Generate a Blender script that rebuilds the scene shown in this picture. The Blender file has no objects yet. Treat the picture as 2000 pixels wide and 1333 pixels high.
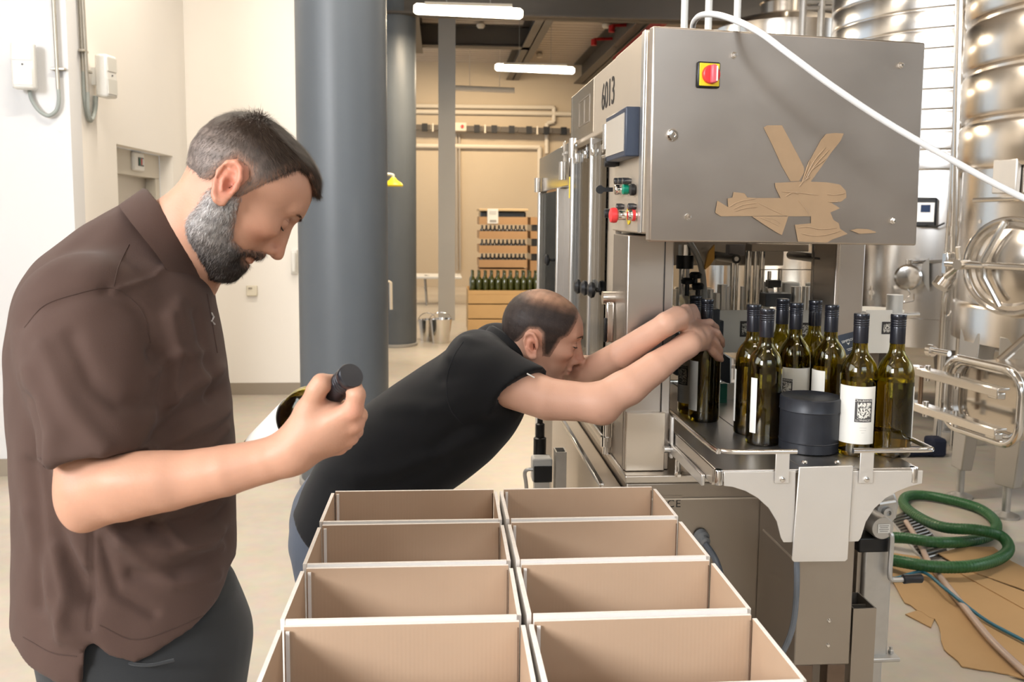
import bpy, math, random
import numpy as np
from mathutils import Vector, Matrix

scene = bpy.context.scene
COL = scene.collection
R = math.radians

# ------------------------------------------------------------------ camera
F, CX, CY = 1800.0, 1000.0, 613.0
EYE = 1.5
YAW, PITCH, ROLL = R(4.5), R(6.1), R(0.5)
CF = np.array([math.sin(YAW)*math.cos(PITCH), math.cos(YAW)*math.cos(PITCH), -math.sin(PITCH)])
_r = np.array([math.cos(YAW), -math.sin(YAW), 0.0]); _u = np.cross(_r, CF)
CR = math.cos(ROLL)*_r + math.sin(ROLL)*_u
CU = -math.sin(ROLL)*_r + math.cos(ROLL)*_u
CC = np.array([0.0, 0.0, EYE])
cam = bpy.data.cameras.new('camera'); camo = bpy.data.objects.new('camera', cam); COL.objects.link(camo)
cam.sensor_width = 36.0; cam.lens = 36.0*F/2000.0
cam.shift_x = 0.0; cam.shift_y = (CY-666.5)/2000.0
cam.clip_start = 0.05; cam.clip_end = 200
camo.matrix_world = Matrix(((CR[0], CU[0], -CF[0], CC[0]), (CR[1], CU[1], -CF[1], CC[1]), (CR[2], CU[2], -CF[2], CC[2]), (0, 0, 0, 1)))
scene.camera = camo
cam.dof.use_dof = True; cam.dof.focus_distance = 1.75; cam.dof.aperture_fstop = 9.0

# ------------------------------------------------------------------ light and exposure
vs = scene.view_settings
vs.view_transform = 'Standard'; vs.look = 'None'; vs.gamma = 1.0; vs.use_curve_mapping = False
vs.exposure = 0.0
scene.display_settings.display_device = 'sRGB'
world = bpy.data.worlds.new('world'); scene.world = world; world.use_nodes = True
world.node_tree.nodes['Background'].inputs[0].default_value = (0.80, 0.90, 1.0, 1)
world.node_tree.nodes['Background'].inputs[1].default_value = 1.0
scene.cycles.max_bounces = 9; scene.cycles.transmission_bounces = 9; scene.cycles.glossy_bounces = 4
scene.cycles.diffuse_bounces = 3; scene.cycles.transparent_max_bounces = 8
scene.cycles.use_adaptive_sampling = True; scene.cycles.adaptive_threshold = 0.06; scene.cycles.adaptive_min_samples = 12
scene.cycles.caustics_reflective = False
scene.cycles.use_denoising = True
scene.cycles.sample_clamp_indirect = 6.0
scene.cycles.blur_glossy = 0.6

def area_light(name, loc, direction, sx, sy, watts, color):
    l = bpy.data.lights.new(name, 'AREA'); l.shape = 'RECTANGLE'; l.size = sx; l.size_y = sy
    l.energy = watts; l.color = color
    o = bpy.data.objects.new(name, l); COL.objects.link(o); o.location = loc
    o.rotation_euler = Vector(direction).to_track_quat('-Z', 'Y').to_euler()
    return o
# daylight through the openings of the hall (high windows on the left, behind the camera and far right)
area_light('window_daylight', (-3.9, -2.45, 3.2), (1, 0.95, -0.5), 1.7, 1.7, 420, (0.97, 0.98, 1.0))
area_light('window_daylight', (-3.9, 0.7, 3.15), (1, 0.15, -0.2), 3.3, 2.0, 100, (0.95, 0.97, 1.0))
area_light('rear_window_daylight', (1.7, -3.3, 3.45), (0.0, 1, -0.10), 3.0, 1.3, 70, (0.84, 0.92, 1.0))
area_light('side_window_daylight', (8.8, 2.0, 3.2), (-1, 0, -0.12), 6.0, 2.2, 70, (0.84, 0.92, 1.0))
# warm ceiling strip lights over the working area; back-left ones added to brighten walls
for x, y, p_ in [(-1.6, 0.8, 10), (1.2, 0.4, 14), (3.6, 0.4, 28), (-1.0, 3.6, 66), (1.2, 4.2, 60), (3.6, 4.2, 40), (-1.0, 5.8, 58)]:
    area_light('strip_light_glow', (x, y, 4.1), (0, 0, -1), 1.4, 0.16, p_, (1.0, 0.89, 0.75))

# ------------------------------------------------------------------ pixel -> place helpers (2000 x 1333 frame)
def ray(x, y): return CF + (x-CX)/F*CR - (y-CY)/F*CU
def at(x, y, d): return CC + d*ray(x, y)
def onY(x, y, Y): v = ray(x, y); return CC + v*(Y-CC[1])/v[1]
def onX(x, y, X): v = ray(x, y); return CC + v*(X-CC[0])/v[0]
def onZ(x, y, Z): v = ray(x, y); return CC + v*(Z-CC[2])/v[2]

# ------------------------------------------------------------------ materials
MATS = {}
def new_mat(name):
    m = bpy.data.materials.new(name); m.use_nodes = True
    nt = m.node_tree; b = nt.nodes['Principled BSDF']
    return m, nt, b
def mat(name, col, rough=0.5, metal=0.0, var=0.0, vscale=8.0, bump=0.0, bscale=60.0, spec=0.5, trans=0.0, ior=1.45,
        stretch=(1, 1, 1), coat=0.0, sheen=0.0, rvar=0.0, aniso=0.0, sss=0.0, emit=None, estr=0.0, alpha=1.0, detail=4.0):
    if name in MATS: return MATS[name]
    m, nt, b = new_mat(name); N, L = nt.nodes, nt.links
    c = (*col, 1.0)
    b.inputs['Base Color'].default_value = c
    b.inputs['Roughness'].default_value = rough; b.inputs['Metallic'].default_value = metal
    b.inputs['Specular IOR Level'].default_value = spec
    b.inputs['Transmission Weight'].default_value = trans; b.inputs['IOR'].default_value = ior
    b.inputs['Coat Weight'].default_value = coat; b.inputs['Sheen Weight'].default_value = sheen
    b.inputs['Anisotropic'].default_value = aniso; b.inputs['Alpha'].default_value = alpha
    if sss: 
        b.inputs['Subsurface Weight'].default_value = sss
        b.inputs['Subsurface Radius'].default_value = (0.012, 0.005, 0.003); b.inputs['Subsurface Scale'].default_value = 1.0
    if emit is not None:
        b.inputs['Emission Color'].default_value = (*emit, 1); b.inputs['Emission Strength'].default_value = estr
    if var or rvar or bump:
        tc = N.new('ShaderNodeTexCoord'); mp = N.new('ShaderNodeMapping'); mp.inputs['Scale'].default_value = stretch
        L.new(tc.outputs['Object'], mp.inputs['Vector'])
    if var or rvar:
        nz = N.new('ShaderNodeTexNoise'); nz.inputs['Scale'].default_value = vscale; nz.inputs['Detail'].default_value = detail
        L.new(mp.outputs[0], nz.inputs['Vector'])
    if var:
        mx = N.new('ShaderNodeMix'); mx.data_type = 'RGBA'; mx.blend_type = 'MIX'
        mx.inputs[6].default_value = (*[max(0, v*(1-var)) for v in col], 1); mx.inputs[7].default_value = (*[min(1, v*(1+var)) for v in col], 1)
        L.new(nz.outputs[0], mx.inputs[0]); L.new(mx.outputs[2], b.inputs['Base Color'])
    if rvar:
        mr = N.new('ShaderNodeMapRange'); mr.inputs['To Min'].default_value = max(0.02, rough-rvar); mr.inputs['To Max'].default_value = rough+rvar
        L.new(nz.outputs[0], mr.inputs['Value']); L.new(mr.outputs[0], b.inputs['Roughness'])
    if bump:
        n2 = N.new('ShaderNodeTexNoise'); n2.inputs['Scale'].default_value = bscale; n2.inputs['Detail'].default_value = 3.0
        L.new(mp.outputs[0], n2.inputs['Vector'])
        bp = N.new('ShaderNodeBump'); bp.inputs['Strength'].default_value = bump; bp.inputs['Distance'].default_value = 0.002
        L.new(n2.outputs[0], bp.inputs['Height']); L.new(bp.outputs[0], b.inputs['Normal'])
    MATS[name] = m
    return m
def vcol_mat(name, rough=0.5, sss=0.0, bump=0.0, bscale=300.0, spec=0.4, sheen=0.0):
    """colour from the mesh's own 'Col' attribute (skin tone, hair tone)"""
    m, nt, b = new_mat(name); N, L = nt.nodes, nt.links
    at_ = N.new('ShaderNodeAttribute'); at_.attribute_name = 'Col'
    L.new(at_.outputs['Color'], b.inputs['Base Color'])
    b.inputs['Roughness'].default_value = rough; b.inputs['Specular IOR Level'].default_value = spec; b.inputs['Sheen Weight'].default_value = sheen
    if sss:
        b.inputs['Subsurface Weight'].default_value = sss; b.inputs['Subsurface Radius'].default_value = (0.010, 0.004, 0.002); b.inputs['Subsurface Scale'].default_value = 1.0
    if bump:
        tc = N.new('ShaderNodeTexCoord'); n2 = N.new('ShaderNodeTexNoise'); n2.inputs['Scale'].default_value = bscale; n2.inputs['Detail'].default_value = 3
        L.new(tc.outputs['Object'], n2.inputs['Vector'])
        bp = N.new('ShaderNodeBump'); bp.inputs['Strength'].default_value = bump; bp.inputs['Distance'].default_value = 0.001
        L.new(n2.outputs[0], bp.inputs['Height']); L.new(bp.outputs[0], b.inputs['Normal'])
    MATS[name] = m
    return m

STEEL = mat('brushed_steel', (0.66, 0.62, 0.57), 0.30, 1.0, var=0.06, vscale=3, rvar=0.06, stretch=(1, 1, 14), aniso=0.4)
STEEL_H = mat('brushed_steel_horizontal', (0.50, 0.45, 0.40), 0.34, 1.0, var=0.08, vscale=2.5, rvar=0.08, stretch=(1, 1, 1))
STEEL_D = mat('dull_steel', (0.40, 0.355, 0.305), 0.42, 1.0, var=0.10, vscale=4, rvar=0.08)
STEEL_L = mat('satin_plate_steel', (0.80, 0.77, 0.73), 0.46, 0.85, var=0.05, vscale=6, rvar=0.06)
CHROME = mat('polished_steel', (0.78, 0.76, 0.73), 0.14, 1.0)
TANK = mat('tank_steel', (0.74, 0.69, 0.63), 0.22, 1.0, var=0.05, vscale=2, rvar=0.05, stretch=(1, 1, 0.2))
GALV = mat('galvanised_steel', (0.55, 0.54, 0.52), 0.45, 0.9, var=0.15, vscale=30, rvar=0.08)
BLACK = mat('black_plastic', (0.012, 0.012, 0.013), 0.38)
DARKG = mat('charcoal_plastic', (0.045, 0.05, 0.06), 0.40)
WHITEP = mat('white_plastic', (0.80, 0.79, 0.75), 0.45)
RED = mat('red_plastic', (0.75, 0.05, 0.05), 0.35)
YEL = mat('yellow_plastic', (0.90, 0.68, 0.03), 0.4)
GREEN = mat('green_lens', (0.0, 0.22, 0.13), 0.3)

# ------------------------------------------------------------------ mesh building
class MB:
    def __init__(s): s.v = []; s.f = []; s.n = 0
    def add(s, v, f):
        v = np.asarray(v, float).reshape(-1, 3); s.v.append(v)
        for q in f: s.f.append(tuple(int(i)+s.n for i in q))
        s.n += len(v); return s
    def box(s, c, size, M=None):
        x, y, z = [k/2 for k in size]
        v = np.array([(-x, -y, -z), (x, -y, -z), (x, y, -z), (-x, y, -z), (-x, -y, z), (x, -y, z), (x, y, z), (-x, y, z)])
        if M is not None: v = v @ np.asarray(M).T
        return s.add(v+np.asarray(c, float), [(0, 3, 2, 1), (4, 5, 6, 7), (0, 1, 5, 4), (1, 2, 6, 5), (2, 3, 7, 6), (3, 0, 4, 7)])
    def span(s, lo, hi):
        lo, hi = np.minimum(lo, hi), np.maximum(lo, hi); return s.box((lo+hi)/2, hi-lo)
    def tube(s, pts, rad, n=12, cap=True, closed=False):
        P = np.asarray(pts, float); m = len(P); rad = np.broadcast_to(np.asarray(rad, float), (m,))
        if closed: T = np.roll(P, -1, 0)-np.roll(P, 1, 0)
        else: T = np.gradient(P, axis=0)
        T /= np.linalg.norm(T, axis=1, keepdims=True)+1e-12
        a = np.array([0, 0, 1.0]) if abs(T[0][2]) < 0.9 else np.array([1.0, 0, 0])
        U = []; u = np.cross(T[0], a); u /= np.linalg.norm(u)
        for t in T:
            u = u-t*(u@t); u /= np.linalg.norm(u)+1e-12; U.append(u.copy())
        U = np.array(U); W = np.cross(T, U)
        an = np.arange(n)*2*np.pi/n
        v = P[:, None, :]+rad[:, None, None]*(np.cos(an)[None, :, None]*U[:, None, :]+np.sin(an)[None, :, None]*W[:, None, :])
        f = []
        for i in range(m if closed else m-1):
            j = (i+1) % m
            for k in range(n):
                l = (k+1) % n; f.append((i*n+k, i*n+l, j*n+l, j*n+k))
        if cap and not closed:
            f.append(tuple(range(n-1, -1, -1))); f.append(tuple((m-1)*n+k for k in range(n)))
        return s.add(v.reshape(-1, 3), f)
    def cyl(s, a, b, r, n=20, r2=None):
        return s.tube([a, b], [r, r if r2 is None else r2], n)
    def lathe(s, prof, n=32, c=(0, 0, 0), axis=None, closed=False):
        """prof: (radius, height) along the axis, revolved about it"""
        pr = np.asarray(prof, float); m = len(pr); an = np.arange(n)*2*np.pi/n
        if axis is None: Z = np.array([0, 0, 1.0]); X = np.array([1.0, 0, 0])
        else:
            Z = np.asarray(axis, float); Z = Z/np.linalg.norm(Z); X = np.cross(Z, [0.31, 0.2, 0.9]); X /= np.linalg.norm(X)
        Y = np.cross(Z, X)
        v = pr[:, None, 0:1]*(np.cos(an)[None, :, None]*X+np.sin(an)[None, :, None]*Y)+pr[:, None, 1:2]*Z+np.asarray(c, float)
        f = []
        for i in range(m if closed else m-1):
            j = (i+1) % m
            for k in range(n):
                l = (k+1) % n; f.append((i*n+k, i*n+l, j*n+l, j*n+k))
        if not closed:
            if pr[0][0] > 1e-5: f.append(tuple(range(n-1, -1, -1)))
            if pr[-1][0] > 1e-5: f.append(tuple((m-1)*n+k for k in range(n)))
        return s.add(v.reshape(-1, 3), f)
    def prism(s, poly, vec):
        """extrude a closed 3-D polygon along vec"""
        P = np.asarray(poly, float); n = len(P); v = np.vstack([P, P+np.asarray(vec, float)])
        nrm = np.zeros(3)
        for i in range(n): nrm += np.cross(P[i], P[(i+1) % n])
        f = [tuple(range(n-1, -1, -1)), tuple(range(n, 2*n))]+[(i, (i+1) % n, n+(i+1) % n, n+i) for i in range(n)]
        if nrm @ np.asarray(vec, float) < 0: f = [q[::-1] for q in f]
        return s.add(v, f)
    def verts(s): return np.vstack(s.v) if s.v else np.zeros((0, 3))

def mesh_from(name, V, Fc, smooth=True, angle=35.0):
    me = bpy.data.meshes.new(name)
    me.from_pydata(np.asarray(V, float).tolist(), [], [tuple(q) for q in Fc]); me.validate(); me.update()
    if smooth:
        me.shade_smooth()
        try: me.set_sharp_from_angle(angle=R(angle))
        except Exception: pass
    return me
def wpos(o):
    p = np.zeros(3)
    while o is not None: p = p+np.array(o.location); o = o.parent
    return p
def thing(name, label, cat, loc=(0, 0, 0), rotz=0.0, group=None, kind=None):
    o = bpy.data.objects.new(name, None); COL.objects.link(o); o.empty_display_size = 0.1
    o.location = tuple(float(v) for v in loc); o.rotation_euler = (0, 0, rotz)
    tag(o, label, cat, group, kind); return o
def tag(o, label=None, cat=None, group=None, kind=None):
    if label: o['label'] = label
    if cat: o['category'] = cat
    if group: o['group'] = group
    if kind: o['kind'] = kind
    return o
def part(name, mb, m, parent=None, local=False, bevel=0.0, smooth=True, angle=35.0, label=None, origin=None, seg=2):
    """one mesh object; vertices are given in world space unless local"""
    V = mb.verts()
    base = np.zeros(3)
    if not local:
        if parent is not None: base = wpos(parent)
        elif origin is not None: base = np.asarray(origin, float)
        else:
            lo, hi = V.min(0), V.max(0); base = np.array([(lo[0]+hi[0])/2, (lo[1]+hi[1])/2, lo[2]])
    me = mesh_from(name, V-base, mb.f, smooth, angle)
    if m is not None: me.materials.append(m)
    o = bpy.data.objects.new(name, me); COL.objects.link(o)
    if parent is not None: o.parent = parent
    elif not local: o.location = base
    if bevel:
        b = o.modifiers.new('bevel', 'BEVEL'); b.width = bevel; b.segments = seg; b.limit_method = 'ANGLE'; b.angle_limit = R(40)
        b.harden_normals = False
    if label: o['label'] = label
    return o
def solo(name, mb, m, label, cat, group=None, **k):
    o = part(name, mb, m, None, **k); return tag(o, label, cat, group)
def struct(name, mb, m, label=None, **k):
    o = part(name, mb, m, None, **k); o['kind'] = 'structure'
    if label: o['label'] = label
    return o
def copy_tree(o, parent=None):
    c = o.copy(); COL.objects.link(c)
    if parent is not None: c.parent = parent
    for ch in list(o.children): copy_tree(ch, c)
    return c
def text_part(name, body, size, m, M, parent=None, extrude=0.0004, align='CENTER', spacing=1.0):
    """flat lettering as a mesh; M = 4x4 placing the text's x/y plane in the world"""
    cu = bpy.data.curves.new(name, 'FONT'); cu.body = body; cu.size = size; cu.align_x = align; cu.align_y = 'CENTER'; cu.extrude = extrude
    cu.space_character = spacing; cu.resolution_u = 3
    to = bpy.data.objects.new(name+'_curve', cu); COL.objects.link(to)
    dg = bpy.context.evaluated_depsgraph_get()
    me = bpy.data.meshes.new_from_object(to.evaluated_get(dg)); bpy.data.objects.remove(to)
    me.name = name; M = Matrix(M)
    if parent is not None: M = Matrix.Translation(-Vector(wpos(parent))) @ M
    me.transform(M); me.materials.clear(); me.materials.append(m)
    o = bpy.data.objects.new(name, me); COL.objects.link(o)
    if parent is not None: o.parent = parent
    return o
def frame_m(o, x, y):
    """4x4 with origin o, x axis, y axis (made orthonormal)"""
    x = np.asarray(x, float); x = x/np.linalg.norm(x); y = np.asarray(y, float); y = y-x*(x@y); y /= np.linalg.norm(y); z = np.cross(x, y)
    return [[x[0], y[0], z[0], o[0]], [x[1], y[1], z[1], o[1]], [x[2], y[2], z[2], o[2]], [0, 0, 0, 1]]
def smoothpath(pts, n=8):
    """Catmull-Rom through the points"""
    P = np.asarray(pts, float); P = np.vstack([2*P[0]-P[1], P, 2*P[-1]-P[-2]]); out = []
    for i in range(1, len(P)-2):
        for t in np.linspace(0, 1, n, endpoint=False):
            a, b, c, d = P[i-1], P[i], P[i+1], P[i+2]
            out.append(0.5*((2*b)+(-a+c)*t+(2*a-5*b+4*c-d)*t*t+(-a+3*b-3*c+d)*t**3))
    out.append(P[-2]); return np.array(out)
def rnd_rect(w, h, r, n=5):
    """rounded rectangle outline, centred, 2-D"""
    o = []
    for cx, cy, a0 in ((w/2-r, h/2-r, 0), (-w/2+r, h/2-r, 90), (-w/2+r, -h/2+r, 180), (w/2-r, -h/2+r, 270)):
        for k in range(n+1):
            a = R(a0+90*k/n); o.append((cx+r*math.cos(a), cy+r*math.sin(a)))
    return o
# ================================================================== the room
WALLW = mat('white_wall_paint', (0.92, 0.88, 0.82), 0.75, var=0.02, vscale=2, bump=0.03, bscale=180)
WALLC = mat('white_wall_in_cool_light', (0.74, 0.74, 0.745), 0.75, var=0.02, vscale=2, bump=0.03, bscale=180)  # white paint; the bluish light on this face is put into the colour
WALLB = mat('beige_panel_wall', (0.60, 0.50, 0.37), 0.7, var=0.05, vscale=1.2)
WALLR = mat('warm_grey_wall', (0.46, 0.41, 0.35), 0.75, var=0.05, vscale=1)
SKIRT = mat('brown_grey_skirting', (0.33, 0.28, 0.22), 0.6)
COLG = mat('slate_grey_paint', (0.105, 0.119, 0.134), 0.40, var=0.05, vscale=5, bump=0.05, bscale=120)
POSTG = mat('mid_grey_paint', (0.37, 0.355, 0.33), 0.45, var=0.05, vscale=3)
BEAM = mat('dark_brown_beam_paint', (0.10, 0.085, 0.07), 0.5)
DECK = mat('ceiling_deck_metal', (0.55, 0.48, 0.40), 0.5, 0.3, var=0.06, vscale=3)
LAMP = mat('lit_tube_diffuser', (1, 0.95, 0.85), 0.4, emit=(1.0, 0.88, 0.70), estr=9.0)
PIPEW = mat('cream_pipe_paint', (0.72, 0.65, 0.54), 0.5)
CARD_BG = mat('brown_tray_card', (0.50, 0.30, 0.15), 0.75, var=0.08, vscale=5)

# polished concrete floor
def floor_mat():
    m, nt, b = new_mat('polished_concrete'); N, L = nt.nodes, nt.links
    tc = N.new('ShaderNodeTexCoord')
    n1 = N.new('ShaderNodeTexNoise'); n1.inputs['Scale'].default_value = 0.9; n1.inputs['Detail'].default_value = 6; n1.inputs['Roughness'].default_value = 0.6
    n2 = N.new('ShaderNodeTexNoise'); n2.inputs['Scale'].default_value = 14; n2.inputs['Detail'].default_value = 5
    L.new(tc.outputs['Object'], n1.inputs[0]); L.new(tc.outputs['Object'], n2.inputs[0])
    cr = N.new('ShaderNodeValToRGB'); cr.color_ramp.elements[0].position = 0.30; cr.color_ramp.elements[1].position = 0.72
    cr.color_ramp.elements[0].color = (0.46, 0.395, 0.31, 1); cr.color_ramp.elements[1].color = (0.60, 0.53, 0.435, 1)
    L.new(n1.outputs[0], cr.inputs[0])
    mx = N.new('ShaderNodeMix'); mx.data_type = 'RGBA'; mx.blend_type = 'MULTIPLY'; mx.inputs[0].default_value = 0.25
    L.new(cr.outputs[0], mx.inputs[6]); L.new(n2.outputs[1], mx.inputs[7]); 
    hs = N.new('ShaderNodeHueSaturation'); hs.inputs['Saturation'].default_value = 0.9; hs.inputs['Value'].default_value = 1.12
    L.new(mx.outputs[2], hs.inputs['Color']); L.new(hs.outputs[0], b.inputs['Base Color'])
    mr = N.new('ShaderNodeMapRange'); mr.inputs['To Min'].default_value = 0.22; mr.inputs['To Max'].default_value = 0.5
    L.new(n1.outputs[0], mr.inputs[0]); L.new(mr.outputs[0], b.inputs['Roughness'])
    b.inputs['Specular IOR Level'].default_value = 0.45
    return m
struct('floor', MB().span((-4.1, -3.5, -0.1), (9.0, 19.4, 0.0)), floor_mat(), 'beige polished concrete floor')
# corrugated ceiling deck, ribs running across the hall
mb = MB(); y = -3.5; prof = []
while y < 19.4:
    prof += [(y, 4.6), (y+0.10, 4.6), (y+0.125, 4.66), (y+0.20, 4.66), (y+0.225, 4.6)]; y += 0.225
v = [(-4.1, a, b) for a, b in prof]+[(9.0, a, b) for a, b in prof]; n = len(prof)
mb.add(v, [(i, n+i, n+i+1, i+1) for i in range(n-1)]); mb.span((-4.1, -3.5, 4.70), (9.0, 19.4, 4.75))
struct('ceiling', mb, DECK, 'corrugated metal ceiling deck', smooth=False)

cor = onZ(165, 895, 0.1)                        # outer corner of the white walls
XL, YC = float(cor[0]), float(cor[1])
YW = float(onZ(525, 748, 0.1)[1])
y0, y1 = float(onX(228, 300, XL)[1]), float(onX(337, 300, XL)[1]); ztop = float(onX(228, 281, XL)[2])
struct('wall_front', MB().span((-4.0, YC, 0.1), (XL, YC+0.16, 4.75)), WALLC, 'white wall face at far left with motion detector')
mb = MB(); T = 0.10
mb.span((XL-T, YC+0.16, 0.1), (XL, y0, 4.75)); mb.span((XL-T, y1, 0.1), (XL, YW+0.2, 4.75)); mb.span((XL-T, y0, ztop), (XL, y1, 4.75))
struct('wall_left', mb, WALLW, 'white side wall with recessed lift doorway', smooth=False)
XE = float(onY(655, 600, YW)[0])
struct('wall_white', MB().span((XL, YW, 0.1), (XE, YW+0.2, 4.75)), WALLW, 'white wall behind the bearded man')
mb = MB(); mb.span((-4.0, YC-0.006, 0), (XL+0.006, YC+0.14, 0.1)); mb.span((XL-0.1, YC+0.14, 0), (XL+0.006, y0, 0.1)); mb.span((XL-0.1, y1, 0), (XL+0.006, YW-0.006, 0.1))
mb.span((XL-0.1, y0, 0), (XL-0.085, y1, 0.02))
struct('baseboard_left', mb, SKIRT, smooth=False)
struct('baseboard_white', MB().span((XL-0.1, YW-0.006, 0), (XE+0.006, YW+0.19, 0.1)), SKIRT)
YB = 19.3
struct('wall_back', MB().span((-4.1, YB, 0), (9.0, YB+0.1, 4.75)), WALLB, 'beige wall at the far end of the hall')
struct('wall_right', MB().span((9.0, -3.5, 0), (9.1, 19.4, 1.9)).span((9.0, -3.5, 4.4), (9.1, 19.4, 4.75)).span((9.0, 5.5, 1.9), (9.1, 19.4, 4.4)), WALLR)
mb = MB().span((-4.1, -3.5, 0), (9.1, -3.4, 2.2)).span((-4.1, -3.5, 4.3), (9.1, -3.4, 4.75))
for x0_, x1_ in ((-4.1, -0.2), (3.4, 9.1)): mb.span((x0_, -3.5, 2.2), (x1_, -3.4, 4.3))
struct('wall_rear', mb, WALLR, smooth=False)
struct('wall_side', MB().span((-4.1, -3.5, 0), (-4.0, YC+0.1, 2.0)).span((-4.1, -3.5, 4.3), (-4.0, YC+0.1, 4.75)).span((-4.1, -3.5, 2.0), (-4.0, -3.2, 4.3)).span((-4.1, 2.5, 2.0), (-4.0, YC+0.1, 4.3)), WALLR, smooth=False)
mb = MB()
for i in range(9): mb.span((-4.08, -3.2+i*0.71-0.02, 2.0), (-4.02, -3.2+i*0.71+0.02, 4.3))
struct('window_1', mb, POSTG, 'row of upright bars in the high side window')

# lift doorway in the recess
lift = thing('door_1', 'grey metal lift doorway in a white recess', None, (XL-T, (y0+y1)/2, 0), kind='structure')
zf = ztop-0.03; xr = XL-T
zd = float(onX(240, 340, xr+0.02)[2]); xr -= 0.1; T2 = 0.02
part('door_frame', MB().span((xr, y0, zd), (xr+0.10, y1, ztop)).span((xr, y1-0.10, 0), (xr+0.10, y1, zd)).span((xr, y0, 0), (xr+0.10, y0+0.05, zd)),
     mat('lift_frame_grey', (0.62, 0.57, 0.48), 0.45), lift, bevel=0.004)
dm = mat('lift_door_steel', (0.50, 0.46, 0.40), 0.4, 0.4)
ym = y0+(y1-y0)*0.52
part('door_leaf', MB().span((xr+0.005, y0+0.05, 0), (xr+0.04, ym-0.004, zd)), dm, lift)
part('door_leaf', MB().span((xr+0.005, ym+0.004, 0), (xr+0.025, y1-0.10, zd)), dm, lift)
p = onX(266, 316, xr+0.1)
ind = part('floor_indicator', MB().box((xr+0.11, p[1], p[2]), (0.03, 0.22, 0.13)), WHITEP, lift, bevel=0.012)
part('indicator_screen', MB().box((xr+0.127, p[1]+0.02, p[2]), (0.004, 0.11, 0.06)), BLACK, ind)
for k, c in enumerate([GREEN, RED, WHITEP]): part('indicator_arrow', MB().box((xr+0.131, p[1]-0.012+k*0.032, p[2]), (0.003, 0.018, 0.042)), c, ind)

# round columns
def column(name, px0, px1, Y, label):
    a, b = onY(px0, 500, Y), onY(px1, 500, Y); cx = (a[0]+b[0])/2; r = (b[0]-a[0])/2*0.985
    t = thing(name, label, 'column', (cx, Y, 0), group='round grey columns')
    part('shaft', MB().lathe([(r, 0), (r, 4.6)], 48, (cx, Y, 0)), COLG, t)
    part('base_ring', MB().lathe([(r+0.004, 0), (r+0.012, 0.004), (r+0.012, 0.03), (r+0.001, 0.034)], 48, (cx, Y, 0)), POSTG, t)
    return t, cx, r
c1, c1x, c1r = column('round_column', 582, 759, 5.15, 'large slate grey round column between the two men')
a2 = onZ(790, 678, 0); c2, c2x, c2r = column('round_column', 730, 814, 10.6, 'slate grey round column partly hidden behind the nearer column')
# flat steel post
pp = onZ(880, 626, 0); YP = float(pp[1])
xa, xb = onY(856, 400, YP)[0], onY(889, 400, YP)[0]
POSTL = mat('light_grey_post_paint', (0.50, 0.475, 0.43), 0.45, var=0.04, vscale=3)
t = thing('steel_post', 'narrow grey steel post standing behind the columns', 'post', ((xa+xb)/2, YP, 0))
part('flange', MB().span((xa, YP, 0), (xb, YP+0.02, 4.6)), POSTL, t); part('flange', MB().span((xa, YP+0.22, 0), (xb, YP+0.24, 4.6)), POSTL, t)
part('web', MB().span(((xa+xb)/2-0.01, YP+0.02, 0), ((xa+xb)/2+0.01, YP+0.22, 4.6)), POSTL, t)

# beams under the deck
def ibeam(name, axis, c, z, L0, L1, w, h, m):
    mb = MB()
    if axis == 'x':
        mb.span((L0, c-w/2, z), (L1, c+w/2, z+0.02)).span((L0, c-0.01, z), (L1, c+0.01, z+h)).span((L0, c-w/2, z+h-0.02), (L1, c+w/2, z+h))
    else:
        mb.span((c-w/2, L0, z), (c+w/2, L1, z+0.02)).span((c-0.01, L0, z), (c+0.01, L1, z+h)).span((c-w/2, L0, z+h-0.02), (c+w/2, L1, z+h))
    return struct(name, mb, m)
zb = float(onY(1050, 36, 10.4)[2]); ibeam('trim_1', 'x', 10.4, zb, XE, 4.4, 0.24, 4.6-zb, BEAM)
xb1 = float(onZ(1045, 75, 4.25)[0]); ibeam('trim_2', 'y', xb1, 4.25, 10.5, 19.2, 0.26, 0.35, BEAM)
ibeam('trim_3', 'x', 15.6, 4.25, -3.0, xb1, 0.24, 0.35, BEAM)
xb2 = float(onZ(1190, 115, 4.2)[0]); ibeam('trim_4', 'y', xb2, 4.2, 9.0, 19.2, 0.34, 0.40, BEAM)
xb3 = float(onZ(826, 130, 4.2)[0]); ibeam('trim_5', 'y', xb3-0.1, 4.2, 10.5, 16.0, 0.25, 0.40, BEAM)
mb = MB().span((xb2-0.05, 9.0, 3.98), (xb2+0.02, 15.5, 4.12))
solo('red_beam_rail', mb, mat('red_rail_paint', (0.35, 0.03, 0.025), 0.5), 'red crane rail under the dark ceiling beam', 'rail')

# lit strip lights in view
def strip(px0, px1, py0, py1, Y, label):
    a, b = onY(px0, py0, Y), onY(px1, py1, Y); c = (a+b)/2
    t = thing('strip_light', label, 'lamp', c, group='lit ceiling strip lights')
    d = (b-a)/np.linalg.norm(b-a); r = 0.055
    pts = [a, a+d*0.03, b-d*0.03, b]; 
    part('diffuser', MB().tube(pts, [r*0.6, r, r, r*0.6], 12), LAMP, t)
    part('housing', MB().box(c+np.array([0, 0, 0.06]), ((b-a)[0]*0.8, 0.09, 0.03)), PIPEW, t)
    for s in (0.3, 0.7): q = a+(b-a)*s; part('hanger', MB().cyl(q+np.array([0, 0, 0.06]), (q[0], q[1], 4.6), 0.004, 6), POSTG, t)
    area_light('strip_light_glow', c+np.array([0, 0, -0.08]), (0, 0, -1), abs((b-a)[0]), 0.1, 110, (1.0, 0.80, 0.56))
    return t
strip(808, 1021, 17, 27, 9.6, 'large lit strip light nearest the round columns')
strip(967, 1122, 131, 138, 14.0, 'small lit strip light hanging over the labelling machine end')
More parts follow.
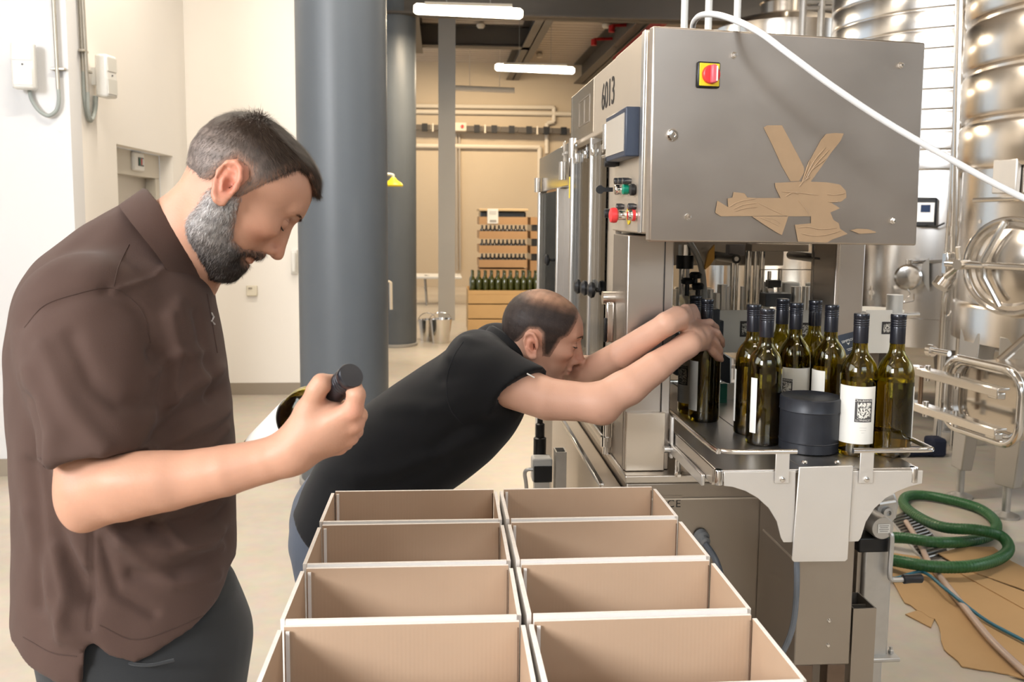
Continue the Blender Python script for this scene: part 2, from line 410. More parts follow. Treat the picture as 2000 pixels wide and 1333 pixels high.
mb = MB(); a, b = onY(888, 172, 16.5), onY(1005, 177, 16.5); mb.tube([a, b], 0.05, 10)
for k_ in (0.25, 0.75): q = a+(b-a)*k_; mb.cyl(q, (q[0], q[1], 4.6), 0.006, 6)
solo('unlit_strip_light', mb, PIPEW, 'unlit cream strip light near the far wall', 'lamp')
area_light('strip_light_glow', (0.6, 17.2, 4.1), (0, 0.3, -1), 3.0, 0.2, 130, (1.0, 0.78, 0.52))
area_light('strip_light_glow', (4.2, 8.5, 4.1), (0, 0.0, -1), 1.4, 0.2, 80, (1.0, 0.86, 0.68))
# smoke detectors and sprinklers on the deck
for px, py, z in ((939, 55, 4.5), (1184, 55, 4.5), (1054, 112, 4.5)):
    q = onZ(px, py, z); solo('smoke_detector', MB().lathe([(0.0, 0), (0.05, 0.0), (0.07, 0.03), (0.07, 0.06), (0.03, 0.1)], 14, q), PIPEW,
        {939: 'smoke detector on the ceiling above the nearest strip light', 1184: 'smoke detector beside the red sprinkler pipe', 1054: 'smoke detector just above the small strip light'}[px], 'detector', 'ceiling detectors')
for px, py, k in ((1160, 77, 'lower red sprinkler pipe stub on the ceiling'), (1195, 50, 'upper red sprinkler pipe stub on the ceiling')):
    q = onZ(px, py, 4.45); solo('sprinkler_pipe', MB().cyl(q, q+np.array([0.5, 0.1, 0.05]), 0.025, 10).cyl(q, q+np.array([0, 0, -0.1]), 0.05, 10), mat('red_pipe_paint', (0.45, 0.02, 0.02), 0.4), k, 'pipe', 'red sprinkler pipes')

# services on the far wall
def wallpipe(pts, r, label, name='wall_pipe', m=PIPEW, grp='pipes along the far wall'):
    P = [onY(x, y, YB-0.06) for x, y in pts]; mb = MB()
    for a, b in zip(P[:-1], P[1:]): mb.cyl(a, b, r, 10)
    return solo(name, mb, m, label, 'pipe', grp)
wallpipe([(740, 206), (1082, 210), (1082, 238), (1068, 241), (1068, 300)], 0.045, 'cream pipe that bends down beside the machine')
wallpipe([(740, 217), (1130, 223)], 0.045, 'lower straight cream pipe on the far wall')
wallpipe([(740, 284), (1054, 288), (1054, 420)], 0.05, 'cream frame pipe outlining the far wall doorway')
wallpipe([(891, 262), (893, 528)], 0.02, 'left of two thin brown conduits down the far wall', 'conduit', WALLR)
wallpipe([(897, 262), (899, 528)], 0.02, 'right of two thin brown conduits down the far wall', 'conduit', WALLR)
tr = thing('cable_tray', 'black cable tray with pale clips along the far wall', 'cable tray', onY(960, 248, YB-0.15))
for i in range(9):
    if i == 2: continue
    x0 = 808+i*34; a, b = onY(x0, 243+i*0.9, YB-0.27), onY(x0+33, 254+i*0.9, YB-0.27); part('tray_segment', MB().span(a, (b[0], a[1]+0.1, b[2])), BEAM, tr)
    a, b = onY(x0+16, 241+i*0.9, YB-0.28), onY(x0+27, 256+i*0.9, YB-0.28); part('tray_clip', MB().span(a, (b[0], a[1]+0.1, b[2])), BLACK, tr)
    if i % 3 == 1 and i != 2: a, b = onY(x0+2, 240+i*0.9, YB-0.31), onY(x0+5, 256+i*0.9, YB-0.31); part('bracket', MB().span(a, (b[0], a[1]+0.1, b[2])), PIPEW, tr)
a, b = onY(884, 239, YB-0.3), onY(911, 256, YB-0.3)
jb = thing('switch_box', 'cream wall switch box with red button', 'switch box', ((a+b)/2)); part('box_body', MB().span(a, (b[0], a[1]+0.2, b[2])), PIPEW, jb, bevel=0.01)
q = onY(903, 247, YB-0.31); part('button', MB().cyl(q, q+np.array([0, -0.04, 0]), 0.03, 12), RED, jb)

# wall detectors with conduits
def detector(px, py, wall, label, tilt):
    if wall == 'front': q = onY(px, py, YC-0.05); n = np.array([0, -1.0, 0]); s = np.array([1.0, 0, 0])
    else: q = onX(px, py, XL+0.05); n = np.array([1.0, 0, 0]); s = np.array([0, 1.0, 0])
    n = n*math.cos(R(tilt))+s*math.sin(R(tilt)); s = np.cross([0, 0, 1.0], n)*-1
    M = np.column_stack([s, n, [0, 0, 1.0]])
    t = thing('motion_detector', label, 'detector', q, group='white wall motion detectors')
    h, w, d = 0.245, 0.115, 0.075
    part('body', MB().box(q+n*0.03, (w, d, h), M), WHITEP, t, bevel=0.014)
    lens = mat('detector_lens', (0.70, 0.69, 0.64), 0.3)
    part('lens', MB().box(q+n*0.068+np.array([0, 0, 0.065]), (w*0.8, 0.006, 0.075), M), lens, t)
    part('lens', MB().box(q+n*0.068+np.array([0, 0, -0.06]), (w*0.8, 0.006, 0.085), M), lens, t)
    part('indicator', MB().box(q+n*0.0685+np.array([0, 0, 0.005]), (0.008, 0.006, 0.008), M), DARKG, t)
    part('bracket', MB().box(q-n*0.02, (0.06, 0.05, 0.10), M), WHITEP, t)
    return t
CONDM = mat('conduit_metal', (0.45, 0.42, 0.36), 0.4, 0.6); CONDG = mat('flexible_conduit_grey_green', (0.33, 0.36, 0.34), 0.5)
detector(50, 131, 'front', 'white motion detector on the cool wall face at far left', 10)
detector(198, 150, 'left', 'white motion detector beside the wall corner conduits', -12)
def conduit(pts, loop, wall, label, of=0.03):
    f = (lambda x, y, o: onY(x, y, YC-o)) if wall == 'front' else (lambda x, y, o: onX(x, y, XL+o))
    t = thing('conduit', label, 'conduit', f(*pts[-1], of), group='wall conduits')
    part('rigid_pipe', MB().tube([f(x, y, of) for x, y in pts], 0.011, 12), CONDM, t)
    part('flexible_pipe', MB().tube(smoothpath([f(x, y, of) for x, y in loop], 8), 0.0105, 12), CONDG, t)
    x, y = pts[-1]; q = f(x, y-40, 0.02)
    part('clamp', MB().box(q, (0.075, 0.03, 0.014) if wall == 'front' else (0.03, 0.075, 0.014)), CONDM, t, bevel=0.003)
    return t
conduit([(103, -30), (114, 175)], [(114, 172), (115, 196), (110, 216), (94, 226), (76, 216), (62, 195), (57, 174)], 'front', 'grey looped conduit hanging on the far left wall face')
conduit([(160, -30), (171, 180)], [(171, 178), (172, 210), (176, 232), (182, 230), (187, 210), (188, 188)], 'left', 'thicker conduit beside the white wall corner')
conduit([(155, -30), (163, 140)], [(163, 138), (165, 190), (171, 228), (178, 236), (184, 218), (186, 188)], 'left', 'thinner conduit nearest the white wall corner', 0.012)
q = onY(492, 568, YW-0.02)
sw = thing('wall_switch', 'small cream wall switch below the bearded chin', 'switch', q)
part('plate', MB().box(q, (0.085, 0.03, 0.085)), mat('cream_plastic', (0.78, 0.72, 0.58), 0.45), sw, bevel=0.006)
part('rocker', MB().box(q+np.array([-0.01, -0.018, 0.02]), (0.03, 0.006, 0.012)), SKIRT, sw)
q = onY(574, 512, YW-0.04)
sw = thing('wall_handset', 'white handset hanging on the wall beside the column', 'handset', q)
part('cradle', MB().box(q+np.array([0, 0.02, 0]), (0.05, 0.04, 0.20)), WHITEP, sw, bevel=0.006); part('receiver', MB().box(q+np.array([0, -0.02, 0]), (0.035, 0.035, 0.17)), WHITEP, sw, bevel=0.01)

# yellow emergency shower head on the far column
q = onY(768, 356, 10.0)
sh = thing('safety_shower', 'bright yellow emergency shower head on the far column', 'shower', q)
part('shower_head', MB().lathe([(0.0, -0.045), (0.10, -0.045), (0.105, -0.03), (0.085, -0.005), (0.045, 0.02), (0.022, 0.05), (0.0, 0.055)], 24, q), YEL, sh)
part('supply_pipe', MB().tube(smoothpath([q+np.array([0, 0, 0.05]), q+np.array([-0.01, 0, 0.078]), q+np.array([-0.10, 0.02, 0.085]), (c2x-0.1, 10.6-c2r*0.9, q[2]+0.085)], 6), 0.016, 10), WHITEP, sh)
q = onY(762, 580, 10.05)
solo('wall_lever', MB().tube([onY(758, 550, 10.0), onY(763, 552, 10.0), onY(764, 605, 10.0)], 0.017, 8), PIPEW, 'cream pull lever at the edge of the near column', 'lever')

# folding table in the hall, white top
YT = 15.2
ta, tb = onY(815, 540, YT), onY(902, 545, YT)
tt = thing('folding_table', 'white folding table behind the steel post', 'table', ((ta[0]+tb[0])/2, YT+0.35, 0))
ztab = ta[2]
part('table_top', MB().span((ta[0]-0.3, YT, ztab-0.045), (tb[0], YT+0.75, ztab)), WHITEP, tt, bevel=0.012)
for sx in (ta[0]+0.12, tb[0]-0.18):
    for sy in (YT+0.1, YT+0.65): part('leg', MB().tube([(sx, sy, ztab-0.04), (sx+(0.03 if sx < ta[0]+0.2 else -0.03), sy, 0)], 0.016, 8), POSTG, tt)
    part('cross_bar', MB().cyl((sx, YT+0.1, 0.28), (sx, YT+0.65, 0.28), 0.013, 8), POSTG, tt)
    part('brace', MB().cyl((sx, YT+0.1, 0.5), ((ta[0]+tb[0])/2, YT+0.2, ztab-0.05), 0.010, 8), POSTG, tt)
# steel buckets
def bucket(px0, px1, pyt, pyb, label):
    c = onZ((px0+px1)/2, pyb-3, 0); Y = c[1]; r = (onY(px1, pyb, Y)[0]-onY(px0, pyb, Y)[0])/2; h = onY(px0, pyt, Y)[2]
    t = thing('bucket', label, 'bucket', c, group='steel buckets')
    part('pail', MB().lathe([(r*0.02, 0.004), (r*0.72, 0.0), (r*0.74, 0.01), (r*0.97, h-0.01), (r, h), (r*0.96, h), (r*0.70, 0.012), (r*0.02, 0.012)], 28, c), CHROME, t)
    an = np.linspace(0, np.pi, 14); part('handle', MB().tube([(c[0]+r*math.cos(k), c[1]-0.3*r*math.sin(k), h-0.02+0.0*math.sin(k)+0.10*math.sin(k)) for k in an], 0.004, 6), CHROME, t)
bucket(817, 852, 624, 668, 'steel bucket nearest the far column base'); bucket(839, 883, 623, 673, 'larger steel bucket in front of the steel post')

# stacks of empty bottles on card trays
GLASSBG = mat('dark_green_glass', (0.05, 0.055, 0.008), 0.08, coat=0.3, spec=0.8)
GLASSK = mat('smoky_dark_glass', (0.035, 0.035, 0.035), 0.15, spec=0.7)
def small_bottle(m):
    mb = MB().lathe([(0.0, 0.0), (0.034, 0.0), (0.037, 0.006), (0.037, 0.19), (0.030, 0.215), (0.0165, 0.235), (0.0145, 0.30), (0.017, 0.302), (0.017, 0.315), (0.012, 0.316), (0.011, 0.29), (0, 0.28)], 12)
    o = part('empty_bottle', mb, m, None, local=True); return o
ORD = ['leftmost', 'second', 'third', 'fourth', 'fifth', 'sixth', 'seventh', 'eighth', 'ninth', 'tenth', 'eleventh', 'twelfth', 'thirteenth']
proto_g = small_bottle(GLASSBG); proto_k = small_bottle(GLASSK)
def tray(x0, x1, y0, y1, z0, z1, label, grp):
    mb = MB(); th = 0.012
    mb.span((x0, y0, z0), (x1, y0+th, z1)).span((x0, y1-th, z0), (x1, y1, z1)).span((x0, y0+th, z0), (x0+th, y1-th, z1)).span((x1-th, y0+th, z0), (x1, y1-th, z1)).span((x0+th, y0+th, z0), (x1-th, y1-th, z0+th))
    return solo('card_tray', mb, CARD_BG, label, 'tray', grp, smooth=False)
# far stack: seven tiers up from the floor
YS = 15.0; xs0, xs1 = float(onY(936, 450, YS)[0]), float(onY(1030, 450, YS)[0])
zt = [float(onY(980, p_, YS)[2]) for p_ in (424, 452, 482, 511)]           # tops of the card bands
names = ['topmost brown card tray of the far bottle stack', 'second brown card tray from the top of the far stack', 'third brown card tray from the top of the far stack', 'lowest visible brown card tray of the far stack']
pal = thing('pallet', 'wooden pallet under the far bottle stack', 'pallet', ((xs0+xs1)/2, YS+0.4, 0))
for k in range(5): part('board', MB().span((xs0-0.03, YS+k*0.19, 0.09), (xs1+0.03, YS+k*0.19+0.1, 0.11)), CARD_BG, pal)
for k in range(3): part('bearer', MB().span((xs0+k*(xs1-xs0-0.1)/2, YS, 0.0), (xs0+0.1+k*(xs1-xs0-0.1)/2, YS+0.86, 0.09)), CARD_BG, pal)
step = zt[0]-zt[1]; band = 0.125; used_k = False; nb = 11
zz = zt[0]
for k in range(6):
    if zz-band < 0.11: break
    if k < 4: tray(xs0, xs1, YS, YS+0.85, zz-band, zz, names[k], 'far stack trays')
    if k < 3:
        for j in range(nb):
            for row in range(1):
                o = proto_k if not used_k else copy_tree(proto_k); used_k = True
                o.location = (xs0+0.05+(xs1-xs0-0.1)*(j/(nb-1)), YS+0.06+row*0.085, zz-step-band+0.014); o.scale = (1, 1, 0.98*(step-0.02)/0.316*1.0)
                tag(o, '%s dark empty bottle in the %s row of the far stack' % (ORD[j], ['top', 'middle', 'bottom'][k]), 'bottle', ['top', 'middle', 'bottom'][k]+' row of empty bottles on the far stack')
    zz -= step
solo('card_case', MB().span((xs0+0.01, YS+0.01, 0.112), (xs1-0.01, YS+0.84, zt[3]-band-0.002)), CARD_BG, 'brown card case under the far bottle stack', 'case')
q0 = zt[0]
mbp = MB(); mbp.span((xs0+0.02, YS+0.03, q0-0.05), (xs1-0.02, YS+0.82, q0+0.09)); solo('top_bottle_layer', mbp, GLASSK, 'smoky shrink wrapped layer on top of the far stack', 'bottle layer', bevel=0.03)
solo('top_sheet', MB().span((xs0-0.01, YS-0.01, q0+0.092), (xs1+0.01, YS+0.86, q0+0.135)), mat('pale_card', (0.62, 0.46, 0.27), 0.7), 'pale card sheet covering the far bottle stack', 'sheet', bevel=0.01)
a, b = onY(952, 408, YS-0.012), onY(973, 437, YS-0.012)
ppp = solo('pallet_note', MB().span(a, (b[0], a[1]+0.002, b[2])), mat('paper_white', (0.85, 0.84, 0.80), 0.7), 'white paper note stuck on the far bottle stack', 'paper')
part('print_block', MB().span((a[0]+0.04, a[1]-0.002, b[2]+0.02), (b[0]-0.03, a[1], b[2]+0.06)), POSTG, ppp)
for k in range(3): part('print_line', MB().span((a[0]+0.03, a[1]-0.002, a[2]-0.04-k*0.022), (b[0]-0.03, a[1], a[2]-0.046-k*0.022)), POSTG, ppp)
# near stack: card trays with green bottles
YN = 11.2; xn0, xn1 = float(onY(914, 600, YN)[0]), float(onY(1058, 600, YN)[0]); xn2 = float(onY(998, 600, YN)[0])
zn = [float(onY(960, p_, YN)[2]) for p_ in (567, 595, 624, 652, 680)]
nn = ['topmost card tray under the green bottles', 'second card tray below the green bottles', 'third card tray below the green bottles', 'fourth card tray below the green bottles']
for k in range(3):
    sl = MB().span((xn0, YN, zn[k+1]+0.009), (xn1, YN+0.7, zn[k]-(0.058 if k == 0 else 0.004)))
    if k == 0:
        z0_, z1_ = zn[0]-0.058, zn[0]-0.004
        sl.span((xn0, YN, z0_), (xn1, YN+0.012, z1_)).span((xn0, YN+0.688, z0_), (xn1, YN+0.7, z1_)).span((xn0, YN+0.012, z0_), (xn0+0.012, YN+0.688, z1_)).span((xn1-0.012, YN+0.012, z0_), (xn1, YN+0.688, z1_))
    solo('card_tray', sl, mat('golden_card', (0.56, 0.35, 0.15), 0.75, var=0.08, vscale=4), nn[k], 'tray', 'near stack trays', bevel=0.004)
solo('pallet_case', MB().span((xn0+0.02, YN+0.02, 0.0), (xn1, YN+0.68, zn[3]+0.004)), CARD_BG, 'brown card case at the foot of the green bottle stack', 'case')
first = True
for j in range(11):
    for row in range(3):
        o = proto_g if first else copy_tree(proto_g); first = False
        o.location = (xn0+0.06+j*(xn1-xn0-0.12)/10, YN+0.08+row*0.09+(0.02 if j % 3 == 0 else 0), zn[0]-0.055+(0.0 if row else 0.0)); 
        o.scale = (1, 1, 0.9)
        tag(o, '%s green empty bottle from the left in the %s row of the near stack' % (ORD[j], ['front', 'middle', 'rear'][row]), 'bottle', 'green empty bottles on the near stack')
# second far stack edge beside the machine
x0 = float(onY(1036, 450, YS+0.3)[0])
for k in range(4):
    solo('card_tray', MB().span((x0, YS+0.3, zt[k]-band), (x0+0.6, YS+1.1, zt[k])), CARD_BG, ['topmost', 'second', 'third', 'lowest'][k]+' card tray of the stack half hidden by the machine', 'tray', 'half hidden stack trays')
    if k < 3: solo('bottle_layer', MB().span((x0+0.02, YS+0.32, zt[k+1]+0.002), (x0+0.58, YS+1.08, zt[k]-band-0.002)), GLASSK, ['top', 'middle', 'bottom'][k]+' smoky bottle layer of the half hidden stack', 'bottle layer')
solo('card_case', MB().span((x0, YS+0.3, 0.0), (x0+0.6, YS+1.1, zt[3]-band-0.002)), CARD_BG, 'brown card case under the half hidden stack', 'case')
# ================================================================== the labelling machine
XM = 0.43
TL = onX(1275, 50, XM); BL = onX(1269, 472, XM)
ZT = 1.887; ZB = 1.452
def acrylic():
    m = bpy.data.materials.new('clear_acrylic'); m.use_nodes = True; nt = m.node_tree; N, L = nt.nodes, nt.links
    N.remove(N['Principled BSDF']); out = N['Material Output']
    tb = N.new('ShaderNodeBsdfTransparent'); tb.inputs[0].default_value = (0.93, 0.92, 0.90, 1)
    gb = N.new('ShaderNodeBsdfGlossy'); gb.inputs['Roughness'].default_value = 0.04; gb.inputs[0].default_value = (0.95, 0.95, 0.95, 1)
    fr = N.new('ShaderNodeFresnel'); fr.inputs[0].default_value = 1.22; ms = N.new('ShaderNodeMixShader')
    L.new(fr.outputs[0], ms.inputs[0]); L.new(tb.outputs[0], ms.inputs[1]); L.new(gb.outputs[0], ms.inputs[2]); L.new(ms.outputs[0], out.inputs[0])
    return m
ACRYL = acrylic()
ALU = mat('aluminium_profile', (0.72, 0.71, 0.69), 0.3, 0.9)
BEIGE_ST = mat('satin_beige_steel', (0.70, 0.61, 0.50), 0.40, 0.75, var=0.03, vscale=3)
INNER = mat('wall_reflection_panel', (0.80, 0.72, 0.60), 0.45, 0.15, var=0.05, vscale=2)  # pale colour stands in for the white wall reflected in the guards
MIRR = mat('mirror_steel', (0.60, 0.56, 0.51), 0.12, 1.0)
mc = thing('labelling_machine', 'stainless steel bottle labelling machine with control cabinet and bottle tray', 'machine', (0.7, 2.6, 0))

def vcyl(px, py0, py1, Y, rpx, m, name, n=16, par=None):
    a, b = onY(px, py0, Y), onY(px, py1, Y); r = rpx*Y/F
    return part(name, MB().cyl((a[0], Y, b[2]), (a[0], Y, a[2]), r, n), m, par or mc)
def pbox(px0, px1, py0, py1, Y, dy, m, name, bevel=0.002, par=None):
    a, b = onY(px0, py0, Y), onY(px1, py1, Y)
    return part(name, MB().span((a[0], Y, b[2]), (b[0], Y+dy, a[2])), m, par or mc, bevel=bevel)

# --- base body and the pillar below the tray
YF = 2.05
part('base_body', MB().span((XM, YF, 0.16), (0.93, 3.06, 0.885)), STEEL_D, mc, bevel=0.004)
part('base_deck', MB().span((XM-0.004, YF-0.006, 0.886), (0.935, 3.05, 0.905)), STEEL, mc, bevel=0.003)
part('base_seam', MB().span((XM+0.02, YF-0.0035, 0.845), (0.90, YF, 0.849)), STEEL, mc)
part('side_skirt', MB().span((XM-0.05, YF+0.01, 0.3), (XM-0.004, 3.05, 0.868)), BEIGE_ST, mc, bevel=0.004)
part('skirt_trim', MB().span((XM-0.056, YF+0.04, 0.862), (XM-0.044, 3.05, 0.874)), CHROME, mc, bevel=0.002)
for x in (XM+0.06, 0.86):
    for y in (YF+0.1, 2.95): part('machine_foot', MB().lathe([(0.0, 0), (0.05, 0), (0.05, 0.015), (0.018, 0.03), (0.018, 0.165)], 16, (x, y, 0)), GALV, mc)
YPL = 1.81
pa, pb = onY(1557, 1150, YPL), onY(1666, 1150, YPL); zpl = float(onY(1620, 1300, YPL)[2])
pill = part('tray_pillar', MB().span((pa[0], YPL, zpl), (pb[0], YF-0.002, 0.985)), STEEL_D, mc, bevel=0.003)
for px, py in ((1619, 1213), (1617, 1261)):
    q = onY(px, py, YPL); part('bolt', MB().lathe([(0.0, 0.004), (0.003, 0.0035), (0.005, 0.0)], 12, q, axis=(0, -1, 0)), CHROME, pill)
q0, q1 = onX(1491, 1040, pa[0]), onX(1548, 1091, pa[0]); part('pillar_seam', MB().span((pa[0]-0.002, q1[1], q1[2]-0.002), (pa[0], q0[1], q1[2]+0.002)), STEEL, pill)
# frame feet under the pillar
mb = MB().span((pa[0]+0.005, YPL+0.005, 0.0), (pa[0]+0.045, YPL+0.045, zpl)).span((pb[0]-0.045, YPL+0.005, 0.0), (pb[0]-0.005, YPL+0.045, zpl))
part('pillar_frame', mb, mat('rusty_dark_steel', (0.20, 0.14, 0.10), 0.5, 0.7, var=0.3, vscale=20), mc, bevel=0.003)
# CE mark
q = onY(1316, 985, YF-0.001)
text_part('ce_mark', 'CE', 0.026, BLACK, frame_m(q, (1, 0, 0), (0, 0, 1)), mc, spacing=1.15)
part('type_plate', MB().span((onY(1293, 968, YF)[0], YF-0.0012, onY(1293, 1010, YF)[2]), (onY(1333, 968, YF)[0], YF, onY(1333, 968, YF)[2])), STEEL_D, mc)
# cable glands and grey cables
q = onY(1368, 1045, YF)
cg = part('cable_gland', MB().lathe([(0.0, 0), (0.017, 0.0), (0.017, 0.014), (0.012, 0.018), (0.012, 0.03), (0.007, 0.034)], 14, q, axis=(0.15, -1, -0.3)), mat('grey_plastic', (0.30, 0.31, 0.32), 0.4), mc)
CABG = mat('grey_cable', (0.16, 0.18, 0.21), 0.35)
part('cable', MB().tube(smoothpath([q+np.array([0.004, -0.03, -0.012]), q+np.array([0.02, -0.06, -0.04]), q+np.array([0.035, -0.07, -0.10]), q+np.array([0.04, -0.07, -0.22]), q+np.array([0.06, -0.06, -0.38])], 6), 0.0075, 10), CABG, mc)
part('cable', MB().tube(smoothpath([onY(1556, 1085, 1.79), onY(1556, 1150, 1.785), onY(1550, 1215, 1.78), onY(1535, 1262, 1.78), onY(1505, 1310, 1.80), onY(1450, 1360, 1.86)], 6), 0.0062, 10), CABG, mc)

# --- the bottle tray
ZTR = 1.0; XT0, XT1 = 0.547, 0.962; YT0, YT1 = 1.748, 2.72
TRAY = mat('tray_steel', (0.62, 0.59, 0.56), 0.34, 1.0, var=0.12, vscale=5, rvar=0.10, stretch=(1, 0.3, 1))
tr = part('bottle_tray', MB().span((XT0, YT0, ZTR-0.008), (XT1, YT1, ZTR)), TRAY, mc, bevel=0.002)
part('tray_seam', MB().span((0.70, YT0+0.22, ZTR), (0.703, YT1, ZTR+0.0006)), BLACK, tr)
part('tray_side', MB().span((XT0-0.003, YT0+0.015, ZTR-0.034), (XT0+0.001, YT1, ZTR-0.001)), STEEL, tr)
part('tray_side', MB().span((XT1-0.001, YT0+0.015, ZTR-0.034), (XT1+0.003, YT1, ZTR-0.001)), STEEL, tr)
part('side_bar', MB().span((XT0-0.012, YT0+0.06, ZTR-0.050), (XT0-0.004, YT1-0.05, ZTR-0.026)), ALU, tr, bevel=0.002)
def gusset(pts, name):
    P = [onY(x, y, YT0+0.002) for x, y in pts]; return part(name, MB().prism(P, (0, -0.004, 0)), STEEL_L, tr, bevel=0.001)
arcL = [(1527-115*math.sin(a), 1058-108*(1-math.cos(a)))for a in []]
gl = [(1413, 921), (1553, 920), (1550, 1057), (1545, 1059), (1529, 1059), (1524, 1050), (1516, 1018), (1500, 992), (1478, 972), (1455, 959), (1430, 951), (1413, 949)]
gr_ = [(1664, 920), (1801, 919), (1799, 944), (1775, 950), (1752, 959), (1728, 973), (1706, 993), (1690, 1018), (1680, 1050), (1675, 1057), (1656, 1058)]
gusset(gl, 'gusset_plate'); gusset(gr_, 'gusset_plate')
for x in (XT0+0.006, XT1-0.006): part('corner_sleeve', MB().lathe([(0.008, -0.031), (0.009, -0.03), (0.009, -0.002), (0.008, 0)], 14, (x, YT0+0.004, ZTR)), CHROME, tr)
P = [onY(x, y, YT0-0.010) for x, y in [(1561, 913), (1665, 910), (1667, 913), (1656, 1093), (1651, 1098), (1551, 1099), (1547, 1095)]]
fp = part('front_plate', MB().prism(P, (0, 0.004, 0)), STEEL_L, tr, bevel=0.0015)
P = [onZ(x, y, ZTR+0.0001) for x, y in [(1562, 911), (1664, 908)]]
part('plate_fold', MB().prism([P[0]+np.array([0, -0.012, 0]), P[1]+np.array([0, -0.012, 0]), P[1]+np.array([0, 0.10, 0]), P[0]+np.array([-0.004, 0.10, 0])], (0, 0, 0.0007)), STEEL, tr)
for px in (1571, 1635): q = onZ(px, 905, ZTR+0.006); part('bolt', MB().lathe([(0.006, 0), (0.006, 0.003), (0.004, 0.0055), (0, 0.006)], 12, q), CHROME, tr)
# guard rail of bent rod
zr = float(onX(1392, 876, XT0)[2]); YR = YT0-0.004; rr = 0.0055
def railp(L): return [np.array(p, float) for p in L]
x_end = float(onY(1556, 880, YR)[0])
part('guard_rail', MB().tube(smoothpath(railp([(XT0, 2.62, zr), (XT0, 2.2, zr), (XT0, YR+0.05, zr), (XT0+0.012, YR+0.012, zr), (XT0+0.05, YR, zr), (x_end-0.05, YR, zr), (x_end, YR, zr)]), 5), rr, 12), CHROME, tr)
x_b = float(onY(1666, 882, YR)[0])
part('guard_rail', MB().tube(smoothpath(railp([(x_b, YR, zr), (x_b+0.05, YR, zr), (XT1-0.02, YR, zr), (XT1+0.022, YR+0.004, zr), (XT1+0.028, YR+0.03, zr), (XT1+0.028, 2.0, zr), (XT1+0.028, 2.5, zr)]), 5), rr, 12), CHROME, tr)
for px0, px1 in ((1515, 1540), (1680, 1704)):
    a, b = onY(px0, 884, YR-0.002), onY(px1, 944, YR-0.002)
    st = part('rail_post', MB().span((a[0], YR-0.004, b[2]), (b[0], YR-0.001, zr)), STEEL_L, tr, bevel=0.001)
    q = onY((px0+px1)/2, 937, YR-0.004); part('bolt', MB().lathe([(0.0055, 0), (0.0055, 0.003), (0.003, 0.0045), (0, 0.0045)], 12, q, axis=(0, -1, 0)), CHROME, st)
q = onX(1313, 830, XT0-0.008); part('rail_post', MB().span((XT0-0.012, q[1]-0.008, ZTR-0.06), (XT0-0.006, q[1]+0.008, zr)), STEEL_L, tr, bevel=0.001)
part('rail_clamp', MB().cyl((XT0-0.026, q[1], ZTR-0.04), (XT0, q[1], ZTR-0.04), 0.008, 12), ALU, tr)

# --- control cabinet with swung front door
TRp = onZ(1808, 83, ZT); v = TRp-TL; 
DX = np.array([TRp[0]-XM, TRp[1]-TL[1], 0]); DW = np.linalg.norm(DX); DX /= DW; DN = np.array([DX[1], -DX[0], 0.0])   # outward normal
DO = np.array([XM, TL[1], 0.0])
def onD(px, py, off=0.0):
    v = ray(px, py); o = DO+DN*off; t = ((o-CC) @ DN)/(v @ DN); return CC+v*t
DOORM = mat('cabinet_door_steel', (0.50, 0.44, 0.385), 0.36, 1.0, var=0.09, vscale=5, rvar=0.07, stretch=(1, 1, 1.5), aniso=0.3, detail=9.0)
corners = [onD(1276, 50), onD(1808, 83), onD(1790, 480), onD(1268, 472)]
door = part('cabinet_door', MB().prism(corners, -DN*0.022), DOORM, mc, bevel=0.004)
cab_y = 1.93
part('cabinet_box', MB().prism([(XM+0.012, cab_y+0.01, ZB+0.01), (XM+0.012, 2.42, ZB+0.01), (TRp[0]-0.03, 2.42, ZB+0.01), (TRp[0]-0.03, TRp[1]+0.045, ZB+0.01)], (0, 0, ZT-ZB-0.02)), STEEL_D, mc)
for px, py in ((1433, 108), (1758, 128), (1343, 424), (1743, 432)):
    q = onD(px, py); part('hex_bolt', MB().lathe([(0.0072, 0), (0.0072, 0.002), (0.0058, 0.003), (0.0058, 0.007), (0.003, 0.009), (0, 0.009)], 6, q, axis=DN), CHROME, door)
q = onD(1313, 264); lk = part('door_lock', MB().lathe([(0.0125, 0), (0.0125, 0.004), (0.010, 0.007), (0.0055, 0.0075), (0.005, 0.004), (0, 0.004)], 24, q, axis=DN), CHROME, door)
# rotary main switch
q = onD(1382, 147); M3 = np.column_stack([DX, -DN, [0, 0, 1.0]])
part('switch_surround', MB().box(q+DN*0.004, (0.052, 0.008, 0.053), M3), BLACK, door, bevel=0.004)
part('switch_plate', MB().box(q+DN*0.0085, (0.045, 0.002, 0.046), M3), YEL, door, bevel=0.001)
part('switch_knob', MB().lathe([(0.0195, 0.008), (0.019, 0.016), (0.017, 0.018), (0, 0.018)], 28, q+DX*0.002, axis=DN), RED, door)
part('switch_grip', MB().box(q+DX*0.002+DN*0.023, (0.011, 0.012, 0.037), M3), mat('light_red_plastic', (0.80, 0.13, 0.16), 0.35), door, bevel=0.003)
part('switch_pointer', MB().box(q+DX*0.007+DN*0.0285, (0.003, 0.003, 0.03), M3), WHITEP, door)
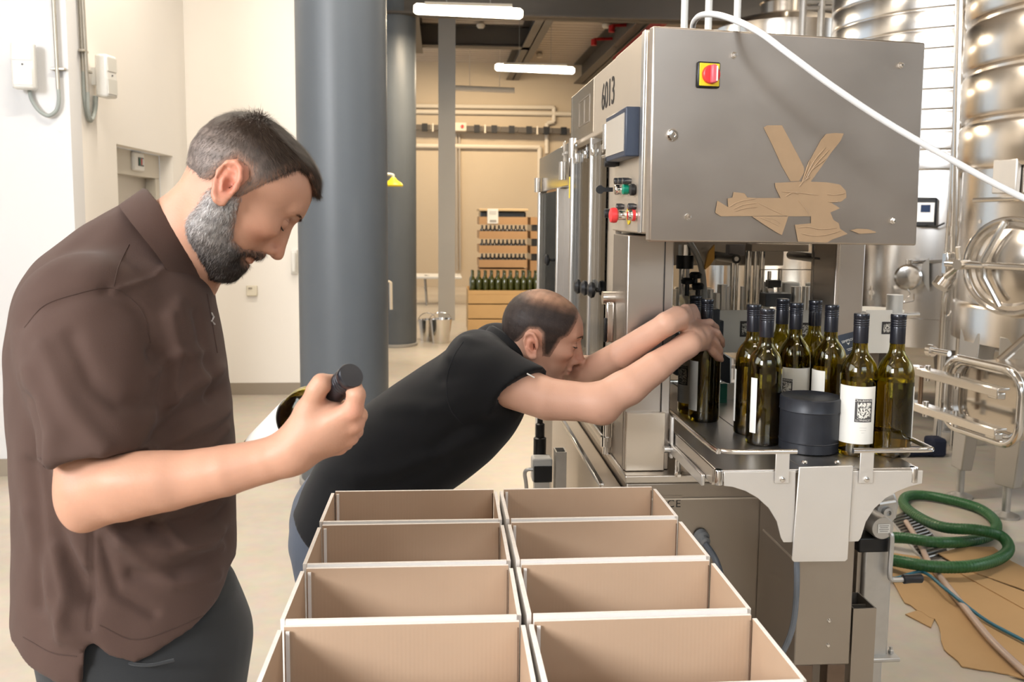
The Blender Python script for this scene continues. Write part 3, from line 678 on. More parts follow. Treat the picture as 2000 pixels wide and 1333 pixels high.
# packing tape stuck on the door
TAPE = mat('tan_packing_tape', (0.37, 0.25, 0.15), 0.32, var=0.08, vscale=30, coat=0.2)
tp = thing('packing_tape', 'crumpled tan packing tape strips stuck on the cabinet door', 'tape', onD(1520, 400))
S8 = 1714/360.0
def zpx(x, y): return 1380+x/S8, 220+y/S8
tapes = [[(530, 140), (560, 120), (640, 118), (700, 118), (770, 250), (860, 420), (905, 510), (905, 560), (860, 640), (780, 640), (700, 500), (610, 300)],
 [(1190, 190), (1275, 195), (1240, 270), (1160, 370), (1050, 530), (970, 640), (900, 780), (830, 780), (880, 650), (930, 500), (1000, 370), (1060, 260), (1110, 200)],
 [(635, 655), (900, 640), (1120, 650), (1240, 670), (1295, 730), (1300, 790), (1250, 830), (1160, 840), (1240, 890), (1150, 930), (1180, 1000), (1230, 1030), (1240, 1080), (1310, 1130), (1170, 1180), (1120, 1210), (850, 1200), (820, 1045), (970, 1030), (970, 965), (750, 965), (690, 800), (640, 700)],
 [(250, 740), (350, 750), (380, 790), (460, 795), (690, 795), (770, 960), (130, 965), (80, 930), (100, 820), (200, 880), (195, 800), (240, 790)],
 [(420, 965), (760, 965), (700, 1140), (640, 1110), (530, 1040)],
 [(1335, 1095), (1400, 1080), (1500, 1085), (1575, 1110), (1570, 1120), (1420, 1128)]]
for k, tpoly in enumerate(tapes):
    P = [onD(*zpx(x, y), 0.0006+0.0004*k) for x, y in tpoly]
    part('tape_strip', MB().prism(P, DN*0.0005), TAPE, tp, smooth=False)
ridges = [[(1105, 325), (1000, 450), (900, 640)], [(1140, 345), (1000, 500), (910, 650)], [(960, 440), (920, 560), (890, 650)], [(1110, 430), (970, 540), (930, 620)],
 [(210, 880), (300, 830), (460, 800)], [(250, 900), (340, 860), (470, 840)], [(260, 920), (360, 890), (480, 880)], [(700, 735), (850, 745), (1040, 770)], [(735, 780), (800, 745), (860, 760)], [(850, 810), (910, 880), (950, 945)],
 [(1120, 760), (1200, 765), (1290, 750)], [(1130, 830), (1230, 830)], [(850, 1070), (950, 1065), (1050, 1085), (1210, 1075)], [(880, 1125), (980, 1145), (1100, 1140), (1250, 1100)], [(480, 970), (600, 1020), (680, 1060)], [(520, 970), (640, 1000), (690, 1040)], [(480, 840), (600, 900), (720, 955)], [(960, 600), (900, 640), (860, 690)]]
for rg in ridges:
    part('tape_crease', MB().tube(smoothpath([onD(*zpx(x, y), 0.0022) for x, y in rg], 5), np.r_[0.0004, np.full((len(rg)-1)*5-1, 0.0013), 0.0004], 8), TAPE, tp)

# --- side of the hood: number band, control panel
def sX(px, py, off=0.0): return onX(px, py, XM-off)
part('hood_side', MB().span((XM, 2.27, 1.722), (XM+0.03, 3.03, ZT)), BEIGE_ST, mc, bevel=0.003)
part('hood_top', MB().span((XM+0.004, 2.27, ZT-0.02), (1.0, 3.03, ZT-0.002)), STEEL_D, mc)
part('hood_back', MB().span((XM, 3.032, 0.9), (XM+0.05, 3.06, ZT)), MIRR, mc, bevel=0.002)
a = sX(1160, 200); part('name_plate', MB().span((XM-0.0015, a[1], 1.735), (XM+0.001, 3.02, ZT-0.004)), MIRR, mc)
b0, b1 = sX(1132, 240)[1], sX(1152, 240)[1]
for z in (1.77, 1.845): part('plate_emboss', MB().span((XM-0.003, b1, z), (XM-0.0012, b0, z+0.004)), STEEL_D, mc)
for y in (b0, b1, (b0+b1)/2): part('plate_emboss', MB().span((XM-0.003, y-0.002, 1.77), (XM-0.0012, y+0.002, 1.849)), STEEL_D, mc)
q = sX(1188, 186); text_part('stencilled_number', '6013', 0.098, BLACK, frame_m((XM-0.001, q[1], q[2]), (0, -1, 0), (0, 0, 1)), mc, spacing=0.95)
ctl = part('control_panel', MB().span((XM-0.004, cab_y, 1.465), (XM+0.03, 2.268, ZT-0.002)), BEIGE_ST, mc, bevel=0.003)
part('panel_edge', MB().span((XM-0.008, cab_y, 1.465), (XM-0.003, cab_y+0.028, ZT-0.002)), ALU, mc, bevel=0.002)
# touch screen
ya, yb = float(sX(1254, 260)[1]), float(sX(1212, 260)[1]); za, zc = float(sX(1235, 219)[2]), float(sX(1235, 311)[2])
scr = part('touch_screen', MB().span((XM-0.036, ya+0.0, zc), (XM-0.004, yb, za)), mat('screen_blue_grey', (0.035, 0.045, 0.07), 0.4), mc, bevel=0.003)
part('screen_glass', MB().span((XM-0.0375, ya+0.012, zc+0.012), (XM-0.0362, yb-0.012, za-0.012)), mat('screen_pale', (0.55, 0.50, 0.43), 0.15), scr)
# knobs standing out of the panel
def knob(px, py, r, l, m, name, n=18, off=0.0):
    q = sX(px, py); q[0] = XM-0.004-off; return part(name, MB().lathe([(r*0.8, 0), (r*0.85, l*0.15), (r, l*0.3), (r, l*0.92), (r*0.9, l), (0, l)], n, q, axis=(-1, 0, 0)), m, mc)
k_ = knob(1212, 318, 0.011, 0.035, BLACK, 'black_knob'); k_ = knob(1212, 417, 0.011, 0.035, BLACK, 'black_knob')
for px in (1236, 1227, 1219): knob(px, 354, 0.0075, 0.02, mat('chrome_black', (0.08, 0.08, 0.085), 0.15, 0.6), 'push_button', 14)
knob(1233, 370, 0.012, 0.016, GREEN, 'green_lamp'); knob(1245, 371, 0.013, 0.012, BLACK, 'selector_knob'); knob(1222, 371, 0.012, 0.022, CHROME, 'key_switch')
q = sX(1222, 371); kx = XM-0.03; part('key', MB().box((kx-0.013, q[1], q[2]), (0.026, 0.003, 0.010)).lathe([(0, -0.002), (0.010, -0.002), (0.010, 0.002), (0, 0.002)], 14, (kx-0.03, q[1], q[2]), axis=(0, 1, 0)), BLACK, mc)
for px in (1246, 1222): knob(px, 404, 0.0075, 0.018, mat('chrome_black', (0.08, 0.08, 0.085), 0.15, 0.6), 'push_button', 14)
knob(1233, 421, 0.021, 0.003, YEL, 'stop_collar'); knob(1233, 421, 0.011, 0.028, CHROME, 'stop_stem')
q = sX(1233, 421); part('stop_button', MB().lathe([(0.010, 0.026), (0.0165, 0.030), (0.0175, 0.036), (0.016, 0.043), (0.009, 0.046), (0, 0.047)], 24, (XM-0.004, q[1], q[2]), axis=(-1, 0, 0)), RED, mc)
knob(1247, 421, 0.011, 0.02, CHROME, 'selector_knob')
part('red_ring', MB().lathe([(0.0125, 0.004), (0.0125, 0.010), (0.011, 0.010)], 18, (XM-0.004, sX(1247, 421)[1], sX(1247, 421)[2]), axis=(-1, 0, 0)), RED, mc)

# --- uprights and clear guards below the hood
colf = part('front_column', MB().span((XM, 2.09, 0.905), (0.538, 2.27, ZB+0.005)), STEEL_H, mc, bevel=0.003)
part('column_edge', MB().span((0.515, 2.086, 0.906), (0.517, 2.0905, ZB)), BLACK, colf)
part('column_box', MB().span((XM+0.003, 2.078, 0.906), (0.525, 2.09, 1.045)), BEIGE_ST, colf, bevel=0.002)
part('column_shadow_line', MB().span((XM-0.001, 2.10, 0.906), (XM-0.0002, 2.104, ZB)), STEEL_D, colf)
part('inner_panel', MB().span((XM+0.055, 2.28, 0.91), (XM+0.065, 3.02, 1.72)), INNER, mc)  # added sheet, coloured pale like the white wall mirrored in the guards
part('inner_panel', MB().span((XM+0.005, 2.272, 0.91), (XM+0.02, 2.37, 1.72)), BEIGE_ST, mc)
def alu_post(y, z0, z1, w=0.035):
    p_ = part('guard_post', MB().span((XM-0.006, y-w/2, z0), (XM+0.03, y+w/2, z1)), ALU, mc, bevel=0.003)
    part('post_slot', MB().span((XM-0.0075, y-0.005, z0), (XM-0.0055, y+0.005, z1)), STEEL_D, p_)
alu_post(3.0, 0.9, 1.70); alu_post(2.62, 0.9, 1.72, 0.02)
part('guard_panel', MB().span((XM-0.002, 2.635, 0.93), (XM+0.004, 2.98, 1.70)), ACRYL, mc)
part('guard_panel', MB().span((XM-0.002, 2.375, 0.93), (XM+0.004, 2.608, 1.70)), ACRYL, mc)
part('guard_sill', MB().span((XM-0.008, 2.28, 0.907), (XM+0.03, 3.03, 0.93)), CHROME, mc, bevel=0.003)
for px, py in ((1132, 290), (1203, 268)): 
    q = sX(px, py); hg = part('guard_hinge', MB().cyl((XM-0.02, q[1], q[2]-0.03), (XM-0.02, q[1], q[2]+0.03), 0.013, 14), CHROME, mc); part('hinge_leaf', MB().box((XM-0.008, q[1]+0.01, q[2]-0.03), (0.012, 0.05, 0.03)), ALU, hg, bevel=0.003)
for px, py in ((1148, 302), (1163, 297), (1184, 290)): q = sX(px, py); part('guard_clip', MB().box((XM-0.008, q[1], q[2]), (0.008, 0.022, 0.022)), CHROME, mc, bevel=0.004)
q = sX(1190, 305); part('guard_catch', MB().box((XM-0.008, q[1], q[2]), (0.01, 0.09, 0.008)), CHROME, mc, bevel=0.002)
for px, py in ((1146, 560), (1160, 563), (1175, 567)):
    q = sX(px, py); part('guard_knob', MB().lathe([(0.006, 0), (0.006, 0.012), (0.020, 0.018), (0.022, 0.026), (0.014, 0.034), (0, 0.036)], 20, (XM-0.003, q[1], q[2]), axis=(-1, 0, 0)), BLACK, mc)
q = sX(1200, 582); part('guard_latch', MB().cyl((XM-0.03, q[1], q[2]), (XM, q[1], q[2]), 0.017, 16), CHROME, mc)
q = sX(1200, 630); part('latch_handle', MB().box((XM-0.012, q[1], q[2]), (0.02, 0.018, 0.10)), CHROME, mc, bevel=0.004)
q = sX(1201, 645); part('latch_grip', MB().box((XM-0.024, q[1], q[2]), (0.006, 0.010, 0.06)), BLACK, mc, bevel=0.002)
q = sX(1170, 645); part('counterweight', MB().cyl((XM+0.028, q[1], q[2]-0.04), (XM+0.028, q[1], q[2]+0.04), 0.016, 14), ALU, mc)
part('hanging_cord', MB().tube(smoothpath([sX(1155, 330, -0.03), sX(1160, 420, -0.03), sX(1168, 520, -0.03), sX(1170, 612, -0.03)], 6), 0.0035, 8), POSTG, mc)
q = sX(1194, 875); part('sill_hinge', MB().cyl((XM-0.012, q[1], 0.905), (XM-0.012, q[1], 0.985), 0.010, 14), CHROME, mc)
q = sX(1194, 865); part('hinge_knuckle', MB().cyl((XM-0.012, q[1], q[2]-0.008), (XM-0.012, q[1], q[2]+0.016), 0.016, 14), CHROME, mc)
# right-hand upright and rear parts seen under the cabinet
part('rear_column', MB().span((onY(1633, 500, 2.3)[0], 2.3, 0.86), (onY(1690, 500, 2.3)[0], 2.46, ZB+0.02)), STEEL_H, mc, bevel=0.003)
part('column_edge', MB().span((onY(1638, 500, 2.3)[0], 2.297, 0.87), (onY(1641, 500, 2.3)[0], 2.301, ZB+0.02)), CHROME, mc)
part('cross_head', MB().span((0.54, 2.62, 1.36), (1.0, 2.70, 1.47)), STEEL_D, mc, bevel=0.003)
part('rear_beam', MB().span((0.54, 2.86, 0.90), (1.02, 2.92, 0.97)), STEEL_D, mc, bevel=0.003)
for px in (1432, 1441, 1462, 1476, 1489): vcyl(px, 485, 640, 2.60, {1432: 5, 1441: 3, 1462: 7, 1476: 4, 1489: 6}[px], CHROME, 'guide_rod')
for px, r in ((1602, 5), (1622, 9)): vcyl(px, 478, 640, 2.58, r, CHROME, 'guide_rod')
vcyl(1450, 560, 640, 2.56, 4, ALU, 'guide_rod'); vcyl(1503, 530, 580, 2.56, 4, CHROME, 'piston_rod'); vcyl(1524, 525, 580, 2.56, 4.5, CHROME, 'piston_rod')
for px in (1438, 1610):
    q = onY(px, 506, 2.40); rb = part('roller', MB().cyl(q, q+np.array([0, 0.24, 0]), 0.0125, 18), BLACK, mc)
    part('roller_end', MB().cyl(q+np.array([0, -0.003, 0]), q, 0.006, 14), ALU, rb)
pbox(1424, 1455, 478, 500, 2.44, 0.03, mat('lilac_grey_paint', (0.40, 0.38, 0.40), 0.45), 'roller_bracket')
pbox(1468, 1580, 476, 492, 2.5, 0.05, STEEL_D, 'cross_plate')
vcyl(1337, 478, 500, 2.45, 13, CHROME, 'cylinder_neck'); vcyl(1338, 499, 525, 2.45, 17, BLACK, 'pressing_head', 24); vcyl(1332, 525, 575, 2.46, 6, CHROME, 'spindle'); vcyl(1343, 525, 565, 2.47, 4, ALU, 'threaded_rod')
pbox(1322, 1392, 562, 605, 2.56, 0.05, CHROME, 'clamp_block', 0.008)
for px, py in ((1342, 556), (1358, 545), (1363, 566)):
    q = onY(px, py, 2.40); part('clamp_knob', MB().lathe([(0.006, -0.03), (0.006, 0.0), (0.015, 0.002), (0.017, 0.012), (0.012, 0.018), (0, 0.019)], 18, q), BLACK, mc)
P = [onY(x, y, 2.42) for x, y in [(1384, 492), (1396, 478), (1396, 506), (1388, 518), (1378, 527), (1376, 524)]]
part('orange_bracket', MB().prism(P, (0, 0.012, 0)), mat('orange_anodised', (0.62, 0.34, 0.07), 0.35, 0.4), mc, bevel=0.001)
part('clear_hose', MB().tube(smoothpath([onY(1345, 470, 2.43), onY(1362, 500, 2.43), onY(1372, 535, 2.43), onY(1376, 580, 2.45), onY(1380, 640, 2.5)], 6), 0.008, 10), mat('milky_hose', (0.62, 0.60, 0.56), 0.3), mc)
for px, y0_, y1_, r in ((1388, 565, 620, 6), (1400, 572, 640, 9), (1411, 556, 640, 10), (1421, 560, 640, 6)): vcyl(px, y0_, y1_, 2.52, r, ALU, 'label_roller')
pbox(1502, 1526, 548, 562, 2.52, 0.03, BLACK, 'black_clamp'); pbox(1496, 1545, 574, 600, 2.50, 0.06, DARKG, 'sensor_block'); pbox(1500, 1512, 562, 575, 2.54, 0.02, CHROME, 'sensor_stem')
vcyl(1555, 560, 640, 2.54, 10, ALU, 'label_roller'); vcyl(1575, 560, 640, 2.54, 8, ALU, 'label_roller'); pbox(1530, 1562, 552, 600, 2.66, 0.05, WHITEP, 'printer_cover', 0.006); pbox(1490, 1505, 552, 610, 2.66, 0.05, WHITEP, 'printer_cover', 0.006)
pbox(1580, 1604, 553, 640, 2.66, 0.03, WHITEP, 'printer_cover', 0.004)
part('grey_cable', MB().tube(smoothpath([onY(1588, 470, 2.45), onY(1592, 520, 2.44), onY(1593, 560, 2.44), onY(1598, 600, 2.46)], 6), 0.0045, 8), POSTG, mc)
# clear front guard frame
a, b = onY(1484, 527, 2.36), onY(1589, 527, 2.36); zlo = onY(1484, 640, 2.36)[2]
part('guard_frame', MB().tube([(a[0], 2.36, zlo), (a[0], 2.36, a[2]), (b[0], 2.36, b[2]), (b[0], 2.36, zlo)], 0.0018, 6), CHROME, mc)
part('front_guard', MB().span((onY(1392, 700, 2.34)[0], 2.34, onY(1392, 700, 2.34)[2]), (onY(1592, 480, 2.34)[0], 2.344, onY(1592, 480, 2.34)[2])), ACRYL, mc)
# lower bars, stop plate
for py in (717, 746):
    a, b = onY(1288, py, 2.70), onY(1470, py, 2.70); part('cross_bar', MB().cyl(a, b, 0.006, 10), CHROME, mc)
pbox(1392, 1404, 605, 690, 2.33, 0.03, BLACK, 'upright_block'); pbox(1404, 1412, 627, 690, 2.36, 0.03, DARKG, 'upright_block')
P = [onY(x, y, 2.31) for x, y in [(1400, 692), (1411, 690), (1427, 700), (1427, 750), (1418, 748), (1400, 738)]]
part('stop_plate', MB().prism(P, (0, 0.004, 0)), BLACK, mc); P2 = [onY(x, y, 2.309) for x, y in [(1409, 689), (1411, 688), (1429, 699), (1428, 751), (1426, 749), (1426, 701)]]
part('plate_edge', MB().prism(P2, (0, 0.006, 0)), WHITEP, mc)
pbox(1404, 1420, 750, 790, 2.40, 0.03, mat('dark_green_plastic', (0.01, 0.10, 0.06), 0.4), 'green_sensor'); pbox(1418, 1446, 748, 798, 2.45, 0.05, ALU, 'sensor_mount')
pbox(1320, 1400, 650, 735, 2.66, 0.06, DARKG, 'drive_housing', 0.01)
pbox(1330, 1366, 800, 830, 2.05, 0.02, STEEL_D, 'deck_block') if False else None
for px in (1317, 1345): q = onY(px, 905, 2.02); 
vcyl(1325, 850, 930, 2.06, 6, CHROME, 'tray_leg'); pbox(1330, 1348, 858, 925, 2.07, 0.02, BEIGE_ST, 'tray_bracket')
for px in (1325, 1358, 1380): q = onZ(px, 931, 0.906); part('deck_bolt', MB().lathe([(0.008, 0), (0.008, 0.006), (0.004, 0.010), (0, 0.010)], 6, q), CHROME, mc)

# --- label web: paper carrier with printed emblems
PAPER = mat('label_paper', (0.90, 0.87, 0.80), 0.6, var=0.02, vscale=10)
INK = mat('label_ink', (0.055, 0.05, 0.05), 0.6)
def engraving_mat():
    m, nt, b = new_mat('engraved_print'); N, L = nt.nodes, nt.links
    tc = N.new('ShaderNodeTexCoord'); nz = N.new('ShaderNodeTexNoise'); nz.inputs['Scale'].default_value = 80; nz.inputs['Detail'].default_value = 1.0; nz.inputs['Distortion'].default_value = 3.2
    L.new(tc.outputs['Object'], nz.inputs[0])
    cr = N.new('ShaderNodeValToRGB'); cr.color_ramp.elements[0].position = 0.46; cr.color_ramp.elements[1].position = 0.52
    cr.color_ramp.elements[0].color = (0.07, 0.065, 0.06, 1); cr.color_ramp.elements[1].color = (0.74, 0.71, 0.64, 1)
    L.new(nz.outputs[0], cr.inputs[0]); L.new(cr.outputs[0], b.inputs['Base Color']); b.inputs['Roughness'].default_value = 0.6
    return m
ENGR = engraving_mat()
YWB = 2.50
wa, wb = onY(1404, 606, YWB), onY(1740, 606, YWB); wz = float(onY(1440, 689, YWB)[2])
web = thing('label_web', 'cream paper label web with dark square emblems behind the bottles', 'label web', (float(wa[0]), YWB, wz))
x_c = float(onY(1640, 640, YWB)[0])
part('paper_strip', MB().span((wa[0], YWB, wz), (x_c, YWB+0.0012, wa[2])), PAPER, web)
a, b = onY(1692, 606, YWB), onY(1739, 690, YWB); part('paper_strip', MB().span((a[0], YWB, b[2]), (b[0], YWB+0.0012, a[2])), PAPER, web)
part('paper_reel', MB().lathe([(0.03, 0), (0.085, 0), (0.085, 0.012), (0.03, 0.012)], 32, (onY(1705, 610, YWB+0.10)[0], YWB+0.10, onY(1705, 612, YWB+0.1)[2])), PAPER, web)
vcyl(1748, 576, 620, YWB+0.02, 16, mat('pale_alu', (0.70, 0.69, 0.66), 0.4, 0.5), 'reel_spindle', 20, web)
part('reel_arm', MB().span((onY(1690, 600, YWB+0.10)[0]-0.08, YWB+0.095, onY(1705, 612, YWB+0.1)[2]-0.03), (onY(1705, 610, YWB+0.10)[0]+0.01, YWB+0.105, onY(1705, 612, YWB+0.1)[2]-0.002)), STEEL_D, web)
part('reel_pin', MB().cyl(onY(1745, 617, YWB-0.02), onY(1795, 614, YWB-0.02), 0.006, 10), ALU, web)
def emblem(px, py, half, par):
    c = onY(px, py, YWB-0.001); h = half*YWB/F*1.02
    part('emblem_frame', MB().span((c[0]-h, YWB-0.0012, c[2]-h*1.12), (c[0]+h, YWB-0.0002, c[2]+h*1.12)), INK, par)
    part('emblem_picture', MB().span((c[0]-h*0.74, YWB-0.0016, c[2]-h*0.78), (c[0]+h*0.74, YWB-0.001, c[2]+h*0.78)), ENGR, par)
emblem(1459, 643, 14, web); emblem(1577, 645, 13, web); emblem(1733, 641, 11, web)
# dark card with the estate name
P = [onY(x, y, 2.16) for x, y in [(1637, 656), (1668, 648), (1668, 688), (1649, 697), (1637, 680)]]
cd = solo('name_card', MB().prism(P, (0, 0.002, 0)), mat('slate_card', (0.045, 0.055, 0.075), 0.5), 'dark slate name card standing between the bottles', 'card')
q = onY(1656, 665, 2.158); t_ = text_part('card_lettering', 'SIMPSONS', 0.0085, WHITEP, frame_m(q+np.array([0.003, 0, 0]), (1, 0, 0.30), (-0.30, 0, 1)), cd, spacing=1.0)
for k in range(2): q = onY(1660, 681+k*3, 2.158); part('card_line', MB().box(q, (0.016-0.005*k, 0.0006, 0.0012), np.array([[0.957, 0, -0.29], [0, 1, 0], [0.29, 0, 0.957]])), WHITEP, cd)
q = onY(1656.5, 671.5, 2.158); part('card_crest', MB().prism([q+np.array(k_) for k_ in ((-0.004, 0, 0.002), (0, 0, 0.001), (0.004, 0, 0.0035), (0.001, 0, -0.0035))], (0, -0.0005, 0)), WHITEP, cd)

# --- the jack leg with crank at the right
jk = thing('jack_leg', 'galvanised jack leg with crank handle beside the pillar', 'jack', onY(1710, 1290, 1.95)*np.array([1, 1, 0]))
YJ = 1.93
def jp(px, py, Y=YJ): return onY(px, py, Y)
a, b = jp(1690, 1065), jp(1733, 1290); part('jack_tube', MB().span((a[0], YJ, b[2]), (b[0], YJ+0.05, a[2])), GALV, jk, bevel=0.005)
part('jack_side', MB().span((jp(1681, 1065)[0], YJ+0.012, b[2]+0.1), (a[0]-0.001, YJ+0.05, a[2])), STEEL_D, jk)
part('inner_tube', MB().span((a[0]+0.004, YJ+0.006, 0.02), (b[0]-0.008, YJ+0.044, b[2])), GALV, jk, bevel=0.004)
part('ground_pad', MB().box(((a[0]+b[0])/2, YJ+0.025, 0.01), (0.12, 0.10, 0.02)), GALV, jk, bevel=0.004)
a, b = jp(1676, 1050), jp(1734, 1078); part('jack_head', MB().span((a[0], YJ-0.006, b[2]), (b[0], YJ+0.055, a[2])), BLACK, jk, bevel=0.004)
q = jp(1716, 1027); gd = part('gear_cover', MB().lathe([(0.0, 0.06), (0.024, 0.06), (0.026, 0.057), (0.026, 0.0), (0, 0)], 30, q+np.array([0, 0.04, 0]), axis=(0, -1, 0)), GALV, jk)
part('rating_label', MB().box(q+np.array([0.002, -0.0208, 0]), (0.028, 0.001, 0.020)), WHITEP, gd)
for k in range(4): part('label_print', MB().box(q+np.array([0.002, -0.0215, 0.0065-0.0042*k]), (0.022-0.004*(k % 2), 0.0006, 0.0018)), POSTG, gd)
P = [jp(x, y, YJ+0.05) for x, y in [(1710, 1000), (1722, 968), (1748, 962), (1757, 985), (1752, 1012), (1738, 1030), (1716, 1030)]]
gh = part('gear_housing', MB().prism(P, (0, 0.08, 0)), GALV, jk, bevel=0.006); q = jp(1731, 1000, YJ+0.05); part('housing_boss', MB().lathe([(0.012, 0), (0.012, 0.012), (0.006, 0.013), (0.005, 0.006), (0, 0.006)], 18, q, axis=(0, -1, 0)), GALV, gh)
part('housing_rib', MB().cyl(jp(1716, 985, YJ+0.045), jp(1748, 980, YJ+0.045), 0.006, 8), GALV, gh)
ck = part('crank', MB().tube(smoothpath([jp(1732, 1040, YJ-0.01), jp(1741, 1046, YJ-0.02), jp(1741, 1070, YJ-0.02), jp(1738, 1115, YJ-0.02), jp(1740, 1131, YJ-0.02), jp(1752, 1133, YJ-0.02), jp(1772, 1132, YJ-0.02)], 5), 0.0058, 10), GALV, jk)
part('crank_grip', MB().lathe([(0.008, 0), (0.0105, 0.002), (0.0095, 0.02), (0.0105, 0.042), (0.008, 0.045), (0, 0.045)], 18, jp(1763, 1132, YJ-0.02), axis=jp(1800, 1130, YJ-0.02)-jp(1763, 1132, YJ-0.02)), BLACK, ck)
a = jp(1722, 1284); fl = part('flange_plate', MB().box(a+np.array([0, 0.02, 0]), (0.072, 0.075, 0.010)), GALV, jk, bevel=0.003)
for dx, dy in ((-0.026, -0.006), (0.026, 0.0), (0.0, 0.045)): part('flange_bolt', MB().lathe([(0.007, 0), (0.007, 0.006), (0.004, 0.008), (0.004, 0.014), (0, 0.014)], 6, a+np.array([dx, 0.01+dy, 0.005])), GALV, fl)
# rectangular sockets beside the pillar (part of the machine frame)
def socket(px0, px1, py0, YY, d):
    a, b = onY(px0, py0, YY), onY(px1, py0, YY); th = 0.003; z0, z1 = 0.12, a[2]
    mb = MB().span((a[0], YY, z0), (b[0], YY+th, z1)).span((a[0], YY+d-th, z0), (b[0], YY+d, z1)).span((a[0], YY+th, z0), (a[0]+th, YY+d-th, z1)).span((b[0]-th, YY+th, z0), (b[0], YY+d-th, z1)).span((a[0]+th, YY+d*0.5, z0), (b[0]-th, YY+d*0.5+th, z1-0.01))
    return part('frame_socket', mb, STEEL_D, mc, smooth=False)
socket(1667, 1712, 1190, 1.83, 0.085)

# --- the second machine behind
m2 = thing('filling_machine', 'second steel bottling machine behind the labelling machine', 'machine', (0.7, 3.6, 0))
Y2, Y3 = 3.10, 4.02; z2t = 1.745; z2b = 1.60
part('hood_band', MB().span((XM+0.0, Y2, z2b), (XM+0.05, Y3, z2t)), MIRR, m2, bevel=0.003)
part('hood_box', MB().span((XM+0.052, Y2, z2b+0.02), (1.0, Y3, z2t)), STEEL_D, m2)
part('lower_body', MB().span((XM+0.002, Y2, 0.0), (0.93, 4.04, 0.9)), STEEL_D, m2, bevel=0.003)
part('side_panel', MB().span((XM+0.02, Y2, 0.90), (XM+0.03, 3.35, z2b)), MIRR, m2)
for y, w in ((Y3-0.02, 0.045), (3.36, 0.03)): part('guard_post', MB().span((XM-0.006, y-w/2, 0.0), (XM+0.001, y+w/2, 0.9)).span((XM-0.006, y-w/2, 0.9), (XM+0.03, y+w/2, z2b)), ALU, m2, bevel=0.003)
part('guard_panel', MB().span((XM-0.002, 3.38, 0.91), (XM+0.004, Y3-0.045, z2b-0.01)), ACRYL, m2)
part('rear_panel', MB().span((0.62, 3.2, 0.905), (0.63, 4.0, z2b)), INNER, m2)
q = onX(1082, 508, XM); part('guard_knob', MB().lathe([(0.006, 0), (0.006, 0.012), (0.020, 0.018), (0.022, 0.026), (0.014, 0.034), (0, 0.036)], 20, (XM-0.003, q[1], q[2]), axis=(-1, 0, 0)), BLACK, m2)
for px, py in ((1057, 362), (1108, 334)):
    q = onX(px, py, XM); part('guard_hinge', MB().cyl((XM-0.016, q[1], q[2]-0.03), (XM-0.016, q[1], q[2]+0.03), 0.013, 12), CHROME, m2)
q = onX(1103, 300, XM); 
for an in (0, 60, 120): part('star_emblem', MB().box((XM-0.002, q[1], q[2]), (0.002, 0.09, 0.008), np.array([[1, 0, 0], [0, math.cos(R(an)), -math.sin(R(an))], [0, math.sin(R(an)), math.cos(R(an))]])), STEEL_L, m2)
q = onX(1119, 365, XM-0.004); part('warning_sticker', MB().box((XM-0.002, 3.046, q[2]), (0.003, 0.026, 0.07)), YEL, mc)
# little pump unit on the floor at the machine's side
YPU = 2.45
def qp(px, py, dy=0.0): return onY(px, py, YPU+dy)
pu = thing('support_jack', 'black and white support jack standing at the machine side', 'jack', qp(1065, 940)*np.array([1, 1, 0]))
a, b = qp(1040, 897), qp(1079, 943); part('clamp_block', MB().span((a[0], YPU, b[2]), (b[0], YPU+0.05, a[2])), WHITEP, pu, bevel=0.006)
a, b = qp(1043, 911), qp(1078, 942); part('clamp_face', MB().span((a[0], YPU-0.003, b[2]), (b[0], YPU, a[2])), BLACK, pu, bevel=0.006, seg=3)
c = (qp(1041, 900)+qp(1078, 900))/2+np.array([0, 0.07, 0])
zz0 = float(qp(1060, 868)[2]); zz1 = float(qp(1060, 840)[2]); zz2 = float(qp(1060, 800)[2])
part('jack_post', MB().lathe([(0.016, 0), (0.016, 0.55), (0.018, zz0-0.04), (0.018, zz0), (0.013, zz0+0.003), (0.013, zz1), (0.008, zz1+0.003), (0.008, zz2), (0, zz2)], 18, (c[0], c[1], 0)), BLACK, pu)
part('jack_handle', MB().tube(smoothpath([qp(1041, 917), qp(1030, 918), qp(1025, 926), qp(1028, 950), qp(1030, 1000)], 5), 0.0055, 10), GALV, pu)
a, b = qp(1086, 884), qp(1106, 950); mb = MB(); th = 0.003
mb.span((a[0], YPU, 0), (b[0], YPU+th, a[2])).span((a[0], YPU+0.05, 0), (b[0], YPU+0.053, a[2])).span((a[0], YPU+th, 0), (a[0]+th, YPU+0.05, a[2])).span((b[0]-th, YPU+th, 0), (b[0], YPU+0.05, a[2]))
part('jack_socket', mb, GALV, pu, smooth=False)
part('clamp_bar', MB().span((qp(1045, 935)[0], YPU+0.005, 0), (qp(1074, 935)[0], YPU+0.045, float(qp(1060, 944)[2]))), GALV, pu)

# --- white air hose looping over the cabinet and off to the right
pts = [(1352, 60, 2.2), (1356, 42, 2.16), (1372, 29, 2.08), (1410, 31, 1.98), (1475, 58, 1.88), (1540, 105, 1.84), (1625, 168, 1.83), (1730, 238, 1.83), (1860, 313, 1.82), (2010, 392, 1.80), (2300, 520, 1.75), (2560, 700, 1.9)]
solo('white_hose', MB().tube(smoothpath([onY(x, y, Y) for x, y, Y in pts], 7), 0.0068, 14), mat('white_hose_rubber', (0.78, 0.78, 0.77), 0.35), 'white air hose hanging diagonally across the cabinet door', 'hose')
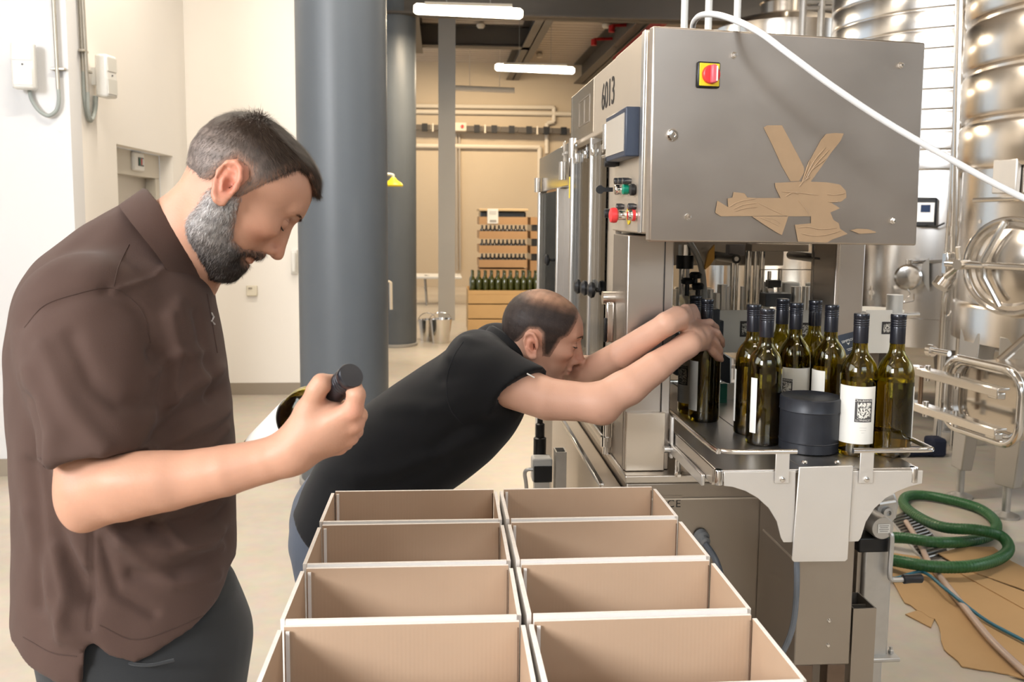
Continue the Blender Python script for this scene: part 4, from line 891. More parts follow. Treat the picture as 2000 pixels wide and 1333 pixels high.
# white frame bars behind the cabinet
fr = thing('pipe_frame', 'white pipe frame standing behind the cabinet top', 'frame', (float(onY(1380, 30, 2.9)[0]), 2.9, ZT))
for px in (1337, 1384, 1440):
    q = onY(px, 30, 2.9); part('upright', MB().cyl((q[0], 2.9, ZT-0.002), (q[0], 2.9, 2.6), 0.011, 10), WHITEP, fr)
for z in (2.05, 2.42): a, b = onY(1337, 30, 2.9), onY(1440, 30, 2.9); part('rung', MB().cyl((a[0]-0.06, 2.9, z), (b[0]+0.06, 2.9, z), 0.009, 8), WHITEP, fr)
# ================================================================== bottles
def glass_mat():
    m, nt, b = new_mat('olive_bottle_glass'); N, L = nt.nodes, nt.links
    b.inputs['Base Color'].default_value = (0.47, 0.39, 0.05, 1); b.inputs['Roughness'].default_value = 0.015
    b.inputs['Transmission Weight'].default_value = 1.0; b.inputs['IOR'].default_value = 1.5
    return m
GLASS = glass_mat()
WINE = mat('pale_wine', (0.84, 0.68, 0.15), 0.0, trans=1.0, ior=1.33)
CAPM = mat('black_capsule', (0.013, 0.014, 0.02), 0.28, 0.3, coat=0.3)
LABEL = mat('cream_label_paper', (0.80, 0.77, 0.70), 0.6)
LINK = mat('label_print_grey', (0.55, 0.52, 0.47), 0.6)
BH = 0.300
outer = [(0.0, 0.012), (0.015, 0.010), (0.030, 0.002), (0.0345, 0.0), (0.0368, 0.003), (0.0375, 0.010), (0.0375, 0.165), (0.0372, 0.175), (0.0358, 0.184), (0.0325, 0.1945), (0.0275, 0.2035), (0.0220, 0.2105), (0.0180, 0.2165), (0.0158, 0.224), (0.0150, 0.233), (0.0147, 0.25), (0.0145, 0.293)]
inner = [(0.0115, 0.293), (0.0118, 0.25), (0.0122, 0.234), (0.0130, 0.224), (0.0152, 0.2165), (0.0190, 0.2095), (0.0245, 0.2020), (0.0297, 0.1925), (0.0330, 0.1825), (0.0343, 0.175), (0.0346, 0.165), (0.0346, 0.013), (0.0335, 0.009), (0.028, 0.010), (0.014, 0.017), (0.0, 0.020)]
def patch(r, a0, a1, z0, z1, n=14, th=0.0005):
    """a thin curved sheet wrapped on a cylinder, local space"""
    an = np.linspace(R(a0), R(a1), n+1); v = []; f = []
    for a in an:
        for rr_, z in ((r, z0), (r, z1), (r+th, z1), (r+th, z0)): v.append((rr_*math.cos(a), rr_*math.sin(a), z))
    for i in range(n):
        for k in range(4): l = (k+1) % 4; f.append((i*4+k, i*4+l, i*4+4+l, i*4+4+k))
    f += [(0, 1, 2, 3), tuple(n*4+k for k in (3, 2, 1, 0))]
    return MB().add(v, f)
CAPP = [(0.0152, 0.238), (0.0154, 0.2381), (0.0154, 0.272), (0.0150, 0.2735), (0.0158, 0.2750), (0.0158, 0.2775), (0.0151, 0.2785), (0.0158, 0.2798), (0.0158, 0.2822), (0.0151, 0.2832), (0.0158, 0.2845), (0.0158, 0.287), (0.0151, 0.288), (0.0158, 0.2893), (0.0160, 0.298), (0.0150, 0.300), (0.0, 0.2998)]
BM = {'glass': MB().lathe(outer+inner, 48), 'wine': MB().lathe([(0.0, 0.0198), (0.014, 0.0168), (0.028, 0.0098), (0.0337, 0.0088), (0.0348, 0.013), (0.0348, 0.158), (0.0342, 0.1595), (0.0, 0.1590)], 48), 'cap': MB().lathe(CAPP, 32)}
BME = {k: mesh_from('bottle_'+k, v.verts(), v.f, True, 40) for k, v in BM.items()}
for k, m_ in (('glass', GLASS), ('wine', WINE), ('cap', CAPM)): BME[k].materials.append(m_)
def child(name, me, parent):
    o = bpy.data.objects.new(name, me); COL.objects.link(o); o.parent = parent; return o
def lp(name, mb, m, parent, sm=True): return part(name, mb, m, parent, local=True, smooth=sm)
RL = 0.0379
def curved_text(body, size, ac, zc, m, parent, r):
    o = text_part('label_lettering', body, size, m, Matrix.Identity(4).to_4x4() if False else [[1, 0, 0, 0], [0, 1, 0, 0], [0, 0, 1, 0], [0, 0, 0, 1]], None, extrude=0.0001)
    me = o.data
    for v in me.vertices:
        a = R(ac)+v.co.x/r; z = zc+v.co.y; q = r+0.0002+v.co.z; v.co = (q*math.cos(a), q*math.sin(a), z)
    o.parent = parent; return o
def wine_bottle(label, loc, face, back=None, wide=100, group='filled wine bottles', rot=None, print_=True, eo=0):
    """face: direction (deg) the front label looks to; back: centre of the back label"""
    t = thing('wine_bottle', label, 'bottle', loc, group=group)
    child('glass_body', BME['glass'], t); child('wine', BME['wine'], t); child('screw_cap', BME['cap'], t)
    z0, z1 = 0.028, 0.150
    lb = lp('front_label', patch(RL, face-wide/2, face+wide/2, z0, z1), LABEL, t)
    if print_:
        e = face+eo; h = 27
        lp('emblem_frame', patch(RL+0.0006, e-h, e+h, 0.075, 0.124, 8, 0.0002), INK, lb)
        lp('emblem_picture', patch(RL+0.0009, e-h*0.72, e+h*0.84, 0.0825, 0.1165, 8, 0.0002), ENGR, lb)
        curved_text('CRAURIWOO', 0.0062, e, 0.1203, LABEL, lb, RL+0.0009); curved_text('LLTPNVICET', 0.0058, e, 0.0788, LABEL, lb, RL+0.0009)
        for k, w in enumerate((11, 10, 5)): lp('print_line', patch(RL+0.0006, e-w, e+w, 0.0625-0.0052*k, 0.0633-0.0052*k, 4, 0.0001), LINK, lb)
    if back is not None: lp('back_label', patch(RL, back-34, back+34, z0+0.004, z1-0.004), LABEL, t)
    if rot is not None: t.rotation_euler = rot
    return t
ZS = ZTR+0.001
def bpos(px, py): q = onZ(px, py, ZTR); return (float(q[0]), float(q[1]), ZS)
tocam = lambda p: math.degrees(math.atan2(-p[1], -p[0]))
spots = [   # base pixel, label text, label direction off the camera, label width, emblem offset (None: plain)
 (1374, 821, 'wine bottle being handled by the man in black, nearer of the two', -52, 52, None),
 (1352, 806, 'wine bottle just behind the one held by the man in black', -40, 110, -8),
 (1489, 866, 'wine bottle left of the black tin with a narrow label strip', -36, 24, None),
 (1464, 846, 'wine bottle at the back left of the group of bottles on the tray', -110, 90, None),
 (1546, 837, 'wine bottle with cream emblem label half hidden by the black tin', 2, 130, -32),
 (1520, 818, 'wine bottle in the back row above the black tin', 160, 100, None),
 (1614, 846, 'wine bottle with plain label strip right behind the black tin', -48, 70, None),
 (1583, 824, 'wine bottle in the back row second from its right', 150, 100, None),
 (1670, 886, 'wine bottle with the fully visible emblem label right of the black tin', -2, 128, 22),
 (1741, 888, 'rightmost wine bottle on the tray showing plain olive glass', 128, 110, None)]
for px, py, lab, off, wide, eo in spots:
    p = bpos(px, py); f = tocam(p)+off
    wine_bottle(lab, p, f, None, wide, print_=eo is not None, eo=eo or 0)
# black round tin
q = onZ(1579, 878, ZTR); 
tin = thing('round_tin', 'matt black round tin with lid in front of the bottles', 'tin', (q[0], q[1], ZS))
TINM = mat('matt_black_tin', (0.022, 0.024, 0.030), 0.42, 0.2, var=0.3, vscale=30, rvar=0.1)
rt = 0.0630; ht = 0.118
lp('tin_body', MB().lathe([(0, 0), (rt-0.003, 0), (rt, 0.002), (rt, 0.021), (rt+0.0014, 0.0225), (rt, 0.024), (rt, 0.089), (0, 0.089)], 56), TINM, tin)
lp('tin_lid', MB().lathe([(rt+0.0012, 0.088), (rt+0.0022, 0.0895), (rt+0.0012, 0.091), (rt+0.0012, ht-0.003), (rt-0.001, ht-0.0005), (rt-0.004, ht-0.001), (rt-0.008, ht-0.003), (0, ht-0.0025)], 56), TINM, tin)
# ================================================================== open card boxes on a table
def card_mat(name, c, rough=0.8):
    m, nt, b = new_mat(name); N, L = nt.nodes, nt.links
    tc = N.new('ShaderNodeTexCoord'); n1 = N.new('ShaderNodeTexNoise'); n1.inputs['Scale'].default_value = 5; n1.inputs['Detail'].default_value = 6
    wv = N.new('ShaderNodeTexWave'); wv.inputs['Scale'].default_value = 55; wv.inputs['Distortion'].default_value = 0.4
    L.new(tc.outputs['Object'], n1.inputs[0]); L.new(tc.outputs['Object'], wv.inputs[0])
    mx = N.new('ShaderNodeMix'); mx.data_type = 'RGBA'; mx.inputs[6].default_value = (*[k*0.93 for k in c], 1); mx.inputs[7].default_value = (*[min(1, k*1.06) for k in c], 1)
    L.new(n1.outputs[0], mx.inputs[0]); L.new(mx.outputs[2], b.inputs['Base Color']); b.inputs['Roughness'].default_value = rough
    bp = N.new('ShaderNodeBump'); bp.inputs['Strength'].default_value = 0.06; bp.inputs['Distance'].default_value = 0.001
    L.new(wv.outputs[1], bp.inputs['Height']); L.new(bp.outputs[0], b.inputs['Normal']); b.inputs['Specular IOR Level'].default_value = 0.25
    return m
KRAFT = card_mat('kraft_card', (0.51, 0.355, 0.240)); WCARD = card_mat('white_card_face', (0.80, 0.76, 0.72)); ECARD = mat('card_edge', (0.80, 0.74, 0.68), 0.85, var=0.15, vscale=90)
ZBX = 0.95; HBX = 0.31; ZTB = ZBX-HBX
def box_wall(c, sx, sy, lean, nrm, name, par, z0=0.006, h=HBX, flip=False):
    """double-faced card wall: kraft inside, white outside, pale edge; leans outwards a little"""
    th = 0.006
    x0, y0_ = c; n = np.array(nrm, float)
    a, b = np.array([x0-sx/2, y0_-sy/2]), np.array([x0+sx/2, y0_+sy/2])
    t = np.array([n[1], -n[0]]); L_ = abs(np.dot(t, (sx, sy)))
    ctr = np.array([x0, y0_]); off = n[:2]*lean
    V = []
    for z, o in ((z0, 0), (h, 1)):
        for s, w in ((-1, 0), (1, 0), (1, 1), (-1, 1)):
            p = ctr+t*s*L_/2+n*(w*th)+off*o; V.append((p[0], p[1], z))
    Fc = [(0, 1, 5, 4), (2, 3, 7, 6), (1, 2, 6, 5), (3, 0, 4, 7), (4, 5, 6, 7), (3, 2, 1, 0)]
    me = bpy.data.meshes.new(name); me.from_pydata(V, [], Fc); me.update()
    for m_ in (KRAFT, WCARD, ECARD): me.materials.append(m_)
    for i, pl in enumerate(me.polygons): pl.material_index = 0 if i == 0 else (1 if i == 1 else 2)
    me.validate()
    import bmesh as _b
    bm = _b.new(); bm.from_mesh(me); _b.ops.recalc_face_normals(bm, faces=bm.faces); bm.to_mesh(me); bm.free()
    o = bpy.data.objects.new(name, me); COL.objects.link(o); o.parent = par
    return o
tbl = thing('packing_table', 'packing table hidden under the open card boxes', 'table', (0.11, 1.4, 0))
part('table_top', MB().span((-0.235, 0.92, ZTB-0.03), (0.47, 1.835, ZTB-0.001)), mat('worn_plywood', (0.42, 0.32, 0.2), 0.6), tbl, bevel=0.003)
for x in (-0.19, 0.42):
    for y in (0.98, 1.78): part('leg', MB().span((x-0.02, y-0.02, 0), (x+0.02, y+0.02, ZTB-0.03)), GALV, tbl, bevel=0.003)
    part('rail', MB().span((x-0.012, 1.0, 0.2), (x+0.012, 1.76, 0.24)), GALV, tbl)
rows = [(1.808, 'back row, farthest from the camera'), (1.606, 'second row from the back'), (1.404, 'third row from the back'), (1.2, 'front row, nearest the camera')]
random.seed(4)
for ri, (yb, rl) in enumerate(rows):
    for ci, (xa_, xb_) in enumerate(((-0.213, 0.112), (0.124, 0.437))):
        w = xb_-xa_; dpt = 0.184; cx, cy = (xa_+xb_)/2, yb-dpt/2
        t = thing('card_box', 'open brown lined card box in the %s column, %s' % (['left', 'right'][ci], rl), 'box', (cx, cy, ZTB), rotz=R([-0.5, 0.3, -0.3, 0.4, -0.6, 0.2, -0.4, 0.5][ri*2+ci]), group='open card boxes')
        le = lambda k: 0.0005+0.0022*random.random()
        box_wall((0, dpt/2-0.005), w-0.01, 0, le(0), (0, 1), 'back_wall', t); box_wall((0, -dpt/2+0.005), w-0.01, 0, le(0), (0, -1), 'front_wall', t)
        box_wall((-w/2+0.005, 0), 0, dpt-0.012, le(0)-0.002*0, (-1, 0), 'left_wall', t, h=HBX-0.002); box_wall((w/2-0.005, 0), 0, dpt-0.012, le(0), (1, 0), 'right_wall', t, h=HBX-0.003)
        part('bottom', MB().span((-w/2+0.006, -dpt/2+0.006, 0.0), (w/2-0.006, dpt/2-0.006, 0.006)), KRAFT, t, local=True)
        # glued corner seam inside, pale edge of the lap
        part('corner_seam', MB().span((-w/2+0.008, dpt/2-0.0095, 0.008), (-w/2+0.013, dpt/2-0.0062, HBX-0.004)), ECARD if ri in (0,) else WCARD, t, local=True)
        part('corner_seam', MB().span((w/2-0.0075, dpt/2-0.009, 0.008), (w/2-0.006, dpt/2-0.0062, HBX-0.006)), STEEL_D if False else mat('card_shadow_fold', (0.16, 0.10, 0.065), 0.9), t, local=True)  # dark strip: shade in the corner fold put into the colour
# ================================================================== tanks and floor things on the right
def jacket(z0, z1, r, step, bulge, groove):
    """stacked cooling bands: each bulges, dark groove between"""
    p = []; z = z0
    while z < z1-1e-4:
        e = min(z+step, z1)
        p += [(r, z), (r+bulge*0.7, z+step*0.04), (r+bulge, z+step*0.12), (r+bulge, e-step*0.12), (r+bulge*0.7, e-step*0.04), (r, e-0.001)]; z = e+groove
    return p
def tank_leg(mb, foot, top, w0, w1, n):
    """tapered sheet leg, wide on top"""
    foot, top = np.asarray(foot, float), np.asarray(top, float); n = np.asarray(n, float); s = np.cross([0, 0, 1.0], n)
    a = [foot+s*w0/2+n*0.03, foot-s*w0/2+n*0.03, foot-s*w0/2-n*0.03, foot+s*w0/2-n*0.03]; b = [top+s*w1/2+n*0.05, top-s*w1/2+n*0.05, top-s*w1/2-n*0.05, top+s*w1/2-n*0.05]
    mb.add(a+b, [(3, 2, 1, 0), (4, 5, 6, 7), (0, 1, 5, 4), (1, 2, 6, 5), (2, 3, 7, 6), (3, 0, 4, 7)]); return mb
SHEET = mat('leg_sheet_steel', (0.55, 0.53, 0.50), 0.4, 0.9, var=0.06, vscale=4)
# ---- near tank, cut by the right edge
A1 = np.array([3.62, 4.62]); R1 = 0.80
def dirto(A): v = -A/np.linalg.norm(A); return np.array([v[0], v[1], 0.0])
t1 = thing('wine_tank', 'stainless tank with bulging cooling bands at the right edge', 'tank', (A1[0], A1[1], 0), group='stainless wine tanks')
def zat(A, r, py, px=1915):
    d = math.hypot(*A)-r*0.6; return float(onY(px, py, A[1]-r*0.45)[2])
zs = zat(A1, R1, 612); zj = zat(A1, R1, 322); zb1 = zat(A1, R1, 690)
part('shell', MB().lathe([(R1, zs), (R1, zj)], 72, (A1[0], A1[1], 0)), TANK, t1)
part('skirt', MB().lathe([(R1*0.2, zb1-0.22), (R1*0.9, zb1-0.02), (R1+0.015, zb1), (R1+0.018, zs-0.02), (R1+0.01, zs), (R1, zs+0.01)], 72, (A1[0], A1[1], 0)), TANK, t1)
part('cooling_jacket', MB().lathe(jacket(zj, 4.3, R1, 0.25, 0.035, 0.012), 72, (A1[0], A1[1], 0)), TANK, t1)
n1 = dirto(A1)
for fx, fy, k in ((2.81, 4.66, 0), (2.86, 4.33, 1), (4.2, 5.1, 2), (4.1, 4.1, 3)):
    fo = np.array([fx, fy, 0.16]); nn_ = np.array([fx-A1[0], fy-A1[1], 0]); nn_ /= np.linalg.norm(nn_)
    mb = MB(); tank_leg(mb, fo, fo+np.array([0, 0, zb1-0.1])-nn_*0.05, 0.11, 0.20, nn_)
    lg = part('leg', mb, SHEET, t1, bevel=0.006)
    part('foot', MB().lathe([(0.0, 0), (0.065, 0), (0.065, 0.012), (0.02, 0.03), (0.02, 0.165)], 18, (fx, fy, 0)), GALV, lg)
# round manway
def onTank(A, r, px, py, off=0.0):
    v = ray(px, py); o = CC[:2]-A; a = v[0]**2+v[1]**2; b = 2*(o @ v[:2]); c = o @ o-(r+off)**2; D = max(b*b-4*a*c, 0.0); t = (-b-math.sqrt(D))/(2*a); return CC+v*t
mc_ = onTank(A1, R1, 1985, 520); nd = np.array([mc_[0]-A1[0], mc_[1]-A1[1], 0]); nd /= np.linalg.norm(nd)
nd = nd*0.8+dirto(A1)*0.3; nd /= np.linalg.norm(nd)
mw = part('manway', MB().lathe([(0.215, -0.12), (0.215, 0.03), (0.235, 0.035), (0.235, 0.055), (0.20, 0.06), (0.185, 0.05), (0.15, 0.065), (0.08, 0.085), (0, 0.09)], 48, mc_, axis=nd), TANK, t1)
sd = np.cross([0, 0, 1.0], nd)
part('manway_ring', MB().tube([mc_+nd*0.06+0.235*(math.cos(a)*sd+math.sin(a)*np.array([0, 0, 1.0])) for a in np.arange(32)*2*np.pi/32], 0.013, 10, closed=True), CHROME, mw)
part('swing_arm', MB().tube([mc_+nd*0.09+np.array([0, 0, 0.22])-sd*0.02, mc_+nd*0.12-sd*0.10+np.array([0, 0, 0.03]), mc_+nd*0.12-sd*0.09+np.array([0, 0, -0.06]), mc_+nd*0.09+np.array([0, 0, -0.20])-sd*0.02], 0.016, 10), CHROME, mw)
part('cross_arm', MB().cyl(mc_+nd*0.12-sd*0.30, mc_+nd*0.12+sd*0.26, 0.018, 12), CHROME, mw)
hp = mc_+nd*0.15-sd*0.20
part('hand_wheel', MB().cyl(hp+np.array([0, 0, 0.09])+nd*0.03, hp+np.array([0, 0, -0.01]), 0.014, 10).cyl(hp, hp-np.array([0, 0, 0.07])-sd*0.08, 0.013, 10).cyl(hp, hp+sd*0.12, 0.013, 10).cyl(hp-nd*0.06, hp+nd*0.03, 0.026, 14), CHROME, mw)
part('hinge_lug', MB().box(mc_+nd*0.10-sd*0.30, (0.05, 0.05, 0.12)), CHROME, mw, bevel=0.008)
q = onTank(A1, R1, 1972, 345); nq = np.array([q[0]-A1[0], q[1]-A1[1], 0]); nq /= np.linalg.norm(nq)
part('data_plate', MB().box(q+nq*0.02, (0.15, 0.03, 0.17), np.column_stack([np.cross(nq, [0, 0, 1.0]), nq, [0, 0, 1.0]])), STEEL_L, t1, bevel=0.006)
part('bracket_rod', MB().cyl(onTank(A1, R1, 1905, 392, 0.06)+np.array([-0.02, -0.02, 0]), onTank(A1, R1, 1995, 388, 0.06), 0.012, 10), CHROME, t1)
# rectangular lower door standing open in front of the skirt
c0 = [onY(1848, 700, 4.0), onY(1990, 742, 3.55)]
dv = c0[1]-c0[0]; dv[2] = 0; DWd = np.linalg.norm(dv)+0.02; dv /= np.linalg.norm(dv); dn = np.array([dv[1], -dv[0], 0])
zt_, zb_ = float(onY(1848, 690, 4.0)[2])-0.01, float(onY(1848, 828, 4.0)[2])
cen = np.array([*(c0[0]+dv*DWd/2)[:2], (zt_+zb_)/2]); hh = zt_-zb_
rd = thing('tank_hatch', 'open rectangular steel hatch with two clamp bars below the near tank', 'hatch', (cen[0], cen[1], 0))
loop = [cen+dv*x+np.array([0, 0, 1.0])*z for x, z in rnd_rect(DWd, hh, 0.10, 7)]
part('hatch_frame', MB().tube(loop, 0.017, 12, closed=True), CHROME, rd)
loop2 = [cen-dn*0.02+dv*x+np.array([0, 0, 1.0])*z for x, z in rnd_rect(DWd-0.05, hh-0.05, 0.08, 7)]
part('hatch_lip', MB().tube(loop2, 0.009, 10, closed=True), CHROME, rd)
part('hatch_dish', MB().prism([cen-dn*0.05+dv*x+np.array([0, 0, 1.0])*z for x, z in rnd_rect(DWd-0.06, hh-0.06, 0.08, 7)], -dn*0.004), MIRR, rd)
neck = MB(); L0 = [cen-dn*0.03+dv*x+np.array([0, 0, 1.0])*z for x, z in rnd_rect(DWd-0.02, hh-0.02, 0.09, 7)]; L1 = [p-dn*0.30 for p in L0]; nL = len(L0)
neck.add(L0+L1, [(i, (i+1) % nL, nL+(i+1) % nL, nL+i) for i in range(nL)]); part('hatch_neck', neck, TANK, rd)
for k, pz in enumerate((0.30, -0.22)):
    pc = cen+dn*0.10+np.array([0, 0, hh*pz]); Mx = np.column_stack([dv, dn, [0, 0, 1.0]])
    br = part('clamp_bar', MB().box(pc-dv*0.04, (DWd+0.12, 0.055, 0.012), Mx).box(pc-dv*0.04+dn*0.027-np.array([0, 0, 0.015]), (DWd+0.12, 0.006, 0.035), Mx), CHROME, rd, bevel=0.003)
    for sgn in (-0.95, -0.1): qq = pc+dv*sgn*DWd/2; part('clamp_bolt', MB().cyl(qq-np.array([0, 0, 0.05]), qq+np.array([0, 0, 0.02]), 0.012, 12), CHROME, br)
    part('clamp_catch', MB().box(pc+dv*(DWd/2-0.02)-np.array([0, 0, 0.03]), (0.06, 0.04, 0.03), Mx), CHROME, br, bevel=0.006)
part('clamp_rod', MB().cyl(cen+dn*0.10-dv*(DWd/2+0.03)+np.array([0, 0, hh*0.33]), cen+dn*0.10-dv*(DWd/2+0.03)-np.array([0, 0, hh*0.33]), 0.010, 10), mat('copper_brown_rod', (0.30, 0.20, 0.13), 0.35, 0.8), rd)
qq = cen-dv*(DWd/2-0.02)+np.array([0, 0, hh/2+0.01]); part('vent_cap', MB().cyl(qq, qq-dv*0.10+dn*0.02, 0.014, 12).cyl(qq-dv*0.09+dn*0.018, qq-dv*0.115+dn*0.022, 0.028, 14), CHROME, rd)
for s in (-1, 1): part('hatch_strut', MB().cyl(cen-dn*0.2+dv*s*DWd*0.3+np.array([0, 0, hh/2-0.02]), cen-dn*0.35+dv*s*DWd*0.3+np.array([0, 0, hh/2+0.10]), 0.02, 10), TANK, rd)
# ---- middle tank
A2 = np.array([3.90, 6.87]); R2 = 0.90
TANKC = mat('tank_steel_reflection_tint', (0.78, 0.77, 0.76), 0.20, 1.0, var=0.03, vscale=2, rvar=0.04, stretch=(1, 1, 0.2))  # cooler copy of the tank steel; blue-white reflection put into the colour
t2 = thing('wine_tank', 'tall banded stainless tank in the middle reflecting the windows', 'tank', (A2[0], A2[1], 0), group='stainless wine tanks')
zf = lambda py, px=1800: float(onY(px, py, A2[1]-R2)[2])
zc = zf(688); zs2 = zf(630)
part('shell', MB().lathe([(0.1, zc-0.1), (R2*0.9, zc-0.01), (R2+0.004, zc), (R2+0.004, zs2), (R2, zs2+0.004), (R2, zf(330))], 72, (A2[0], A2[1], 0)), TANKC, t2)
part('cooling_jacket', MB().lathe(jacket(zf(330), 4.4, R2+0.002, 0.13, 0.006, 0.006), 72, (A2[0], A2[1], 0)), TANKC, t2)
for an in (40, 130, 205, 245, 290, 340):
    v_ = np.array([math.cos(R(an)), math.sin(R(an)), 0]); fo = np.array([A2[0], A2[1], 0.12])+v_*R2*0.85
    lg = part('leg', tank_leg(MB(), fo, fo+np.array([0, 0, zc-0.1]), 0.10, 0.20, v_), mat('dark_leg_steel', (0.24, 0.21, 0.18), 0.5, 0.7), t2, bevel=0.005)
    part('foot', MB().lathe([(0.0, 0), (0.06, 0), (0.06, 0.012), (0.02, 0.03), (0.02, 0.125)], 14, (fo[0], fo[1], 0)), GALV, lg)
# instrument box
q = onTank(A2, R2, 1808, 415); nq = dirto(A2)*1.0; Mq = np.column_stack([np.cross(nq, [0, 0, 1.0])*-1, nq, [0, 0, 1.0]])
Mq = np.column_stack([np.cross([0, 0, 1.0], nq), nq, [0, 0, 1.0]])
ib = part('instrument_box', MB().box(q+nq*0.05, (0.14, 0.12, 0.20), Mq), BLACK, t2, bevel=0.01)
part('instrument_face', MB().box(q+nq*0.112-np.array([0, 0, 0.0]), (0.11, 0.004, 0.13), Mq), STEEL_L, ib); part('instrument_display', MB().box(q+nq*0.116+np.array([0, 0, 0.025]), (0.06, 0.004, 0.05), Mq), mat('blue_display', (0.02, 0.05, 0.14), 0.2), ib)
part('instrument_lead', MB().tube(smoothpath([q+nq*0.1-np.array([0, 0, 0.08]), onTank(A2, R2, 1826, 443, 0.12), onTank(A2, R2, 1845, 436, 0.12)], 5), 0.006, 8), BLACK, ib)
# sampling valve with butterfly handle
q = onTank(A2, R2, 1775, 540, 0.02); vdir = dirto(A2)
vv = part('valve_body', MB().lathe([(0.045, -0.05), (0.045, 0.08), (0.085, 0.085), (0.09, 0.10), (0.09, 0.14), (0.075, 0.155), (0.055, 0.158), (0, 0.160)], 32, q, axis=vdir), CHROME, t2)
part('valve_handle', MB().cyl(q+vdir*0.10+np.array([0, 0, 0.10]), q+vdir*0.10+np.array([0.27, -0.02, 0.115]), 0.012, 10), CHROME, vv)
part('valve_neck', MB().cyl(q+vdir*0.10+np.array([0, 0, 0.06]), q+vdir*0.10+np.array([0, 0, 0.12]), 0.022, 12), CHROME, vv)
part('valve_flap', MB().prism([onTank(A2, R2, x, y, 0.10) for x, y in [(1800, 518), (1815, 503), (1815, 570), (1800, 545)]], vdir*0.01), POSTG, vv)
ch = [q+vdir*0.16+np.array([0.02*math.sin(k*0.6), 0, -0.08-0.012*k]) for k in range(9)]
part('valve_chain', MB().tube(ch+[q+vdir*0.16+np.array([0.05, 0, -0.16+0.012*k]) for k in range(5)], 0.004, 6), CHROME, vv)
# ---- far tank with domed lid, behind the cabinet
A3 = np.array([3.35, 9.0]); R3 = 0.68
t3 = thing('wine_tank', 'farther stainless tank with domed lid above the cabinet', 'tank', (A3[0], A3[1], 0), group='stainless wine tanks')
z3 = float(onY(1520, 62, A3[1])[2])
part('shell', MB().lathe([(R3*0.9, 0.55), (R3, 0.6), (R3, z3-0.05), (R3+0.01, z3), (R3*0.8, z3+0.08), (R3*0.34, z3+0.16), (R3*0.34, z3+0.26), (R3*0.36, z3+0.27), (R3*0.2, z3+0.33), (0, z3+0.34)], 64, (A3[0], A3[1], 0)), TANK, t3)
for an in (20, 110, 200, 290):
    fo = np.array([A3[0]+R3*0.8*math.cos(R(an)), A3[1]+R3*0.8*math.sin(R(an)), 0]); part('leg', MB().cyl(fo, fo+np.array([0, 0, 0.62]), 0.04, 12), SHEET, t3)
part('lid_valve', MB().cyl((A3[0]-0.05, A3[1]-0.1, z3+0.3), (A3[0]-0.05, A3[1]-0.1, z3+0.62), 0.05, 14), CHROME, t3)
# brown steel tank behind the machine's gap
A4 = np.array([2.48, 6.5]); R4 = 0.42
t4 = thing('wine_tank', 'low dark stainless tank seen under the cabinet between the columns', 'tank', (A4[0], A4[1], 0), group='stainless wine tanks')
part('shell', MB().lathe([(R4*0.3, 0.35), (R4*0.95, 0.5), (R4, 0.52), (R4, 1.46), (R4*0.9, 1.52), (R4*0.25, 1.62), (0, 1.63)], 48, (A4[0], A4[1], 0)), mat('dark_tank_steel', (0.50, 0.44, 0.37), 0.25, 1.0), t4)
for an in (45, 165, 285):
    fo = np.array([A4[0]+R4*0.8*math.cos(R(an)), A4[1]+R4*0.8*math.sin(R(an)), 0]); part('leg', MB().cyl(fo, fo+np.array([0, 0, 0.6]), 0.03, 10), SHEET, t4)
q = onTank(A4, R4, 1700, 570); part('tap', MB().cyl(q, q+dirto(A4)*0.10, 0.02, 10).cyl(q+dirto(A4)*0.09+np.array([0, 0, 0.05]), q+dirto(A4)*0.09-np.array([0, 0, 0.05]), 0.012, 8), CHROME, t4)
# ---- vertical pipes
YPp = 5.55
def vp(px, py): return onY(px, py, YPp)
pp1 = thing('riser_pipe', 'upright steel riser pipe ending in an angled spout', 'pipe', vp(1866, 545)*np.array([1, 1, 0]))
a, b = vp(1880, -40), vp(1868, 480)
part('riser', MB().tube(smoothpath([a, (a+b)/2, b, vp(1866, 515), vp(1858, 535), vp(1843, 552)], 6), 0.040, 16), CHROME, pp1)
part('pipe_collar', MB().cyl(b+np.array([0, 0, 0.12]), b+np.array([0, 0, 0.06]), 0.050, 16), CHROME, pp1); part('spout_collar', MB().cyl(vp(1846, 549), vp(1836, 562), 0.058, 16), CHROME, pp1)
e0 = vp(1852, 560); part('cap_chain', MB().tube(smoothpath([e0, e0+np.array([-0.02, 0, -0.10]), e0+np.array([0.0, 0, -0.19]), e0+np.array([0.04, 0, -0.12]), e0+np.array([0.035, 0, 0.0])], 6), 0.005, 6), CHROME, pp1)
q = vp(1868, 700); part('pipe_stand', MB().cyl((q[0]+0.06, YPp+0.08, 0), (q[0]+0.06, YPp+0.08, 1.25), 0.02, 12).cyl((q[0]+0.06, YPp+0.08, 1.25), (q[0]+0.01, YPp, 1.27), 0.02, 10), CHROME, pp1)
pp2 = solo('riser_pipe', MB().cyl((vp(1888, 0)[0]+0.10, YPp+0.22, 0), (vp(1888, 0)[0]+0.12, YPp+0.22, 4.3), 0.026, 14), CHROME, 'thin straight steel riser pipe beside the spouted one', 'pipe')
for py in (183, 433, 484, 584): a = vp(1886, py)+np.array([0.06, 0, 0]); part('rung', MB().cyl(a, onTank(A1, R1, 1915, py), 0.012, 8), CHROME, t1)
# white frames far up behind the tanks
wf = thing('tank_walkway', 'pale steel walkway frame high behind the tanks', 'frame', (3.3, 8.0, 0))
for px in (1568, 1604): q = onY(px, 30, 7.9); part('upright', MB().cyl((q[0], 7.9, 0), (q[0], 7.9, 4.5), 0.03, 10), GALV, wf)
for py in (3, 16): a, b = onY(1568, py, 7.9), onY(1640, py, 7.9); part('rail', MB().cyl(a, b, 0.022, 8), GALV, wf)

